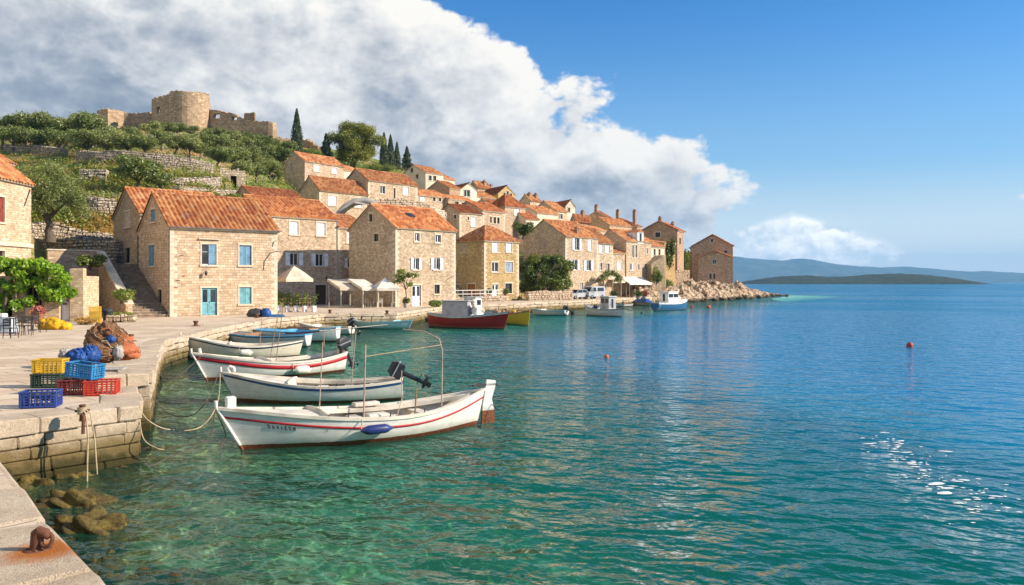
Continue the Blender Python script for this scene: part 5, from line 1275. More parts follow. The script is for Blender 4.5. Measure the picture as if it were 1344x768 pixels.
# ------------------------------------------------------------------ plants
def leaf_mesh(name, P, N, ln, wd, mat, rnd=None, jit=.9, seed=0):
    rg = np.random.default_rng(seed); n = len(P)
    N = N+rg.normal(0, jit, (n, 3)); N /= np.linalg.norm(N, axis=1)[:, None]+1e-9
    T = rg.normal(0, 1, (n, 3)); T -= (T*N).sum(1)[:, None]*N; T /= np.linalg.norm(T, axis=1)[:, None]+1e-9
    B = np.cross(N, T); s = rg.uniform(.65, 1.3, n)[:, None]
    V = np.stack([P-T*ln*s*.5, P+B*wd*s*.5-T*ln*s*.05, P+T*ln*s*.5, P-B*wd*s*.5-T*ln*s*.05], 1).reshape(-1, 3)
    me = bpy.data.meshes.new(name); me.vertices.add(4*n); me.vertices.foreach_set('co', V.astype(np.float32).ravel())
    me.loops.add(4*n); me.loops.foreach_set('vertex_index', np.arange(4*n, dtype=np.int32))
    me.polygons.add(n); me.polygons.foreach_set('loop_start', np.arange(0, 4*n, 4, dtype=np.int32))
    me.materials.append(mat); me.update(calc_edges=True)
    a = me.attributes.new('rnd', 'FLOAT', 'FACE'); a.data.foreach_set('value', (rg.uniform(0, 1, n) if rnd is None else rnd).astype(np.float32))
    return me
def crown_pts(blobs, n, seed, inner=.55, up=.15):
    rg = np.random.default_rng(seed); w = np.array([b[1][0]*b[1][1]*b[1][2] for b in blobs])**.7; w /= w.sum()
    k = rg.choice(len(blobs), n, p=w); C = np.array([b[0] for b in blobs])[k]; Rr = np.array([b[1] for b in blobs])[k]
    D = rg.normal(0, 1, (n, 3)); D /= np.linalg.norm(D, axis=1)[:, None]
    r = (inner+(1-inner)*rg.uniform(0, 1, n)**.6)*(1+.16*rg.normal(0, 1, n))
    N = D.copy(); N[:, 2] += up
    cl = rg.uniform(-.22, .22, len(blobs))[k]                      # each clump has its own leaf tone
    return C+D*Rr*r[:, None], N, np.clip(rg.uniform(.1, .9, n)+cl, 0, 1)
def limbs(mb, base, tops, r0, rng, gn=.0, fork=.3):
    """trunk then a limb to every clump"""
    base = Vector(base); cen = sum((Vector(t_) for t_ in tops), Vector())/len(tops); fk = base.lerp(cen, fork)
    fk.x += rng.uniform(-.1, .1)*gn; fk.y += rng.uniform(-.1, .1)*gn
    pth = [base-Vector((0,0,.5)), base, base.lerp(fk, .35)+Vector((rng.uniform(-.12,.12), rng.uniform(-.12,.12), 0))*gn, base.lerp(fk, .7)+Vector((rng.uniform(-.12,.12), rng.uniform(-.12,.12), 0))*gn, fk]
    mb.tube(pth, [r0*1.5, r0*1.25, r0*.95, r0*.85, r0*.8], 9)
    for t_ in tops:
        t_ = Vector(t_); m_ = fk.lerp(t_, .5)+Vector((rng.uniform(-.2,.2), rng.uniform(-.2,.2), rng.uniform(-.1,.25)))*(t_-fk).length*.25
        mb.tube([fk, m_, t_], [r0*.55, r0*.3, r0*.08], 6, cap=False)
def make_tree(name, label, cat, blobs, n, ln, wd, mat, r0, seed, loc=(0,0,0), group=None, inner=.5, jit=.9, fork=.3, gn=1.0, nl=7, crown='crown', up=.15):
    rt = thing(name, label, cat, loc, 0, group); rng = random.Random(seed)
    mb = MB(); bl = sorted(blobs, key=lambda b: -b[1][0])[:nl]
    limbs(mb, (0, 0, 0), [b[0] for b in bl], r0, rng, gn, fork); mb.build('trunk', BARK, rt)
    P, N, rv = crown_pts(blobs, n, seed, inner, up)
    link(crown, leaf_mesh(crown, P, N, ln, wd, mat, rv, jit, seed), rt); return rt
def round_blobs(rng, n, R_, zc, hz, br, flat=.75):
    o = []
    for i in range(n):
        a = 2*math.pi*(i+rng.random()*.7)/n; q = R_*math.sqrt(rng.random())*.95; z = zc+rng.uniform(-1, 1)*hz*(1-.5*(q/R_)**2)
        r = br*rng.uniform(.75, 1.25); o.append(((q*math.cos(a*2.39), q*math.sin(a*2.39), z), (r, r, r*flat)))
    return o
# big olive on the bank at the left
rng = random.Random(4)
bl = [((x_, y_, z_), (r_, r_, r_*.8)) for x_, y_, z_, r_ in ((0,0,4.6,1.25),(-1.3,.2,4.2,1.1),(1.2,.1,4.1,1.1),(-1.9,-.2,3.1,1.0),(1.9,-.3,3.0,1.0),(.5,-.9,3.6,1.1),(-.6,-.9,3.3,1.05),(.2,.9,3.8,1.2),(-1.1,.9,3.2,1.0),(1.3,.9,3.3,1.0),(2.2,.2,2.3,.8),(-2.2,.4,2.3,.75),(.9,-1.2,2.6,.8),(-.9,-1.2,2.5,.8),(.1,.2,5.3,.8))]
bl += [((b[0][0]+rng.uniform(-1,1), b[0][1]+rng.uniform(-1,1), b[0][2]+rng.uniform(-.7,.7)), (.5,.5,.42)) for b in bl for _ in range(2)]
p = px(66, 305, 63)
make_tree('olive_tree', 'large old olive tree with a gnarled trunk on the rubble bank behind the left house', 'olive tree', bl, 21000, .19, .065, OLIVE, .30, 41, (p.x, p.y, p.z-.3), 'olive trees', .35, gn=3, fork=.35, nl=9)
# olive prototypes and the grove
def olive_blobs(seed):
    rng = random.Random(seed); b = round_blobs(rng, 9, 1.6, 2.5, .85, .95, .8)
    return b+[((q[0][0]*1.15+rng.uniform(-.6,.6), q[0][1]*1.15+rng.uniform(-.6,.6), q[0][2]+rng.uniform(-.5,.6)), (.45,.45,.38)) for q in b for _ in (0, 1)]
GROVE = [('skyline row left of the castle', [(4,193,44),(31,193,43),(60,194,43),(88,194,42),(114,193,44),(144,196,28),(172,197,26)]),
         ('row standing under the skyline olives', [(18,200,36),(48,201,36),(80,203,36),(112,205,37),(140,208,34),(165,207,32),(190,207,32)]),
         ('bushy row under the tower', [(200,182,22),(214,181,22),(232,180,19),(252,182,17),(270,184,17),(288,186,17),(306,188,16),(324,190,15),(342,192,15),(355,196,15)]),
         ('row above the long terrace wall', [(212,200,26),(230,205,28),(249,208,30),(268,208,30),(286,208,30),(304,207,27),(322,205,26),(340,205,26),(357,206,25),(375,206,24)]),
         ('lower row above the ruined hut', [(288,226,30),(306,226,30),(324,224,29),(342,223,28),(358,221,27),(372,222,26),(262,212,22)]),
         ('thicket above the dark red roof', [(318,242,24),(336,241,25),(354,239,25),(366,238,22),(348,228,22)])]
oprot = None; k = 0; OP = []
ords = ['first','second','third','fourth','fifth','sixth','seventh','eighth','ninth','tenth','eleventh']
for desc, lst in GROVE:
    for i, (x_, y_, hpx) in enumerate(lst):
        p = hit(x_, y_); s = hpx*p.y/F/3.9; lab = 'grey-green olive tree, %s from the left in the %s' % (ords[i], desc)
        if k < 5:
            o = make_tree('olive_tree', lab, 'olive tree', olive_blobs(50+k), 4300, .30, .13, OLIVE, .17, 60+k, p, 'olive trees', .4, gn=2, fork=.38); OP.append(o); o.rotation_euler.z = k; o.scale = (s*1.05, s*1.05, s)
        else:
            o = dup(OP[k % 5], p, k*1.7, lab, (s*random.uniform(1., 1.2), s*random.uniform(1., 1.2), s))
        k += 1
for lab, x_, y_, hpx in (('spreading olive tree on the terrace between the two pale walls above the blue-shuttered house', 182, 256, 44), ('rounded olive at the right of the spreading one, above the tiled ridge', 212, 256, 27), ('dark bushy olive poking above the grove just left of the castle rampart', 108, 178, 32)):
    p = hit(x_, y_); s = hpx*p.y/F/3.9; o = dup(OP[k % 5], p, k*1.3, lab, (s*1.3, s*1.3, s)); k += 1
# pine
rng = random.Random(12); bl = []
for i in range(40):
    a = rng.uniform(0, 6.28); z = rng.uniform(1.6, 9.2); rr = 4.9*math.sqrt(max(.05, 1-((z-4.6)/5.0)**2))*rng.uniform(.35, 1); r_ = rng.uniform(1.1, 1.8)
    bl.append(((rr*math.cos(a), rr*math.sin(a), z), (r_, r_, r_*.7)))
p = hit(466, 222, 120); p.z -= .4
make_tree('pine_tree', 'broad yellow-green pine on the ridge, the widest crown among the cypresses', 'pine tree', bl, 36000, .42, .13, PINE, .35, 5, p, 'trees on the ridge', .3, fork=.4, nl=12, up=.6)
# spruce-like conifers and cypresses
def conifer(name, label, x_, y_, hpx, wpx, mat, n, tiers, seed, cat):
    p = hit(x_, y_, 100); h_ = hpx*p.y/F; r_ = wpx*p.y/F/2; rg = np.random.default_rng(seed)
    rt = thing(name, label, cat, (p.x, p.y, p.z-.3), 0, 'trees on the ridge')
    mb = MB(); mb.tube([(0,0,-.4),(0,0,h_*.5),(0,0,h_*.97)], [max(.1,r_*.16), max(.06,r_*.1), .02], 7); mb.build('trunk', BARK, rt)
    z = rg.uniform(.03, 1, n); a = rg.uniform(0, 6.283, n)
    if tiers: prof = (1-z)**.85*(.62+.38*np.abs(np.sin(z*tiers*3.14)))*(1+.25*np.sin(a*3+z*9))
    else: prof = np.minimum(1, (z/.16)**.6)*np.where(z < .30, 1, np.clip((1-(z-.30)/.70), 0, 1)**.72)*(1+.10*np.sin(a*4+z*14))
    q = r_*prof*(.45+.55*rg.uniform(0, 1, n)**.4)*(1+.12*rg.normal(0, 1, n))
    P = np.stack([q*np.cos(a), q*np.sin(a), z*h_], 1); N = np.stack([np.cos(a), np.sin(a), .35+0*a], 1)
    link('crown', leaf_mesh('crown', P, N, .34 if not tiers else .45, .12, mat, None, .6, seed), rt); return rt
conifer('cypress', 'lone tall cypress standing by itself right of the castle', 389.5, 202, 61, 15, CYPRESS, 7000, 0, 1, 'cypress')
conifer('conifer', 'dark ragged conifer at the left shoulder of the broad pine', 428, 212, 38, 24, CYPRESS, 4500, 5, 2, 'conifer')
conifer('cypress', 'first cypress right of the broad pine, dark and slim', 504, 220, 48, 12, CYPRESS, 5000, 0, 3, 'cypress')
conifer('cypress', 'middle cypress of the slim trio right of the broad pine', 512.5, 221, 46, 12, CYPRESS, 5000, 0, 4, 'cypress')
conifer('cypress', 'shortest cypress of the slim trio, the one nearest the house gable', 521, 223, 38, 10, CYPRESS, 4500, 0, 5, 'cypress')
conifer('conifer', 'tiered dark conifer just left of the grey gable on the ridge', 534, 225, 34, 21, CYPRESS, 4500, 5, 6, 'conifer')
conifer('conifer', 'conifer rising behind the grey-gabled house', 560, 228, 29, 26, CYPRESS, 4500, 4, 7, 'conifer')
conifer('conifer', 'low bushy conifer behind the roof of the grey-gabled house', 574, 231, 20, 20, PINE, 3000, 2, 8, 'conifer')
conifer('conifer', 'small pointed conifer at the right end of the ridge trees', 588, 240, 24, 12, CYPRESS, 2600, 4, 9, 'conifer')
# bushes on the ridge and in the village
def bush(label, x_, y_, wpx, hpx, mat, n, seed, d=None, name='bush', ln=.30, wd=.13, cat='bush', z=None):
    p = hit(x_, y_, 90) if d is None else px(x_, y_, d)
    if z is not None: p.z = z
    s = p.y/F; rng = random.Random(seed); r_ = wpx*s/2; h_ = hpx*s; bl = []
    for i in range(9): a = rng.uniform(0, 6.28); q = r_*.62*math.sqrt(rng.random()); bl.append(((q*math.cos(a), q*math.sin(a), h_*rng.uniform(.28, .72)), (r_*.42, r_*.42, h_*.30)))
    rt = thing(name, label, cat, p); mb = MB()
    for b in bl[:5]: mb.tube([(0,0,-.3), (b[0][0]*.4, b[0][1]*.4, b[0][2]*.5), b[0]], [.06, .04, .015], 5)
    mb.build('stems', BARK, rt); P, N, rv = crown_pts(bl, n, seed, .3); link('foliage', leaf_mesh('foliage', P, N, ln, wd, mat, rv, .9, seed), rt); return rt
bush('pale scrub below the broad pine, left of its trunk', 440, 222, 40, 12, BUSH, 2200, 1)
bush('pale scrub on the ridge under the slim cypress trio', 498, 226, 44, 12, BUSH, 2200, 2)
bush('scrub between the lone cypress and the white-shuttered house', 408, 208, 30, 14, BUSH, 1800, 3)
bush('dark bush with a few blossoms between the tall pyramid-roofed house and the ochre house', 686, 312, 34, 22, FIG, 2600, 4, 120)
bush('dark bushes on the grey wall left of the brown gable', 879, 352, 16, 40, FIG, 2400, 5, 150, ln=.4, wd=.2)
bush('dark creeper hanging in the gap beside the headland house', 897, 365, 20, 40, FIG, 2400, 6, 178, ln=.45, wd=.22)
bush('green weeds at the foot of the grey sloping wall', 862, 372, 16, 22, BUSH, 1400, 7, 136, ln=.35, wd=.16)
bush('dry scrub on top of the rocks below the dark garden wall', 872, 378, 30, 12, BUSH, 1500, 8, 146, ln=.35, wd=.16)
bush('bushes growing on the terrace just above the long tiled roof', 310, 266, 40, 12, BUSH, 1800, 9, 92)
bush('green bush behind the ridge of the blue-shuttered house', 268, 262, 40, 11, BUSH, 1800, 10, 84)
bush('dark shrub in the shade under the retaining wall', 118, 350, 40, 16, FIG, 1800, 11, 58.5, ln=.22, wd=.12)
bush('straggly dry weeds at the right end of the tavern', 112, 424, 26, 11, DRYGRASS, 1200, 12, 46.5, ln=.3, wd=.04, z=Q)
bush('weeds on the stones at the foot of the stair parapet', 158, 396, 40, 18, BUSH, 1500, 13, 55, ln=.2, wd=.09)
bush('low hedge in front of the three-storey house by the white door', 570, 402, 24, 10, BUSH, 1500, 14, 78.5, ln=.2, wd=.1, z=Q)
# carob by the quay
rng = random.Random(8); bl = []
for i in range(44):
    a = rng.uniform(0, 6.28); z = rng.uniform(1.2, 5.9); rr = 4.0*math.sqrt(max(.04, 1-((z-3.1)/3.5)**2))*rng.uniform(.55, .95); r_ = rng.uniform(.7, 1.15)
    bl.append(((rr*math.cos(a), rr*math.sin(a), z), (r_, r_, r_*.8)))
p = px(715, 392, 113); make_tree('carob_tree', 'dense round dark-green carob tree on the quay in front of the wide gable', 'tree', bl, 21000, .30, .17, FIG, .32, 15, (p.x, p.y, Q), None, .35, fork=.3, nl=10)
# small tree by the half white door
rng = random.Random(3); p = gnd(535, 404); bl = [((rng.uniform(-1.1,1.1), rng.uniform(-.5,.5), rng.uniform(2.2,3.7)), (.42,.42,.32)) for _ in range(9)]
make_tree('small_tree', 'thin young tree with sparse leaves beside the half white door', 'tree', bl, 900, .24, .12, BUSH, .06, 16, p, None, .1, fork=.6)
# vine over the tavern
rng = random.Random(21); bl = []
tp = [(-30, 330), (0, 333), (50, 336), (80, 344), (97, 362), (108, 376)]
for i in range(115):
    x_ = rng.uniform(-22, 106); yt = np.interp(x_, [q[0] for q in tp], [q[1] for q in tp]); yb = np.interp(x_, [-30, 10, 14, 78, 96, 108], [430, 427, 402, 398, 388, 384])
    y_ = yt+(yb-yt)*rng.random()
    out_ = rng.uniform(-.3, 1.9); s = tv_s(x_); z = H-(y_-HY)/F*(TV.location.y+s*tu[1])-Q
    r_ = rng.uniform(.28, .5); z = min(z, H-(yt+6-HY)/F*48-Q-.2)
    bl.append(((s, out_*-1+.9, z), (r_, r_, r_*.8)))
VN = thing('grape_vine', 'bright green leafy vine smothering the roof and pergola of the stone tavern', 'vine', TV.location, R(12))
P, N, rv = crown_pts(bl, 21000, 31, .3, .3); link('foliage', leaf_mesh('foliage', P, N, .23, .19, VINE, rv, .8, 33), VN)
mb = MB()
for s_ in (tv_s(2), tv_s(26), tv_s(60)):
    mb.tube([(s_, -.7, 0), (s_+.05, -.7, 1.3), (s_, -.7, 2.6)], .05, 7); mb.tube([(s_, -.9, 2.6), (s_, 1.6, 2.75)], .05, 6)
mb.build('pergola_posts', WOOD, VN)
mb = MB(); mb.tube([(tv_s(12), -.9, 0), (tv_s(13), -.7, 1.2), (tv_s(16), -.5, 2.5), (tv_s(40), 0, 3.2)], [.09, .08, .06, .04], 7); mb.build('stem', BARK, VN)
# undergrowth of the slope, too much to count
rg = np.random.default_rng(5)
def cover(name, label, mat, poly, n, per, rad, ln, wd, seed, hgt=.35, noise=None):
    rg = np.random.default_rng(seed); xs_ = [q[0] for q in poly]; ys_ = [q[1] for q in poly]; Ps = []; Ns = []
    cand_x = rg.uniform(min(xs_), max(xs_), n*3); cand_y = rg.uniform(min(ys_), max(ys_), n*3)
    ok = inside(poly, cand_x, cand_y); cand = np.stack([cand_x, cand_y], 1)[ok][:n]
    for x_, y_ in cand:
        p = hit(x_, y_, 55); k_ = rg.integers(per//2, per*2); q = rg.normal(0, rad, (k_, 2)); xx = p.x+q[:, 0]; yy = p.y+q[:, 1]
        zz = hill(xx, yy)+np.abs(rg.normal(0, hgt, k_)); Ps.append(np.stack([xx, yy, zz], 1))
    P = np.concatenate(Ps); N = np.zeros_like(P); N[:, 2] = .6; N[:, 1] = -.5
    o = link(name, leaf_mesh(name, P, N, ln, wd, mat, None, 1.0, seed)); tag(o, label, None, None, 'stuff'); o['category'] = 'undergrowth'; return o
cover('undergrowth', 'green scrub and weeds growing all over the terraced slope', BUSH, [(0,196),(190,186),(380,200),(380,262),(160,300),(40,310)], 700, 24, .6, .32, .15, 1)
cover('dry_grass', 'dry ochre grass on the terraces of the olive grove', DRYGRASS, [(0,190),(200,190),(380,200),(330,262),(150,300),(40,310)], 380, 26, .6, .36, .06, 2, .22)
cover('grass', 'bright green grass strips along the terrace walls', GRASS, [(102,224),(170,224),(290,236),(302,250),(215,246),(105,238)], 600, 34, .55, .36, .09, 3, .28)
cover('dry_grass', 'ochre grass on the steps round the big olive tree', DRYGRASS, [(100,255),(152,262),(154,312),(100,318),(44,316),(60,300),(104,292)], 160, 30, .6, .34, .06, 4, .2)
cover('undergrowth', 'dark scrub on the ridge and round the upper houses', BUSH, [(372,196),(450,212),(545,226),(560,242),(470,236),(420,246),(335,272),(300,262),(350,238)], 260, 26, .8, .36, .17, 6, .45)
# ------------------------------------------------------------------ boats
def boat(name, label, bow, stern, B, mid, zb, zs_, hull, inner, tr=0.0, draft=.22, cat='boat', group='small boats moored in the harbour', stripe=None, deck=.26, thw=(.42,.58,.74), gun=None, floor_z=.14, flare=.62, rake=.22, sidedeck=.16):
    """bow/stern: waterline points (x, y); local x runs bow to stern, y to port, z up from the water"""
    bow = Vector((bow[0], bow[1], 0)); stern = Vector((stern[0], stern[1], 0)); L = (stern-bow).length
    rt = thing(name, label, cat, bow, math.atan2(stern.y-bow.y, stern.x-bow.x), group)
    NS, NJ = 30, 11
    def bt(t_):
        if t_ < .52: return B/2*max(0.0, 1-abs(1-t_/.52)**2.1)
        k = (1-(tr)); return B/2*(1-k*((t_-.52)/.48)**2.3)
    def zs(t_): return mid+(zb-mid)*max(0, (.58-t_)/.58)**1.9+(zs_-mid)*max(0, (t_-.58)/.42)**1.9
    def hp(t_, th, ins=0.0):
        q = math.sin(th*math.pi/2); c_ = 1-math.cos(th*math.pi/2); e = abs(2*t_-1)**2
        y = max(0.0, bt(t_)-ins)*((1-e*.55)*q**flare+e*.55*th**.95); dr = -draft*(1-.55*abs(2*t_-1)**3)
        z = dr+(zs(t_)-dr)*(c_*(1-e*.5)+th*e*.5)
        x = t_*L-rake*max(0, z)/max(zb, .3)*(1-t_)**5*1.6
        if tr < .15: x += rake*.7*max(0, z)/max(zs_, .3)*t_**6
        return Vector((x, y, z+ins*.6))
    ts = [1-math.cos(i/NS*math.pi/2*1.0) if False else .5-.5*math.cos(i/NS*math.pi) for i in range(NS+1)]; ths = [j/NJ for j in range(NJ+1)]
    m_ = MB()
    for sg in (1, -1):
        G = [[Vector((p.x, p.y*sg, p.z)) for p in (hp(t_, th) for th in ths)] for t_ in ts]
        if sg > 0: G = [r[::-1] for r in G]
        m_.sheet(G)
    if tr >= .15:
        row = [hp(1, th) for th in ths]; vs = [Vector((p.x, p.y, p.z)) for p in row]+[Vector((p.x, -p.y, p.z)) for p in row]; k = len(row)
        m_.add(vs, [(i, k+i, k+i+1, i+1) for i in range(k-1)])
    m_.build('hull', hull, rt)
    # inside skin, floor, gunwale
    m_ = MB(); t0, t1 = .04, (.985 if tr >= .15 else .955)
    ti = [t0+(t1-t0)*i/22 for i in range(23)]; tj = [.42+.58*j/6 for j in range(7)]
    for sg in (1, -1):
        G = [[Vector((p.x, p.y*sg, max(floor_z, p.z-.02))) for p in (hp(t_, th, .045) for th in tj)] for t_ in ti]
        m_.sheet(G)
    G = [[Vector((hp(t_, .42, .045).x, s*hp(t_, .42, .045).y, max(floor_z, hp(t_, .42, .045).z-.02))) for s in (-1, -.3, .3, 1)] for t_ in ti]
    m_.sheet(G)
    if tr >= .15: p = hp(t1, 1, .045); q = hp(t1, .5, .045); m_.add([(p.x, -p.y, p.z-.02), (p.x, p.y, p.z-.02), (p.x, q.y, floor_z), (p.x, -q.y, floor_z)], [(0,1,2,3)])
    m_.build('inside', inner, rt)
    gw = MB(); wi = .055
    for sg in (1, -1):
        vs = []
        for t_ in ts:
            p = hp(t_, 1); y = p.y
            vs += [Vector((p.x, sg*(y+.028), p.z-.055)), Vector((p.x, sg*(y+.030), p.z+.012)), Vector((p.x, sg*max(0, y-wi), p.z+.016)), Vector((p.x, sg*max(0, y-wi), p.z-.03))]
        fs = [(i*4+j, i*4+(j+1) % 4, (i+1)*4+(j+1) % 4, (i+1)*4+j) for i in range(NS) for j in range(4)]
        gw.add(vs, [f if sg < 0 else f[::-1] for f in fs])
    if tr >= .15: p = hp(1, 1); gw.box(p.x-.05, -p.y-.02, p.z-.04, p.x+.025, p.y+.02, p.z+.02)
    gw.build('gunwale', gun or inner, rt)
    if deck > 0 or sidedeck > 0:
        dk = MB()
        if deck > 0:
            vs = []; n = 12
            for i in range(n+1):
                t_ = .015+(deck-.015)*i/n; p = hp(t_, 1); y = max(.0, p.y-.05)
                for s in (-1, -.5, 0, .5, 1): vs.append(Vector((p.x, s*y, p.z-.035+.05*(1-s*s)*min(1, y*2))))
            dk.add(vs, [(i*5+j, (i+1)*5+j, (i+1)*5+j+1, i*5+j+1) for i in range(n) for j in range(4)])
            p = hp(deck, 1); y = p.y-.05; k = 8; vs = [Vector((p.x-.01, y*(2*i/k-1), p.z-.035+.05*(1-(2*i/k-1)**2)+.09)) for i in range(k+1)]+[Vector((p.x-.01, y*(2*i/k-1), p.z-.30)) for i in range(k+1)]
            dk.add(vs, [(i, i+1, k+2+i, k+1+i) for i in range(k)]); dk.add([v+Vector((-.04, 0, 0)) for v in vs], [(i, k+1+i, k+2+i, i+1) for i in range(k)])
            dk.add([v for v in vs[:k+1]]+[v+Vector((-.04,0,0)) for v in vs[:k+1]], [(i, i+1, k+2+i, k+1+i) for i in range(k)])
        if sidedeck > 0:
            te = .93 if tr < .15 else .97; tt = [max(deck, .03)+(te-max(deck, .03))*i/16 for i in range(17)]
            for sg in (1, -1):
                vs = []
                for t_ in tt:
                    p = hp(t_, 1); y = max(.02, p.y-.05); yi = max(.01, y-sidedeck)
                    vs += [Vector((p.x, sg*y, p.z-.03)), Vector((p.x, sg*yi, p.z-.025)), Vector((p.x, sg*yi, p.z-.12))]
                dk.add(vs, [(i*3+j, i*3+j+1, (i+1)*3+j+1, (i+1)*3+j) for i in range(16) for j in (0, 1)])
        dk.build('deck', inner, rt)
    for t_ in thw:
        p = hp(t_, .86, .04); tb = MB(); tb.bbox(p.x-.14, -p.y, p.z-.06, p.x+.14, p.y, p.z-.02, .008); tb.build('thwart', inner, rt)
    st_ = MB(); e = [hp(0, th) for th in ths]; st_.tube([Vector((p.x-.012, 0, p.z)) for p in e]+[Vector((e[-1].x-.02, 0, zb+.14))], .038, 8); st_.build('stem_post', hull, rt)
    if stripe:
        mat_, off, wd_ = stripe[:3]; s = MB(); lo, hi = (stripe[3] if len(stripe) > 3 else (0.0, 1.0))
        def onz(t_, dz):
            tgt = zs(t_)-dz; a, b = .3, 1.0
            for _ in range(24):
                c_ = (a+b)/2
                if hp(t_, c_).z < tgt: a = c_
                else: b = c_
            return hp(t_, (a+b)/2)
        for sg in (1, -1):
            vs = []
            for t_ in ts:
                t_ = lo+(hi-lo)*t_
                a, b = onz(t_, off), onz(t_, off+wd_)
                vs += [Vector((a.x, sg*(a.y+.002), a.z+.004)), Vector((a.x, sg*(a.y+.014), a.z)), Vector((b.x, sg*(b.y+.014), b.z)), Vector((b.x, sg*(b.y+.002), b.z-.004))]
            fs = [(i*4+j, i*4+j+1, (i+1)*4+j+1, (i+1)*4+j) for i in range(NS) for j in range(3)]
            s.add(vs, [f[::-1] if sg < 0 else f for f in fs], 0, True)
        s.build('stripe', mat_, rt)
    rt_h = dict(root=rt, L=L, hp=hp, zs=zs, bt=bt); return rt_h
def part(b, name, mb, mat): return mb.build(name, mat, b['root'])
def fender(b, t_, mat, lenx=.55, r=.12, side=1, drop=.16):
    p = b['hp'](t_, 1); m_ = MB(); M = Tm((p.x-lenx/2, side*(p.y+r+.03), p.z-drop-r), 0, 0, R(90))
    m_.lathe([(.03, -.06), (.05, 0), (r*.8, .05), (r, .13), (r, lenx-.13), (r*.8, lenx-.05), (.05, lenx), (.03, lenx+.06)], 14, 0, M)
    o = part(b, 'fender', m_, mat); m_ = MB(); m_.tube([(p.x-lenx/2-.04, side*(p.y+r), p.z-drop-r+.02), (p.x-lenx/2+.02, side*(p.y-.02), p.z+.02)], .012, 5); m_.build('fender_rope', ROPE, o)
def outboard(b, tilt=60, dy=0.0, t_=1.0, sc=1.0):
    p = b['hp'](t_, 1); rt = b['root']; M = Tm((p.x+.05, dy, p.z+.02), 0, 0, R(-tilt), sc)
    m_ = MB(); 
    for z0, z1, w0, w1 in ((.10, .22, .17, .20), (.22, .42, .20, .20), (.42, .54, .20, .15)):
        x0, x1 = -.16, .34
        v = [(x0+.03, -w0, z0), (x1-.03, -w0*.8, z0), (x1-.03, w0*.8, z0), (x0+.03, w0, z0), (x0+(.10 if z1 > .5 else .0), -w1, z1), (x1-(.08 if z1 > .5 else 0), -w1*.75, z1), (x1-(.08 if z1 > .5 else 0), w1*.75, z1), (x0+(.10 if z1 > .5 else .0), w1, z1)]
        m_.add(v, [(0,3,2,1),(4,5,6,7),(0,1,5,4),(1,2,6,5),(2,3,7,6),(3,0,4,7)], 0, False, M)
    o = m_.build('outboard_motor', BLACKP, rt)
    m_ = MB(); m_.box(-.165, -.205, .30, .345, .205, .335, 0, M); m_.build('motor_band', GREYMETAL, o)
    m_ = MB(); m_.tube([(.08, 0, .12), (.10, 0, -.25), (.12, 0, -.62)], [.085, .07, .06], 8, M=M); m_.box(-.02, -.10, -.46, .34, .10, -.44, 0, M); m_.tube([(-.06, 0, -.66), (.02, 0, -.66), (.28, 0, -.66), (.34, 0, -.66)], [.02, .065, .06, .03], 8, M=M); m_.box(.05, -.012, -.86, .2, .012, -.66, 0, M); m_.build('leg', BLACKP, o)
    m_ = MB()
    for k in range(3):
        a = k*2.094; m_.add([(.33, .03*math.cos(a), -.66+.03*math.sin(a)), (.36, .15*math.cos(a-.35), -.66+.15*math.sin(a-.35)), (.31, .15*math.cos(a+.4), -.66+.15*math.sin(a+.4)), (.345, .03*math.cos(a), -.66+.03*math.sin(a)), (.372, .15*math.cos(a-.35), -.66+.15*math.sin(a-.35)), (.322, .15*math.cos(a+.4), -.66+.15*math.sin(a+.4))], [(0,1,2),(5,4,3),(0,3,4,1),(1,4,5,2),(2,5,3,0)], 0, False, M)
    m_.build('propeller', BLACKP, o)
    m_ = MB(); m_.box(-.10, -.12, -.22, .03, .12, .06, 0, Tm((p.x+.0, dy, p.z+.02))); m_.build('bracket', IRON, o)
def wl(x, y): d = H*F/(y-HY); return ((x-CX)/F*d, d)
POLEP = paint('faded_pole_paint', (.40, .29, .22), .7, .6, (.22, .10, .05), 14)
def pole(b, name, pts, r=.018, mat=POLEP): m_ = MB(); m_.tube(pts, r*.72, 7); return part(b, name, m_, mat)

# 1 nearest white boat with the red line, rudder and pole frame
b = boat('rowing_boat', 'nearest white wooden boat with a thin red line, navy fender and tall white rudder', wl(319, 590), wl(626, 557), 2.0, .56, .95, .90, HW, CREAMIN, 0.0, .25, stripe=(STRRED, .20, .045), deck=.30, thw=(.47, .60, .74), rake=.34, sidedeck=.2)
L = b['L']; m_ = MB(); m_.bbox(-.36, -.09, .84, -.16, .09, 1.16, .02); part(b, 'mooring_post', m_, HW)
m_ = MB(); v = [(L+.10, .30-.55), (L+.52, -.30), (L+.50, .30), (L+.42, .62), (L+.52, .92), (L+.54, 1.08), (L+.28, 1.12), (L+.22, .8), (L+.16, .5)]
m_.add([(x_, -.03, z_) for x_, z_ in v]+[(x_, .03, z_) for x_, z_ in v], [tuple(range(9)), tuple(range(17, 8, -1))]+[(i, 9+i, 9+(i+1) % 9, (i+1) % 9) for i in range(9)]); o = part(b, 'rudder', m_, hull_mat('rudder_paint', (.74, .72, .70), (.20, .06, .02), .34))
m_ = MB(); m_.box(L-.12, -.03, .96, L+.58, .03, 1.01); m_.build('tiller', IRON, o)
fender(b, .455, FENDERB, .62, .105, -1, .12)
hpb = b['hp']
def gp(t_, s): p = hpb(t_, 1); return Vector((p.x, s*(p.y-.10), p.z))
pr = [gp(.38, -1), gp(.66, -1)]
pole(b, 'frame_pole', [gp(.345, 1), gp(.35, 1)+Vector((.05, 0, 1.55))]); pole(b, 'frame_pole', [gp(.42, -1), gp(.42, -1)+Vector((.06, .05, 1.62))], .026)
pole(b, 'frame_pole', [gp(.70, 1), gp(.70, 1)+Vector((0, 0, .8))], .016)
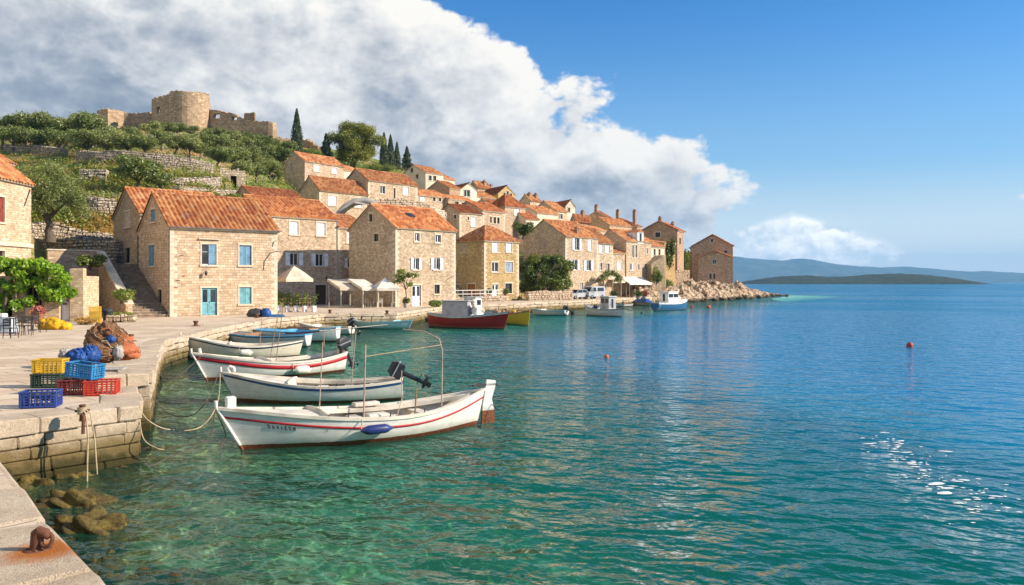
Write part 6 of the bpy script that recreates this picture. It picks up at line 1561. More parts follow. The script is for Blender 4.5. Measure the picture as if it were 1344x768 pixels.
fr0 = gp(.76, -1); pole(b, 'frame_arch', [fr0, fr0+Vector((.02, 0, 1.35)), fr0+Vector((0, .12, 1.62)), fr0+Vector((-.2, .5, 1.78)), fr0+Vector((-.55, 1.0, 1.82))], .022)
pole(b, 'frame_pole', [fr0+Vector((.0, .05, 1.48)), gp(.42, -1)+Vector((.06, .05, 1.35))], .016, ROPE)
pole(b, 'boat_hook', [gp(.56, -.9)+Vector((0, 0, .0)), gp(.60, -.5)+Vector((.1, 0, .5))], .014)
pole(b, 'tiller_stick', [hpb(.66, 1)*1+Vector((0, -hpb(.66, 1).y*1.5, -.3)), hpb(.66, 1)+Vector((.05, -hpb(.66, 1).y*1.5, .5))], .025, WOOD)
m_ = MB(); p = hpb(.55, 1); m_.bbox(p.x-.35, p.y-.22, p.z-.0, p.x+.3, p.y+.03, p.z+.10, .02); m_.bbox(p.x-.2, p.y-.75, p.z-.42, p.x+.35, p.y-.35, p.z-.12, .03); part(b, 'engine_box', m_, CREAMIN)
for t_, w_ in ((.36, .0), (.52, .0), (.67, .0)):
    p = hpb(t_, 1); m_ = MB(); m_.tube([(p.x, -(p.y-.03), p.z), (p.x, -(p.y-.03), p.z+.10)], .014, 6); part(b, 'rowlock', m_, IRON)
# lettering on the bow, each character of its own strokes
GL = {'D': [(0,0,0,1),(0,1,.6,.8),(.6,.8,.6,.2),(.6,.2,0,0)], 'A': [(0,0,.3,1),(.3,1,.6,0),(.12,.4,.48,.4)], 'L': [(0,1,0,0),(0,0,.5,0)], 'M': [(0,0,0,1),(0,1,.3,.4),(.3,.4,.6,1),(.6,1,.6,0)], 'V': [(0,1,.3,0),(.3,0,.6,1)], 'I': [(.2,0,.2,1)], 'E': [(0,0,0,1),(0,1,.5,1),(0,.5,.4,.5),(0,0,.5,0)], 'N': [(0,0,0,1),(0,1,.6,0),(.6,0,.6,1)], 'K': [(0,0,0,1),(0,.5,.55,1),(0,.5,.55,0)]}
m_ = MB(); tx = .105
for ch in 'DAVIEKM':
    for (x0, z0, x1, z1) in GL[ch]:
        pts = []
        for (xx, zz) in ((x0, z0), (x1, z1)):
            t_ = tx+xx*.052/L; dz = .36-zz*.082
            lo_, hi_ = .3, 1.0; tg = b['zs'](t_)-dz
            for _ in range(20):
                c_ = (lo_+hi_)/2
                if hpb(t_, c_).z < tg: lo_ = c_
                else: hi_ = c_
            q = hpb(t_, (lo_+hi_)/2); pts.append(Vector((q.x, -(q.y+.006), q.z)))
        m_.tube(pts, .0075, 5)
    tx += .070/L
part(b, 'lettering', m_, IRON)
BOAT1 = b
# 2 white boat with a blue line and tilted outboard
b = boat('rowing_boat', 'white boat with a blue line and a tilted black outboard motor behind the nearest one', wl(312, 527), wl(528, 524), 1.9, .52, .90, .66, HW, CREAMIN, .62, .2, stripe=(STRBLUE, .06, .065), deck=.34, thw=(.50, .66, .82), rake=.3)
outboard(b, 62, .1); m_ = MB(); m_.tube([(-.22, 0, .86), (-.30, 0, 1.0), (-.22, 0, 1.06), (-.12, 0, 1.02), (-.1, 0, .9)], .05, 8); part(b, 'bow_knob', m_, HW)
p = b['hp'](.70, 1); pole(b, 'pole', [(p.x, -p.y+.1, p.z-.1), (p.x+.15, -p.y+.12, p.z+1.6)], .02)
for t_ in (.5, .62): p = b['hp'](t_, 1); m_ = MB(); m_.tube([(p.x, -(p.y-.03), p.z), (p.x, -(p.y-.03), p.z+.10)], .014, 6); part(b, 'rowlock', m_, IRON)
BOAT2 = b
# 3 white boat with the broad red band
b = boat('rowing_boat', 'white boat with a broad red band and a white oval fender', wl(272, 499), wl(450, 487), 2.0, .58, 1.05, .80, HW, CREAMIN, .45, .24, stripe=(STRRED, .13, .14), deck=.40, thw=(.55, .70, .84), rake=.34)
fender(b, .60, FENDERW, .6, .16, -1, .14); m_ = MB(); m_.tube([(-.24, 0, .98), (-.28, 0, 1.18)], .06, 8); part(b, 'bow_knob', m_, HW)
outboard(b, 20, .0)
p = b['hp'](.46, 1); pole(b, 'mast', [(p.x, -.3, p.z-.3), (p.x+.35, -.2, p.z+2.2)], .022, WOOD); pole(b, 'mast', [(p.x-.25, -.25, p.z-.3), (p.x+.2, -.1, p.z+1.9)], .018, WOOD)
p = b['hp'](.92, 1); pole(b, 'boom', [(p.x-.4, p.y-.2, p.z+.9), (p.x+2.8, p.y+.1, p.z+1.05)], .03, GREYWOOD); pole(b, 'pole', [(p.x-.2, p.y-.2, p.z-.1), (p.x-.2, p.y-.2, p.z+.95)], .02)
# 4 cream boat with the navy gunwale
b = boat('rowing_boat', 'cream boat with a navy line under its rail, third from the quay corner', wl(253, 472), wl(392, 468.5), 1.95, .62, 1.15, .80, HCR, CREAMIN, .0, .2, stripe=(STRNAVY, .02, .10), deck=.36, thw=(.52, .68, .82), rake=.32)
fender(b, .50, FENDERW, .55, .16, -1, .12)
p = b['hp'](.62, 1); pole(b, 'pole', [(p.x, 0, .2), (p.x+.1, 0, 1.9)], .018)
# 5 dark grey boat with brown deck
b = boat('rowing_boat', 'grey-blue boat with a brown deck lying close behind the cream one', wl(275, 452.5), wl(405, 455), 1.8, .6, 1.05, .7, HDK, BROWNIN, .5, .2, stripe=(STRNAVY, .03, .07), deck=.45, thw=(.62, .8), gun=BLUEIN)
# 6 bright blue boat with a red line at the stern
b = boat('rowing_boat', 'light blue boat under a blue cover, with a red line round its stern', wl(318, 446), wl(444, 449), 2.0, .62, .80, .92, HW, BLUEIN, .30, .2, stripe=(STRRED, .05, .07, (.55, 1.0)), deck=.5, thw=(.64, .78), gun=BLUEIN)
# 7 white skiff with grey outboard
b = boat('skiff', 'white open skiff with a low stern tied near the cafe parasol', wl(398, 437.5), wl(462, 439), 1.6, .5, .75, .55, HGREY, CREAMIN, .7, .15, deck=.3, thw=(.5, .7)); outboard(b, 30)
b = boat('skiff', 'small grey skiff squeezed between the blue boat and the quay', wl(352, 438.5), wl(412, 441), 1.5, .5, .7, .5, HDK, BROWNIN, .6, .15, deck=.25, thw=(.5, .7))
# 8 turquoise boat
b = boat('motor_boat', 'turquoise open boat with a tilted black outboard below the cream canopy', wl(536, 432), wl(470, 430.5), 1.8, .52, .72, .62, HTURQ, paint('turquoise_inside', (.30, .52, .56), .6, .4), .75, .15, stripe=(WHITE, .06, .05), deck=.25, thw=(.5, .72)); outboard(b, 65)
# cabin helper
def cabin(b, t0, t1, wf, h_, mat, roofm, slope=.1, win=True, zoff=0.0):
    p0, p1 = b['hp'](t0, 1), b['hp'](t1, 1); x0, x1 = p0.x, p1.x; w0 = min(p0.y, p1.y)*wf; zb_ = min(p0.z, p1.z)-.15+zoff; zt_ = zb_+h_
    m_ = MB(); v = [(x0, -w0, zb_), (x1, -w0, zb_), (x1, w0, zb_), (x0, w0, zb_), (x0+slope, -w0*.9, zt_), (x1, -w0*.9, zt_), (x1, w0*.9, zt_), (x0+slope, w0*.9, zt_)]
    m_.add(v, [(0,3,2,1),(4,5,6,7),(0,1,5,4),(1,2,6,5),(2,3,7,6),(3,0,4,7)]); o = part(b, 'cabin', m_, mat)
    m_ = MB(); m_.bbox(x0+slope-.12, -w0*.9-.08, zt_+.002, x1+.12, w0*.9+.08, zt_+.07, .02); m_.build('cabin_roof', roofm, o)
    if win:
        m_ = MB(); n = 2; sp = (x1-x0-slope)/n
        for i in range(n):
            a = x0+slope+sp*i+.12
            for sg in (1, -1): m_.box(a, sg*w0*.965-.025, zb_+h_*.55, a+sp-.24, sg*w0*.965+.025, zb_+h_*.86)
        m_.box(x0+slope*.55-.02, -w0*.6, zb_+h_*.55, x0+slope*.55+.06, w0*.6, zb_+h_*.86); m_.box(x1-.02, -w0*.25, zb_+h_*.2, x1+.012, w0*.25, zb_+h_*.85); m_.build('window', GLASS, o)
    return o
# 9 red boat with grey cabin
b = boat('fishing_boat', 'dark red fishing boat with a lilac-grey wheelhouse hung with laundry-like covers', wl(661, 432), wl(563, 428.5), 2.2, .95, 1.35, 1.15, HRED, GREYIN, .0, .3, cat='fishing boat', group='fishing boats in the harbour', stripe=(WHITE, .02, .13), deck=.35, thw=(.8,), rake=.3)
GCAB = paint('lilac_grey_paint', (.46, .42, .43), .6, .3)
cabin(b, .42, .76, .62, 1.25, GCAB, GCAB, .05, False)
m_ = MB(); p = b['hp'](.38, 1)
for i in range(9): m_.blob((p.x-.1+random.uniform(-.35, .55), random.uniform(-.5, .5), p.z+random.uniform(.15, 1.15)), (.22, .2, .18), 0, 9, 6, .25, 1.3, i)
part(b, 'white_covers', m_, CANVASW)
m_ = MB(); m_.bbox(p.x-.5, -.55, p.z-.15, p.x+.0, .4, p.z+.5, .04); part(b, 'locker', m_, WHITE)
m_ = MB(); m_.bbox(.35, -.25, b['zs'](.1)-.1, .9, .25, b['zs'](.1)+.18, .05); part(b, 'hatch', m_, BROWNIN)
p = b['hp'](.6, 1); pole(b, 'mast', [(p.x, 0, p.z), (p.x, 0, p.z+2.2)], .03, GREYWOOD)
# 10 white boat behind the red one
b = boat('fishing_boat', 'white fishing boat with a boxy cabin hidden behind the dark red one', wl(648, 423), wl(585, 421), 2.1, .85, 1.15, .9, HW, GREYIN, .4, .25, cat='fishing boat', group='fishing boats in the harbour', deck=.3, thw=())
cabin(b, .30, .55, .6, 1.5, WHITE, WHITE, .1, True); m_ = MB(); p = b['hp'](.7, 1)
for i in range(6): m_.blob((p.x+random.uniform(-.7, .7), random.uniform(-.4, .4), p.z+random.uniform(.0, .6)), (.3, .3, .25), 0, 9, 6, .25, 1.3, i+4)
part(b, 'net_heap', m_, BROWNIN); p = b['hp'](.5, 1); pole(b, 'rail', [(p.x-1.4, -.5, p.z+1.3), (p.x+1.7, -.5, p.z+1.3)], .03, WHITE)
# 11 yellow boat
b = boat('rowing_boat', 'bright yellow boat heaped with gear beside the dark red one', wl(693, 427.8), wl(640, 420), 1.9, .75, 1.25, .8, HYEL, BROWNIN, .3, .2, stripe=(GREYIN, .0, .08), deck=.2, thw=(.4, .6)); m_ = MB()
for i in range(9): p = b['hp'](.25+.06*i, 1); m_.blob((p.x, random.uniform(-.4, .4), p.z+random.uniform(-.05, .18)), (.26, .24, .2), 0, 9, 6, .25, 1.3, i)
part(b, 'gear_heap', m_, [BROWNIN]); m_ = MB()
p = b['hp'](.3, 1); m_.blob((p.x, .1, p.z+.15), (.3, .2, .16), 0, 12, 8, .25, 1.6, 9)
part(b, 'yellow_bag', m_, PYEL)
# 12 grey-white skiff
b = boat('skiff', 'white skiff with a teal bow cover and a small outboard, below the round carob tree', wl(702, 413.5), wl(744, 414.5), 1.7, .55, .7, .6, hull_mat('teal_footed_hull', (.56, .56, .55), (.02, .22, .24), .06), CREAMIN, .75, .15, deck=.3, thw=(.55, .75), gun=TURQ); outboard(b, 55)
# 13 white cabin boat
b = boat('fishing_boat', 'white boat with an upright box cabin and dark rail, moored alone before the van', wl(770, 413.5), wl(816, 416), 2.0, .75, 1.2, .85, HGREY, GREYIN, .0, .25, cat='fishing boat', group='fishing boats in the harbour', stripe=(STRNAVY, .02, .08), deck=.3, thw=(.85,))
cabin(b, .50, .74, .62, 1.45, GREYIN, WHITE, .06, True); m_ = MB(); p = b['hp'](.3, 1); m_.blob((p.x, -.1, p.z+.1), (.35, .3, .2), 0, 10, 6, .2); part(b, 'dark_bundle', m_, STRNAVY)
p = b['hp'](1, 1); pole(b, 'tiller', [(p.x-.2, 0, p.z+.05), (p.x+1.4, .1, p.z-.15)], .05, IRON)
# 14 small boat with blue cover
b = boat('rowing_boat', 'small boat under a peaked blue cover by the quay end', wl(828, 400.5), wl(857, 401.8), 1.6, .5, .75, .5, hull_mat('green_grey_hull', (.30, .38, .36), (.06, .05, .05), .05), BROWNIN, .5, .15, deck=.2, thw=(.5,)); m_ = MB(); L_ = b['L']; zz = .55
m_.add([(L_*.25, -.7, zz), (L_*.85, -.7, zz), (L_*.85, .7, zz), (L_*.25, .7, zz), (L_*.4, 0, zz+.75), (L_*.72, 0, zz+.6)], [(0,1,5,4),(1,2,5),(2,3,4,5),(3,0,4),(0,3,2,1)]); part(b, 'cover', m_, BLUETARP)
# 15 blue cabin boat
b = boat('fishing_boat', 'blue and white cabin boat nearest the rocky point', wl(901, 405.3), wl(859, 408), 2.3, .95, 1.35, 1.0, HBLUE, WHITE, .55, .3, cat='fishing boat', group='fishing boats in the harbour', stripe=(WHITE, .0, .2), deck=.36, thw=())
cabin(b, .40, .72, .62, 1.5, WHITE, WHITE, .15, True); cabin(b, .28, .40, .5, .7, WHITE, WHITE, .25, False)
p = b['hp'](.97, 1); m_ = MB(); m_.tube([(p.x, -p.y, p.z), (p.x+.2, -p.y, p.z-.7), (p.x+.2, p.y, p.z-.7), (p.x, p.y, p.z)], .04, 6); part(b, 'stern_ladder', m_, WHITE)
b = boat('rowing_boat', 'tiny dark dinghy between the white cabin boat and the quay', wl(805, 402.8), wl(829, 402), 1.3, .4, .55, .45, HDK, BROWNIN, .5, .15, deck=.2, thw=(.5,))
# ------------------------------------------------------------------ things on the quay
def crate(label, mat, loc_, rz, tilt=(0, 0), sx=.66, sy=.44, sz=.33, group='plastic fish crates'):
    rt = thing('crate', label, 'crate', loc_, rz, group); rt.rotation_euler = (tilt[0], tilt[1], rz)
    x, y = sx/2, sy/2; b = MB(); w = .022
    for cx_ in (-1, 1):
        for cy_ in (-1, 1): b.box(cx_*x-cx_*.05, cy_*y-cy_*.05, .02, cx_*x, cy_*y, sz-.03)
    for zz, hh in ((.02, .035), (.085, .022), (.135, .022), (.185, .022), (.235, .03)):
        b.box(-x+.05, -y, zz, x-.05, -y+w, zz+hh); b.box(-x+.05, y-w, zz, x-.05, y, zz+hh); b.box(-x, -y+.05, zz, -x+w, y-.05, zz+hh); b.box(x-w, -y+.05, zz, x, y-.05, zz+hh)
    n = 7
    for i in range(1, n):
        xx = -x+sx*i/n; b.box(xx-.012, -y-.006, .02, xx+.012, -y+.012, sz-.03); b.box(xx-.012, y-.012, .02, xx+.012, y+.006, sz-.03)
    for i in range(1, 5):
        yy = -y+sy*i/5; b.box(-x-.006, yy-.012, .02, -x+.012, yy+.012, sz-.03); b.box(x-.012, yy-.012, .02, x+.006, yy+.012, sz-.03)
    b.build('side_walls', mat, rt)
    b = MB(); b.box(-x+.02, -y+.02, 0, x-.02, y-.02, .018); b.build('base', mat, rt)
    b = MB(); e = .014
    b.bbox(-x-e, -y-e, sz-.035, x+e, -y+.035, sz, .008); b.bbox(-x-e, y-.035, sz-.035, x+e, y+e, sz, .008); b.bbox(-x-e, -y+.036, sz-.035, -x+.035, y-.036, sz, .008); b.bbox(x-.035, -y+.036, sz-.035, x+e, y-.036, sz, .008)
    b.build('rim', mat, rt); return rt
def gfr(x, y, z=Q+.005): p = gnd(x, y, z); return p
p = gfr(54, 534); o = crate('dark blue crate set alone nearest the pier edge, with net scraps inside', PBLUE, p, R(14))
mb = MB()
for i in range(7): mb.blob((random.uniform(-.22, .22), random.uniform(-.12, .12), .22), (.12, .1, .07), 0, 8, 6, .3, 1.5, i)
mb.build('net_scraps', DARKROPE, o)
p = gfr(65, 508); crate('dark green crate under the yellow one', PGRN, p, R(6)); crate('yellow crate stacked on the dark green one', PYEL, p+Vector((.02, .01, .335)), R(9))
p1 = gfr(101, 517); crate('dark red crate under the left end of the light blue one', PDRED, p1, R(10))
p2 = gfr(134, 518); crate('bright red crate at the right of the stack', PRED, p2, R(16)); crate('light blue crate tilted across the two red ones', PLBLUE, p1.lerp(p2, .26)+Vector((0, .04, .36)), R(-10), (0, R(6)))
p = px(74, 424, 1); y0 = gnd(125, 424)
for i, t_ in enumerate(('bottom', 'middle', 'top')): crate('yellow crate, %s of the tall yellow stack right of the tavern' % t_, PYEL, y0+Vector((0, 0, .335*i)), R(20+4*i), group='yellow crates stacked by the tavern')
# nets
NP = gnd(140, 470, 1.41); o = thing('net_heap', 'tall heap of brown and orange fishing nets on the raised stone slab', 'fishing net', NP); mb = MB()
for c_, r_, sd in (((-.06,.1,.43),(.54,.48,.56),1), ((.08,.0,.72),(.30,.30,.30),2), ((-.32,.0,.58),(.24,.28,.32),3), ((.34,.1,.25),(.40,.40,.36),4), ((-.05,-.32,.2),(.46,.26,.30),5), ((-.2,.2,.85),(.2,.2,.14),8)):
    mb.blob(c_, r_, 0, 26, 18, .13, 1.7, sd, True, None)
mb.build('net', NET, o); mb = MB(); rng = random.Random(9)
for i in range(36):
    a = rng.uniform(0, 6.28); z = rng.uniform(.1, .95); rr = .56*math.sqrt(max(.05, 1-(z/1.05)**2)); pts = []
    for k in range(5): a += rng.uniform(.05, .35); z = max(.03, z+rng.uniform(-.12, .08)); rr = .57*math.sqrt(max(.05, 1-(z/1.05)**2))*rng.uniform(.94, 1.08); pts.append((rr*math.cos(a)*1.1, rr*math.sin(a)*.95, z))
    mb.tube(pts, rng.uniform(.008, .018), 5, 0 if rng.random() < .6 else 1)
mb.build('strands', [ROPE, NETO], o); mb = MB()
for c_, r_, sd in (((.58,-.02,.20),(.28,.3,.26),6), ((.50,.1,.42),(.2,.2,.2),7), ((.78,-.08,.08),(.22,.22,.1),8)): mb.blob(c_, r_, 0, 18, 12, .22, 2.2, sd)
for i in range(30):
    a = rng.uniform(0, 6.28); q = rng.uniform(.1, .36); mb.tube([(.62+q*math.cos(a+.3*k), -.02+q*math.sin(a+.3*k), max(.03, .34-q*.6+rng.uniform(-.05, .08))) for k in range(4)], .011, 5)
mb.build('red_netting', NETO, o); mb = MB(); mb.blob((.27, -.30, .55), (.12, .09, .11), 0, 34, 22, .2, 3.1, 3); mb.build('blue_bundle', BLUETARP, o)
mb = MB(); mb.blob((.50, -.34, .18), (.14, .11, .2), 0, 30, 20, .2, 3.0, 6); mb.build('grey_bundle', GREYWOOD, o)
o = thing('tarp', 'crumpled dark blue tarp on the slab left of the nets', 'tarp', gnd(104, 474, 1.41)); mb = MB()
for c_, r_, sd in (((0,0,.12),(.30,.3,.22),1), ((.26,.1,.15),(.24,.24,.26),2), ((-.22,.1,.08),(.22,.2,.14),3), ((.1,-.15,.1),(.2,.16,.15),5)): mb.blob(c_, r_, 0, 40, 26, .17, 3.3, sd)
mb.build('cloth', BLUETARP, o); mb = MB(); mb.blob((-.40, .05, .14), (.17, .19, .2), 0, 34, 22, .18, 3.0, 4); mb.build('grey_cloth', GREYWOOD, o)
mb = MB(); mb.bbox(-.55, -.16, 0, .55, .16, .06, .02); tag(mb.build('plank', GREYWOOD, None, gnd(134, 486, 1.415), R(8)), 'pale plank lying along the slab edge below the nets', 'plank')
# bollards
def bollard(label, p, r=.13, hgt=.30):
    o = thing('bollard', label, 'bollard', p, 0, 'iron bollards along the quay'); mb = MB(); mb.lathe([(r*1.05, 0), (r*.85, .04), (r*.75, hgt*.6), (r*1.15, hgt*.78), (r*1.2, hgt*.92), (r*.8, hgt)], 16); mb.build('post', RUST, o)
    mb = MB(); mb.lathe([(r*1.9, 0), (r*1.9, .025), (r*1.05, .03)], 16); mb.build('base_plate', RUST, o); return o
B0 = bollard('squat rusty bollard behind the net heap', gnd(171, 448))
for lab, x_, y_ in (('rusty bollard in front of the foot of the stone stairs', 257, 428), ('rusty bollard in front of the blue-shuttered house', 337, 417.5), ('small bollard before the dark door', 433, 411.5), ('small bollard at the quay edge beside the turquoise boat', 508, 412.5)):
    dup(B0, gnd(x_, y_), random.uniform(0, 6), lab)
o = thing('mooring_ring', 'rusty iron mooring stub with a ring on the nearest quay stone, rust stain around it', 'mooring ring', BRUST, R(-10)); mb = MB()
mb.tube([(-.03, 0, -.02), (-.03, 0, .06), (-.02, 0, .15), (.02, 0, .185)], [.062, .055, .058, .045], 14); mb.tube([(.0, 0, .165), (.06, 0, .16), (.10, 0, .12)], [.05, .045, .03], 10); mb.build('stub', RUST, o)
mb = MB(); mb.tube([(.085+.055*math.cos(a), -.01+.02*math.sin(a), .10+.055*math.sin(a)) for a in np.linspace(0, 6.283, 19)], .018, 8, cap=False); mb.build('ring', RUST, o)
mb = MB()
for k in range(4): a = k*1.57+.5; mb.lathe([(.018, 0), (.016, .02), (.004, .024)], 8, 0, Matrix.Translation((-.02+.085*math.cos(a), .08*math.sin(a), 0)))
mb.lathe([(.12, -.004), (.115, .008), (.06, .012)], 18, 0, Matrix.Translation((-.02, 0, 0))); mb.build('base_plate', RUST, o)
# mooring stake with hanging ropes at the pier front
pm = gnd(108, 545.5, Q+.04); o = thing('mooring_stake', 'rusty mooring stake at the pier front with ropes hanging down the wall', 'mooring post', pm); mb = MB()
mb.tube([(0,0,-.1),(0,0,.14),(.0,0,.2)], [.05,.045,.06], 10); mb.tube([(-.13,0,.08),(.13,0,.10)], .022, 8); mb.tube([(0,-.02,.05),(.10,-.14,.0),(.12,-.2,-.3)], .03, 8); mb.build('stake', RUST, o)
nrm = Vector((.774, -.633, 0)); mb = MB()
mb.tube([Vector((0,0,.1)), nrm*.14+Vector((0,0,.06)), nrm*.24+Vector((0,0,-.35)), nrm*.25+Vector((-.02,0,-.9)), nrm*.27+Vector((-.03,0,-1.25))], .017, 6)
mb.tube([Vector((.05,0,.12)), nrm*.16+Vector((.07,.02,.05)), nrm*.25+Vector((.1,.03,-.4)), nrm*.26+Vector((.13,.05,-1.05))], .015, 6)
for k in range(5): mb.tube([(.07*math.cos(a), .07*math.sin(a), .04+.025*k) for a in np.linspace(0, 6.3, 13)], .016, 6, cap=False)
mb.build('rope', ROPE, o)
# mooring lines
def line(name, label, pts, r=.013, mat=ROPE, grp='mooring ropes'):
    pts = [Vector(p) for p in pts]; q = []
    for i in range(len(pts)-1):
        p0 = pts[max(i-1, 0)]; p1 = pts[i]; p2 = pts[i+1]; p3 = pts[min(i+2, len(pts)-1)]
        for k in range(8):
            t_ = k/8; q.append(.5*((2*p1)+(p2-p0)*t_+(2*p0-5*p1+4*p2-p3)*t_*t_+(3*p1-p0-3*p2+p3)*t_**3))
    q.append(pts[-1]); o0 = q[0].copy(); mb = MB(); mb.tube([p-o0 for p in q], r, 6); tag(mb.build(name, mat, None, o0), label, 'rope', grp)
def bw(b, t_=0, dz=-.06): M = Matrix.Translation(b['root'].location) @ Matrix.Rotation(b['root'].rotation_euler.z, 4, 'Z'); return M @ (b['hp'](t_, 1)+Vector((-.03, 0, dz)))
b1, b2 = bw(BOAT1), bw(BOAT2)
line('mooring_rope', 'slack pale rope from the pier corner to the bow of the second boat', [px(182, 536, 16.3), px(196, 553, 16.6), px(222, 564, 17), px(262, 561, 17.8), px(285, 530, 18.8), b2])
line('mooring_rope', 'dark rope slanting left from the bow of the nearest boat into the water', [b1, px(275, 572, 16.8), px(248, 591, 16.4), px(222, 600, 16.0), px(200, 612, 15.6)], .012, DARKROPE)
line('mooring_rope', 'dark rope dropping straight down from the bow of the nearest boat', [b1+Vector((.03, 0, -.05)), px(296, 570, 17.1), px(290, 585, 17.0), px(289, 600, 16.8)], .011, DARKROPE)
line('mooring_rope', 'rope from the bow of the second boat to the slab corner', [b2+Vector((-.05, 0, .05)), px(275, 520, 20), px(252, 545, 20), px(222, 543, 20.5), px(200, 520, 20.6), px(191, 490, 20.4)], .012, DARKROPE)
line('mooring_rope', 'rope from the red-banded boat across to the quay wall', [px(264, 468, 27.8), px(248, 482, 27.5), px(228, 497, 27), px(206, 490, 26.8), px(199, 474, 26.6)], .014, DARKROPE)
line('mooring_rope', 'short rope from the rudder of the nearest boat into the water', [px(634, 520, 20.8), px(648, 533, 20.4), px(672, 552, 20.2), px(676, 559, 20)], .009, DARKROPE)
line('mooring_rope', 'slack pale rope trailing along the foot of the slab corner', [px(182, 540, 16.2), px(188, 575, 15.8), px(205, 588, 15.9), px(215, 590, 16.2)], .011)
# weed-grown rocks in the shallows
def rock(label, x_, y_, r_, z_, sd):
    p = Vector((*wl(x_, y_), 0)); mb = MB(); mb.blob((0, 0, z_), r_, 0, 40, 26, .22, 1.7, sd, True); mb.blob((r_[0]*.4, -r_[1]*.25, z_-.02), tuple(q*.62 for q in r_), 0, 26, 16, .22, 1.5, sd+3, True); mb.blob((-r_[0]*.5, r_[1]*.2, z_-.04), tuple(q*.6 for q in r_), 0, 26, 16, .22, 1.6, sd+5, True)
    tag(mb.build('rock', WEEDROCK, None, p), label, 'rock', 'weedy rocks in the shallows')
rock('flat ochre weed-grown rock just below the pier wall', 97, 660, (.56, .36, .26), -.10, 1)
rock('larger dark rock breaking the water nearer the camera', 122, 692, (.58, .42, .30), -.13, 2)
rock('drowned rock showing under the water at the bottom left', 215, 748, (.62, .4, .3), -.34, 3)
rock('small weedy rock between the large dark one and the quay edge', 140, 728, (.22, .2, .18), -.2, 4)
rock('weedy boulder at the foot of the pier wall, at its left end', 45, 634, (.5, .4, .34), -.27, 5)
rock('weedy boulder at the middle foot of the pier wall', 96, 626, (.5, .3, .3), -.29, 6)
rock('low weedy boulder under the pier corner', 160, 614, (.45, .3, .28), -.31, 7)
# ------------------------------------------------------------------ cafe furniture
def chair(label, loc_, rz, mat, group):
    rt = thing('cafe_chair', label, 'chair', loc_, rz, group); mb = MB(); mb.bbox(-.21, -.21, .43, .21, .21, .46, .008); mb.build('seat', mat, rt)
    mb = MB(); mb.box(-.20, .19, .47, -.17, .22, .86); mb.box(.17, .19, .47, .20, .22, .86)
    for z_ in (.56, .68, .79): mb.box(-.17, .195, z_, .17, .215, z_+.06)
    mb.build('backrest', mat, rt)
    for sx in (-1, 1):
        for sy in (-1, 1): m = MB(); m.tube([(sx*.18, sy*.18, .43), (sx*.20, sy*.21, 0)], .018, 6); m.build('leg', mat, rt)
    return rt
def table(label, loc_, mat, topm, group, r=.36):
    rt = thing('cafe_table', label, 'table', loc_, 0, group); mb = MB(); mb.lathe([(r, .72), (r, .75)], 18); mb.build('table_top', topm, rt)
    mb = MB(); mb.tube([(0,0,.02),(0,0,.72)], .03, 8); mb.build('pedestal', mat, rt); mb = MB(); mb.lathe([(.22, 0), (.20, .02), (.03, .05)], 14); mb.build('base', mat, rt); return rt
gt = 'dark cafe tables and chairs outside the tavern'; T0 = None
tb = [(18, 438, 'dark round cafe table at the left edge under the vines'), (42, 434, 'dark round cafe table right of the other, by the tavern window')]
for i, (x_, y_, lab) in enumerate(tb):
    p = gnd(x_, y_); table(lab, p, IRON, DARKWOOD, gt)
ch0 = None
for i, (x_, y_, rz, lab) in enumerate([(6, 440, -60, 'leftmost dark cafe chair of the tavern group'), (14, 444, 170, 'dark cafe chair with its back to the water, nearest the camera'), (29, 440, 100, 'dark cafe chair between the two round tables'), (24, 431, 20, 'dark cafe chair behind the left table'), (36, 440, 200, 'dark cafe chair in front of the right table'), (52, 436, 80, 'dark cafe chair at the right end of the tavern group'), (44, 429, 10, 'dark cafe chair behind the right table')]):
    p = gnd(x_, y_)
    if ch0 is None: ch0 = chair(lab, p, R(rz), IRON, gt)
    else: dup(ch0, p, R(rz), lab)
o = thing('covered_table', 'table under a pale grey-blue cloth at the very left edge of the quay', 'table', gnd(2, 437)); mb = MB()
mb.add([(-.6,-.4,.0),(.6,-.4,.05),(.6,.4,.05),(-.6,.4,.0),(-.55,-.35,.74),(.55,-.35,.76),(.55,.35,.76),(-.55,.35,.74)], [(4,5,6,7),(0,1,5,4),(1,2,6,5),(2,3,7,6),(3,0,4,7)]); mb.build('cloth', paint('pale_blue_cloth', (.42, .48, .54), .8, .3), o)
mb = MB(); mb.bbox(-.3,-.2,.76,.2,.2,.95,.03); mb.build('box', WHITE, o)
o = thing('flower_pot', 'pot of pinkish flowers beside the tavern tables', 'flower pot', gnd(50, 424)); mb = MB(); mb.lathe([(.20, 0), (.30, .5), (.33, .52), (.30, .55)], 14); mb.build('pot', paint('terracotta', (.36, .14, .07), .8, .3), o)
P, N, rv = crown_pts([((0,0,.75),(.45,.4,.3))], 500, 3, .3); link('flowers', leaf_mesh('flowers', P, N, .13, .09, FLOWER, rv, .9, 3), o)
o = thing('net_pile', 'heap of bright yellow fishing net in front of the tavern door', 'fishing net', gnd(70, 432.5)); mb = MB()
for i, (x_, y_, z_, r_) in enumerate(((-.35,0,.25,.42),(.15,-.05,.22,.45),(.6,0,.12,.36),(-.15,.1,.42,.3),(-.6,.1,.12,.25))): mb.blob((x_,y_,z_), (r_,r_*.8,r_*.72), 0, 22, 14, .2, 2.2, i+1)
for i in range(40): a = random.uniform(0, 6.28); mb.tube([(random.uniform(-.7,.7), -.25+.1*k, .1+.25*random.random()) for k in range(4)], .014, 5)
mb.build('net', NETY, o)
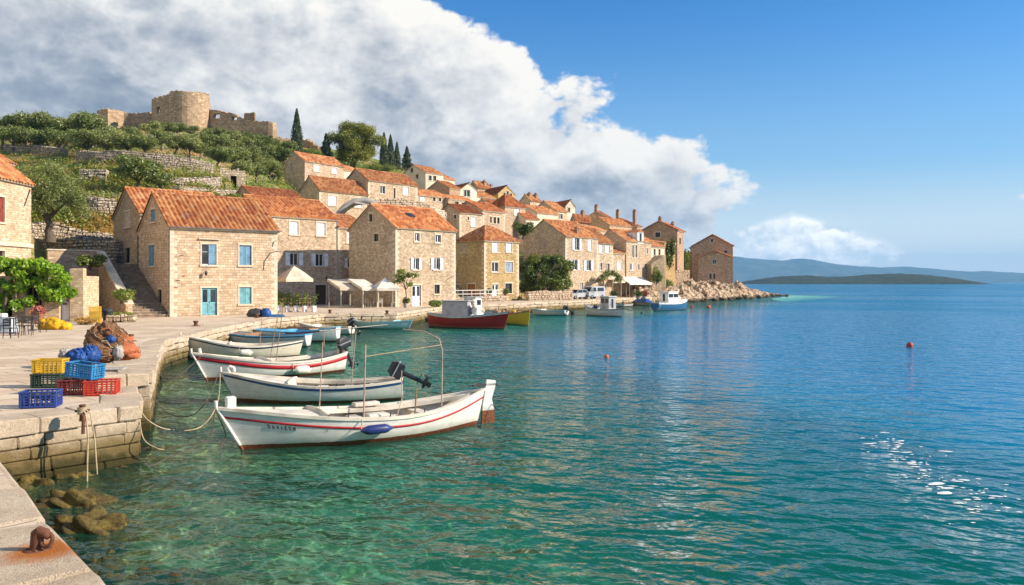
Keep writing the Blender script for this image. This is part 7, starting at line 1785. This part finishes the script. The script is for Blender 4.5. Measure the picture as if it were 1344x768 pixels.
o = thing('rubbish_bin', 'dark plastic bin with a sack pulled over it beside the yellow crate stack', 'bin', gnd(141, 423)); mb = MB(); mb.lathe([(.24, 0), (.27, .55), (.29, .6)], 14); mb.build('bin', PBLK, o); mb = MB(); mb.blob((0, 0, .68), (.3, .3, .17), 0, 14, 9, .2, 2, 2); mb.build('sack', PBLK, o)
o = thing('stone_planter', 'low rough stone planter between the bin and the stair parapet', 'planter', gnd(160, 423), R(8)); mb = MB()
for i in range(4): mb.bbox(-.85+i*.42, -.3, 0, -.85+i*.42+.40, .3, .45+random.uniform(-.06, .08), .05, 0, None, .04)
mb.build('stones', DRYST, o, color=(1.25, 1.15, 1.0)); P, N, rv = crown_pts([((-.3,.05,.5),(.4,.25,.15)), ((.4,0,.52),(.3,.25,.14))], 240, 5, .2); link('plants', leaf_mesh('plants', P, N, .14, .06, BUSH, rv, .9, 5), o)
o = thing('tarp_heap', 'heap of gear under blue and black tarps before the blue-shuttered house', 'tarp', gnd(345, 416)); mb = MB(); mb.blob((-.55, 0, .2), (.6, .4, .38), 0, 16, 10, .15, 1.5, 1); mb.build('black_sheet', PBLK, o); mb = MB(); mb.blob((.25, -.05, .25), (.36, .33, .38), 0, 16, 10, .15, 1.6, 2); mb.build('blue_sheet', BLUETARP, o); mb = MB(); mb.bbox(.5, -.3, .0, 1.7, -.1, .1, .02); mb.bbox(.4, -.1, .1, 1.5, .1, .18, .02); mb.build('boards', PLBLUE, o)
# cream parasol with planters
def parasol(label, p, w_, zh, zp, mat, name='parasol'):
    rt = thing(name, label, 'parasol', p, R(38)); h_ = w_/2; mb = MB()
    ring = [(-h_,-h_,zh),(0,-h_,zh+.03),(h_,-h_,zh),(h_,0,zh+.03),(h_,h_,zh),(0,h_,zh+.03),(-h_,h_,zh),(-h_,0,zh+.03)]
    inn = [(x*.5, y*.5, zh+(zp-zh)*.55) for x, y, z in ring]
    mb.add(ring+inn+[(0, 0, zp)], [(i, (i+1) % 8, 8+(i+1) % 8, 8+i) for i in range(8)]+[(8+i, 8+(i+1) % 8, 16) for i in range(8)])
    low = [(x*1.003, y*1.003, z-.24) for x, y, z in ring]; mb.add(ring+low, [((i+1) % 8, i, 8+i, 8+(i+1) % 8) for i in range(8)]); mb.build('canopy', mat, rt)
    mb = MB(); mb.tube([(0,0,0),(0,0,zp+.06)], .03, 8); mb.build('pole', WOOD, rt)
    for k in range(8): m = MB(); m.tube([(0, 0, zp-.06), (ring[k][0]*.97, ring[k][1]*.97, ring[k][2]-.03)], .014, 5); m.build('rib', WOOD, rt)
    mb = MB(); mb.bbox(-.3,-.3,0,.3,.3,.1,.03); mb.build('base', GREYWOOD, rt); return rt
pp = gnd(386, 409.5); parasol('cream square parasol in front of the tall white-shuttered house', pp, 2.35, 2.75, 3.85, CANVAS)
for i, (x_, lab) in enumerate(((366, 'white planter with greenery, leftmost under the cream parasol'), (377, 'white planter with greenery, second from the left under the cream parasol'), (388, 'white planter with greenery right below the parasol pole'), (400, 'white planter with greenery, second from the right under the cream parasol'), (412, 'white planter, rightmost, just beside the dark door'))):
    o = thing('planter', lab, 'planter', gnd(x_, 409.5), R(38), 'white planters under the parasol'); mb = MB(); mb.lathe([(.19, 0), (.24, .5), (.26, .52), (.22, .52), (.21, .46)], 4, 0, Matrix.Rotation(.785, 4, 'Z'), False); mb.build('pot', WHITESH, o)
    P, N, rv = crown_pts([((0,0,.95),(.38,.3,.42)), ((.15,.1,1.35),(.28,.25,.3))], 420 if i < 4 else 160, 7+i, .2); link('foliage', leaf_mesh('foliage', P, N, .15, .07, BUSH if i % 2 else FIG, rv, .9, i), o)
mb = MB(); fl = gnd(389, 406)
for k in range(12): mb.box(-1.6+k*.27, -.02, 0, -1.56+k*.27, .02, 1.0)
for z_ in (.15, .55, .95): mb.box(-1.6, -.035, z_, 1.45, -.021, z_+.06)
tag(mb.build('slat_fence', WOOD, None, fl, R(38)), 'low wooden slat fence behind the white planters', 'fence')
# cream canopies at the cafe
def canopy(label, x0, x1, d0, dep, zh, zp, mat, ang, pyr=False):
    p = px(x0, 400, d0); p.z = Q; a = R(ang); t_ = (x1-CX)/F; W_ = (t_*d0-p.x)/(math.cos(a)-t_*math.sin(a)); rt = thing('canopy', label, 'canopy', p, a, 'cream canopies of the quay cafe'); zh -= Q; zp -= Q
    mb = MB(); D_ = dep
    if pyr: mb.add([(-.1,-.15,zh),(W_+.1,-.15,zh),(W_+.1,D_,zh+.1),(-.1,D_,zh+.1),(W_*.45,D_*.5,zp)], [(0,1,4),(1,2,4),(2,3,4),(3,0,4)])
    else: mb.add([(-.1,-.15,zh),(W_*.5,-.15,zh-.03),(W_+.0,-.15,zh),(W_+.0,D_,zp),(W_*.5,D_,zp-.05),(-.1,D_,zp)], [(0,1,4,5),(1,2,3,4)])
    rim = [(-.1,-.15,zh),(W_+.1 if pyr else W_,-.15,zh),(W_+.1 if pyr else W_,D_,zh+.1 if pyr else zp),(-.1,D_,zh+.1 if pyr else zp)]
    v = [(x, y, z-.002) for x, y, z in rim]+[(x, y, z-.26) for x, y, z in rim]
    mb.add(v, [(1,0,4,5),(2,1,5,6),(0,3,7,4)]); mb.build('fabric', mat, rt)
    for x_ in (.05, W_-.05):
        for y_ in (0, D_-.15):
            m = MB(); m.box(x_-.05, y_-.05, 0, x_+.05, y_+.05, (zh if y_ == 0 or pyr else zp)-.02); m.build('post', GREYWOOD if y_ else CANVAS, rt)
    m = MB(); m.box(0, -.04, zh-.12, W_, .03, zh-.04); m.build('beam', WOOD, rt); return rt, W_
canopy('cream lean-to canopy at the left of the quay cafe, half in shade', 447, 476, 77.5, 4.0, 3.05, 3.95, CANVAS, 30)
canopy('cream lean-to canopy in the middle of the quay cafe', 476, 496, 76.5, 4.0, 3.05, 3.95, CANVASW, 30)
canopy('peaked cream canopy at the right end of the quay cafe', 496, 523, 76, 3.2, 3.05, 4.05, CANVASW, 18, True)
gw_ = 'white chairs and tables of the quay cafe'; c0_ = None
for x_, y_, rz, lab in ((468, 402, 30, 'white cafe chair in the shade, leftmost under the lean-to canopy'), (483, 403, 150, 'white cafe chair under the middle canopy'), (499, 403.5, 200, 'white cafe chair at the foot of the canopy post'), (507, 402.5, 60, 'white cafe chair under the peaked canopy, left of the table'), (516, 403, -70, 'white cafe chair under the peaked canopy, right of the table'), (524, 402.5, 10, 'white cafe chair outside the peaked canopy')):
    p = gnd(x_, y_)
    if c0_ is None: c0_ = chair(lab, p, R(rz), WHITE, gw_)
    else: dup(c0_, p, R(rz), lab)
table('wooden cafe table under the middle canopy', gnd(490, 403), IRON, WOOD, gw_); table('white cafe table under the peaked canopy', gnd(512, 402), IRON, WHITE, gw_, .45)
mb = MB(); mb.lathe([(.28, 0), (.33, .35), (.28, .8), (.26, .82)], 14); o = mb.build('barrel', WHITE, None, gnd(528, 402)); tag(o, 'white barrel right of the peaked canopy', 'barrel')
o = thing('potted_shrub', 'dark potted shrub at the foot of the thin young tree', 'plant', gnd(533, 404)); mb = MB(); mb.lathe([(.2, 0), (.27, .4), (.24, .42)], 12); mb.build('pot', GREYWOOD, o); P, N, rv = crown_pts([((0,0,.7),(.4,.35,.35))], 420, 8, .2); link('foliage', leaf_mesh('foliage', P, N, .18, .08, FIG, rv, .9, 8), o)
# white railing in front of the ochre house, tables by the carob
r0, r1 = px(596, 388.5, 95.5), px(662, 388.5, 103); r0.z = r1.z = 1.66; o = thing('railing', 'white railing along the terrace of the ochre house', 'railing', r0); mb = MB(); dv = r1-r0
for z_ in (.5, .95): mb.tube([Vector((0,0,z_)), dv+Vector((0,0,z_))], .045, 6)
mb.build('rail', WHITE, o)
for k in range(7): m = MB(); m.box(dv.x*k/6-.05, dv.y*k/6-.05, 0, dv.x*k/6+.05, dv.y*k/6+.05, 1.0); m.build('post', WHITE, o)
gc = 'tables and chairs under the carob tree'; c1_ = None
table('small table on the quay left of the carob tree', gnd(677, 394), IRON, WHITE, gc, .4)
for x_, y_, rz, lab in ((671, 394, 80, 'dark chair left of the small table by the carob tree'), (683, 394.5, -70, 'dark chair right of the small table by the carob tree'), (690, 393.5, 160, 'dark chair standing apart by the low rubble wall')):
    p = gnd(x_, y_)
    if c1_ is None: c1_ = chair(lab, p, R(rz), DARKWOOD, gc)
    else: dup(c1_, p, R(rz), lab)
mb = MB(); mb.bbox(-.9, -.25, 0, .9, .25, .75, .04); tag(mb.build('stone_bench', RUBBLE, None, gnd(701, 393.6), R(40), (.8,.72,.62)), 'reddish stone bench block in front of the low rubble wall', 'bench')
for x_, y_, lab in ((642, 393, 'green potted plant left on the terrace of the ochre house'), (664, 394, 'green potted plant at the terrace end near the carob')):
    o = thing('potted_plant', lab, 'plant', px(x_, y_, 103)); o.location.z = 1.64; mb = MB(); mb.lathe([(.22, 0), (.3, .45), (.27, .47)], 12); mb.build('pot', paint('clay', (.34, .16, .09), .85, .2), o); P, N, rv = crown_pts([((0,0,.8),(.5,.45,.42))], 320, 9, .2); link('foliage', leaf_mesh('foliage', P, N, .22, .1, BUSH, rv, .9, 9), o)
# awnings, vine porch and posts before the dormer house
def awning(label, x0, x1, d0, zf, zb, dep, mat, ang=45):
    p = px(x0, 392, d0); p.z = Q; a = R(ang); t_ = (x1-CX)/F; W_ = (t_*d0-p.x)/(math.cos(a)-t_*math.sin(a)); o = thing('awning', label, 'awning', p, a); mb = MB()
    mb.add([(0,0,zf),(W_,0,zf),(W_,dep,zb),(0,dep,zb),(0,0,zf-.25),(W_,0,zf-.25)], [(0,1,2,3),(1,0,4,5)]); mb.build('fabric', mat, o)
    for x_ in (.05, W_-.05): m = MB(); m.box(x_-.05, -.04, 0, x_+.05, .06, zf-.01); m.build('post', WOOD, o)
awning('beige awning between the vine porch and the dormer house', 804, 822, 129, 2.6, 3.6, 2.6, CANVAS)
awning('white awning at the foot of the dormer house', 826, 856, 131, 2.3, 3.4, 2.2, CANVASW)
p = px(783, 391, 126); p.z = 1.3; o = thing('vine_porch', 'arched porch covered by a vine below the three narrow windows', 'porch', p, R(45)); mb = MB()
for x_ in (0, 2.2, 4.4): mb.box(x_-.09, -1.5, -.3, x_+.09, -1.32, 2.6); mb.box(x_-.06, -1.5, 2.6, x_+.06, 1.2, 2.72)
mb.tube([(2.2+2.35*math.cos(a), -1.4, 2.4+1.5*math.sin(a)) for a in np.linspace(0, math.pi, 12)], .06, 6); mb.build('frame', WOOD, o)
bl = [((2.2+2.4*math.cos(a)*q, -1.2+random.uniform(-.3, .8), 2.5+1.5*math.sin(a)*q), (.42,.42,.32)) for a in np.linspace(0, 3.1, 17) for q in (1, .8)]; P, N, rv = crown_pts(bl, 1500, 4, .2); link('foliage', leaf_mesh('foliage', P, N, .26, .16, BUSH, rv, .9, 4), o)
for x_, y_, lab, mt in ((846, 391.5, 'dark red flowering shrubs by the white awning', FLOWER), (838, 392, 'green shrub in front of the white awning', BUSH), (806, 392, 'round potted bush under the beige awning', FIG)):
    o = thing('potted_bush', lab, 'plant', gnd(x_, y_, 1.2)); o.location.z = Q; mb = MB(); mb.lathe([(.3, 0), (.38, .4), (.34, .42)], 12); mb.build('pot', GREYWOOD, o); P, N, rv = crown_pts([((0,0,.8),(.65,.6,.45))], 380, 9, .2); link('foliage', leaf_mesh('foliage', P, N, .26, .13, mt, rv, .9, 9), o)
# parked van and small car
def vehicle(name, label, cat, p, rz, prof, roofp, wdt, mat, wheels, wr, winsegs):
    rt = thing(name, label, cat, p, rz); mb = MB(); n = len(prof); hw = wdt/2
    def inset(z): return hw*(1-.10*max(0, (z-.85))/.8)
    vs = [(x, -inset(z), z) for x, z in prof]+[(x, inset(z), z) for x, z in prof]
    mb.add(vs, [tuple(range(n)), tuple(range(2*n-1, n-1, -1))]+[(i, n+i, n+(i+1) % n, (i+1) % n) for i in range(n)]); b = mb.build('body', mat, rt)
    for seg in winsegs:
        m = MB()
        if len(seg) == 4 and isinstance(seg[0], tuple):
            for sg in (-1, 1): m.add([(x, sg*(inset(z)+.006), z) for x, z in seg], [(0,1,2,3)])
        m.build('window', GLASS, rt)
    for x_ in wheels:
        for sg in (-1, 1):
            o = MB(); M_ = Tm((x_, sg*(hw-.08), wr), 0, R(90)); o.lathe([(wr*.6, -.09), (wr*.95, -.10), (wr, -.05), (wr, .05), (wr*.95, .10), (wr*.6, .09)], 18, 0, M_); w_ = o.build('wheel', BLACKP, rt); o = MB(); o.lathe([(.02, -.095), (wr*.6, -.085), (wr*.6, .085), (.02, .095)], 14, 0, M_); o.build('rim', GREYMETAL, w_)
    return rt
VANP = paint('pale_van_paint', (.40, .42, .44), .4, .3)
pv = gnd(778, 392.3, 1.14); o = vehicle('delivery_van', 'old pale grey delivery van parked before the big gable house', 'van', pv, R(222), [(-1.9,.35),(1.55,.35),(1.75,.55),(1.75,.95),(1.35,1.1),(.95,1.75),(.7,1.85),(-1.85,1.85),(-1.95,1.6)], None, 1.65, VANP, (-1.2, 1.05), .31, [((.9,1.1),(1.28,1.1),(.92,1.68),(.9,1.68)), ((.1,1.12),(.78,1.12),(.72,1.68),(.1,1.68)), ((-1.6,1.15),(-.2,1.15),(-.2,1.65),(-1.6,1.65))])
m = MB(); m.add([(1.37,-.62,1.12),(1.37,.62,1.12),(.99,.58,1.72),(.99,-.58,1.72)], [(0,1,2,3)], 0, False, Matrix.Translation((.02, 0, .01))); m.build('windscreen', GLASS, o)
for sg in (-1, 1): m = MB(); m.lathe([(.10, 0), (.09, .02), (.02, .03)], 12, 0, Tm((1.75, sg*.5, .75), 0, 0, R(90))); m.build('headlight', GREYMETAL, o)
pc = gnd(758, 392.6, 1.14); o = vehicle('parked_car', 'small pale hatchback parked left of the delivery van', 'car', pc, R(215), [(-1.6,.3),(1.55,.3),(1.65,.5),(1.6,.8),(.85,.92),(.35,1.38),(-1.1,1.42),(-1.6,.95),(-1.65,.6)], None, 1.5, VANP, (-1.05, 1.0), .28, [((-.35,.94),(.72,.94),(.32,1.33),(-.35,1.35)), ((-1.4,.95),(-.42,.95),(-.42,1.35),(-1.08,1.36))])
m = MB(); m.add([(.87,-.58,.95),(.87,.58,.95),(.39,.52,1.37),(.39,-.52,1.37)], [(0,1,2,3)], 0, False, Matrix.Translation((.015, 0, .012))); m.build('windscreen', GLASS, o)
# buoys
def buoy(label, x_, y_, r_, mat, grp='buoys floating in the bay'):
    o = thing('buoy', label, 'buoy', (*wl(x_, y_), 0), 0, grp); mb = MB(); mb.lathe([(.02, -r_*.6), (r_*.8, -r_*.4), (r_, 0), (r_*1.0, r_*.9), (r_*.75, r_*1.35), (r_*.2, r_*1.5)], 16); mb.build('float', mat, o); mb = MB(); mb.tube([(r_*.14*math.cos(a), 0, r_*1.55+r_*.14*math.sin(a)) for a in np.linspace(0, 6.28, 11)], r_*.05, 5, cap=False); mb.build('ring', IRON, o)
REDB = plastic('red_buoy_plastic', (.42, .035, .022)); ORB = plastic('orange_buoy_plastic', (.55, .12, .02))
buoy('large red buoy far out at the right of the bay', 1194, 455.5, .17, REDB); buoy('small orange buoy in the middle of the bay', 796, 470, .11, ORB); buoy('tiny orange buoy off the rocky point', 930, 404.3, .28, ORB); buoy('tiny red buoy just off the bow of the blue cabin boat', 908, 404, .2, REDB); buoy('tiny dark buoy left of the blue cabin boat', 842, 411.5, .14, BLACKP); buoy('tiny dark buoy near the stern of the white skiff', 751, 413, .2, BLACKP)
# foam flecks
mb = MB(); rng = random.Random(17)
for i in range(120):
    t_ = rng.random(); x_ = 1140+t_*165+rng.gauss(0, 10+14*t_); y_ = 572+t_*96+rng.gauss(0, 7+5*t_); d_ = H*F/(y_-HY); r_ = abs(rng.gauss(0, .022))+.008; n_ = 9
    if rng.random() < .10: r_ *= 2.2
    c_ = Vector(((x_-CX)/F*d_, d_, .012)); a0 = rng.uniform(-.5, .5); vs = []
    for k in range(n_):
        a = 6.283*k/n_; q = r_*rng.uniform(.7, 1.25); dx_, dy_ = q*2.0*math.cos(a), q*.9*math.sin(a); vs.append(c_+Vector((dx_*math.cos(a0)-dy_*math.sin(a0), dx_*math.sin(a0)+dy_*math.cos(a0), 0)))
    vs.append(c_+Vector((0, 0, .012))); mb.add(vs, [(k, (k+1) % n_, n_) for k in range(n_)], 0, True)
tag(mb.build('foam', FOAM), 'white foam flecks drifting on the water at the right', None, None, 'stuff')
# boulders along the rocky point
mb = MB(); rng = random.Random(23)
for i in range(150):
    k = rng.randrange(len(POINT)-7); a, b = POINT[k], POINT[k+1]; t_ = rng.random(); x_ = a[0]+(b[0]-a[0])*t_+rng.gauss(-.6, .9); y_ = a[1]+(b[1]-a[1])*t_+rng.gauss(0, .9); r_ = rng.uniform(.3, .95)
    mb.blob((x_, y_, rng.uniform(-.1, .35)), (r_*rng.uniform(.8, 1.4), r_, r_*rng.uniform(.5, .8)), 0, 9, 6, .22, 1.4, i, False)
for (x_, y_, r_) in ((70.5, 211, .8), (71.8, 212, .5), (73, 213, .6)): mb.blob((x_, y_, 0), (r_*1.3, r_, r_*.5), 0, 9, 6, .2, 1.3, x_, False)
tag(mb.build('boulders', ROCK), 'brown boulders tumbled along the waterline of the rocky point', None, None, 'stuff')
# ------------------------------------------------------------------ the air between here and the far hills
mb = MB(); mb.box(-1600, -80, -17, 9400, 9900, 330); m, t = newmat('haze_air')
m.node_tree.nodes.clear(); pv_ = t.n('ShaderNodeVolumePrincipled', {'Color': (.20, .56, 1.0, 1), 'Density': HAZE, 'Anisotropy': .0}); t.n('ShaderNodeOutputMaterial', {'Volume': pv_})
hz_ = mb.build('haze', m); hz_['kind'] = 'stuff'; hz_['label'] = 'blue haze over the sea towards the far hills'
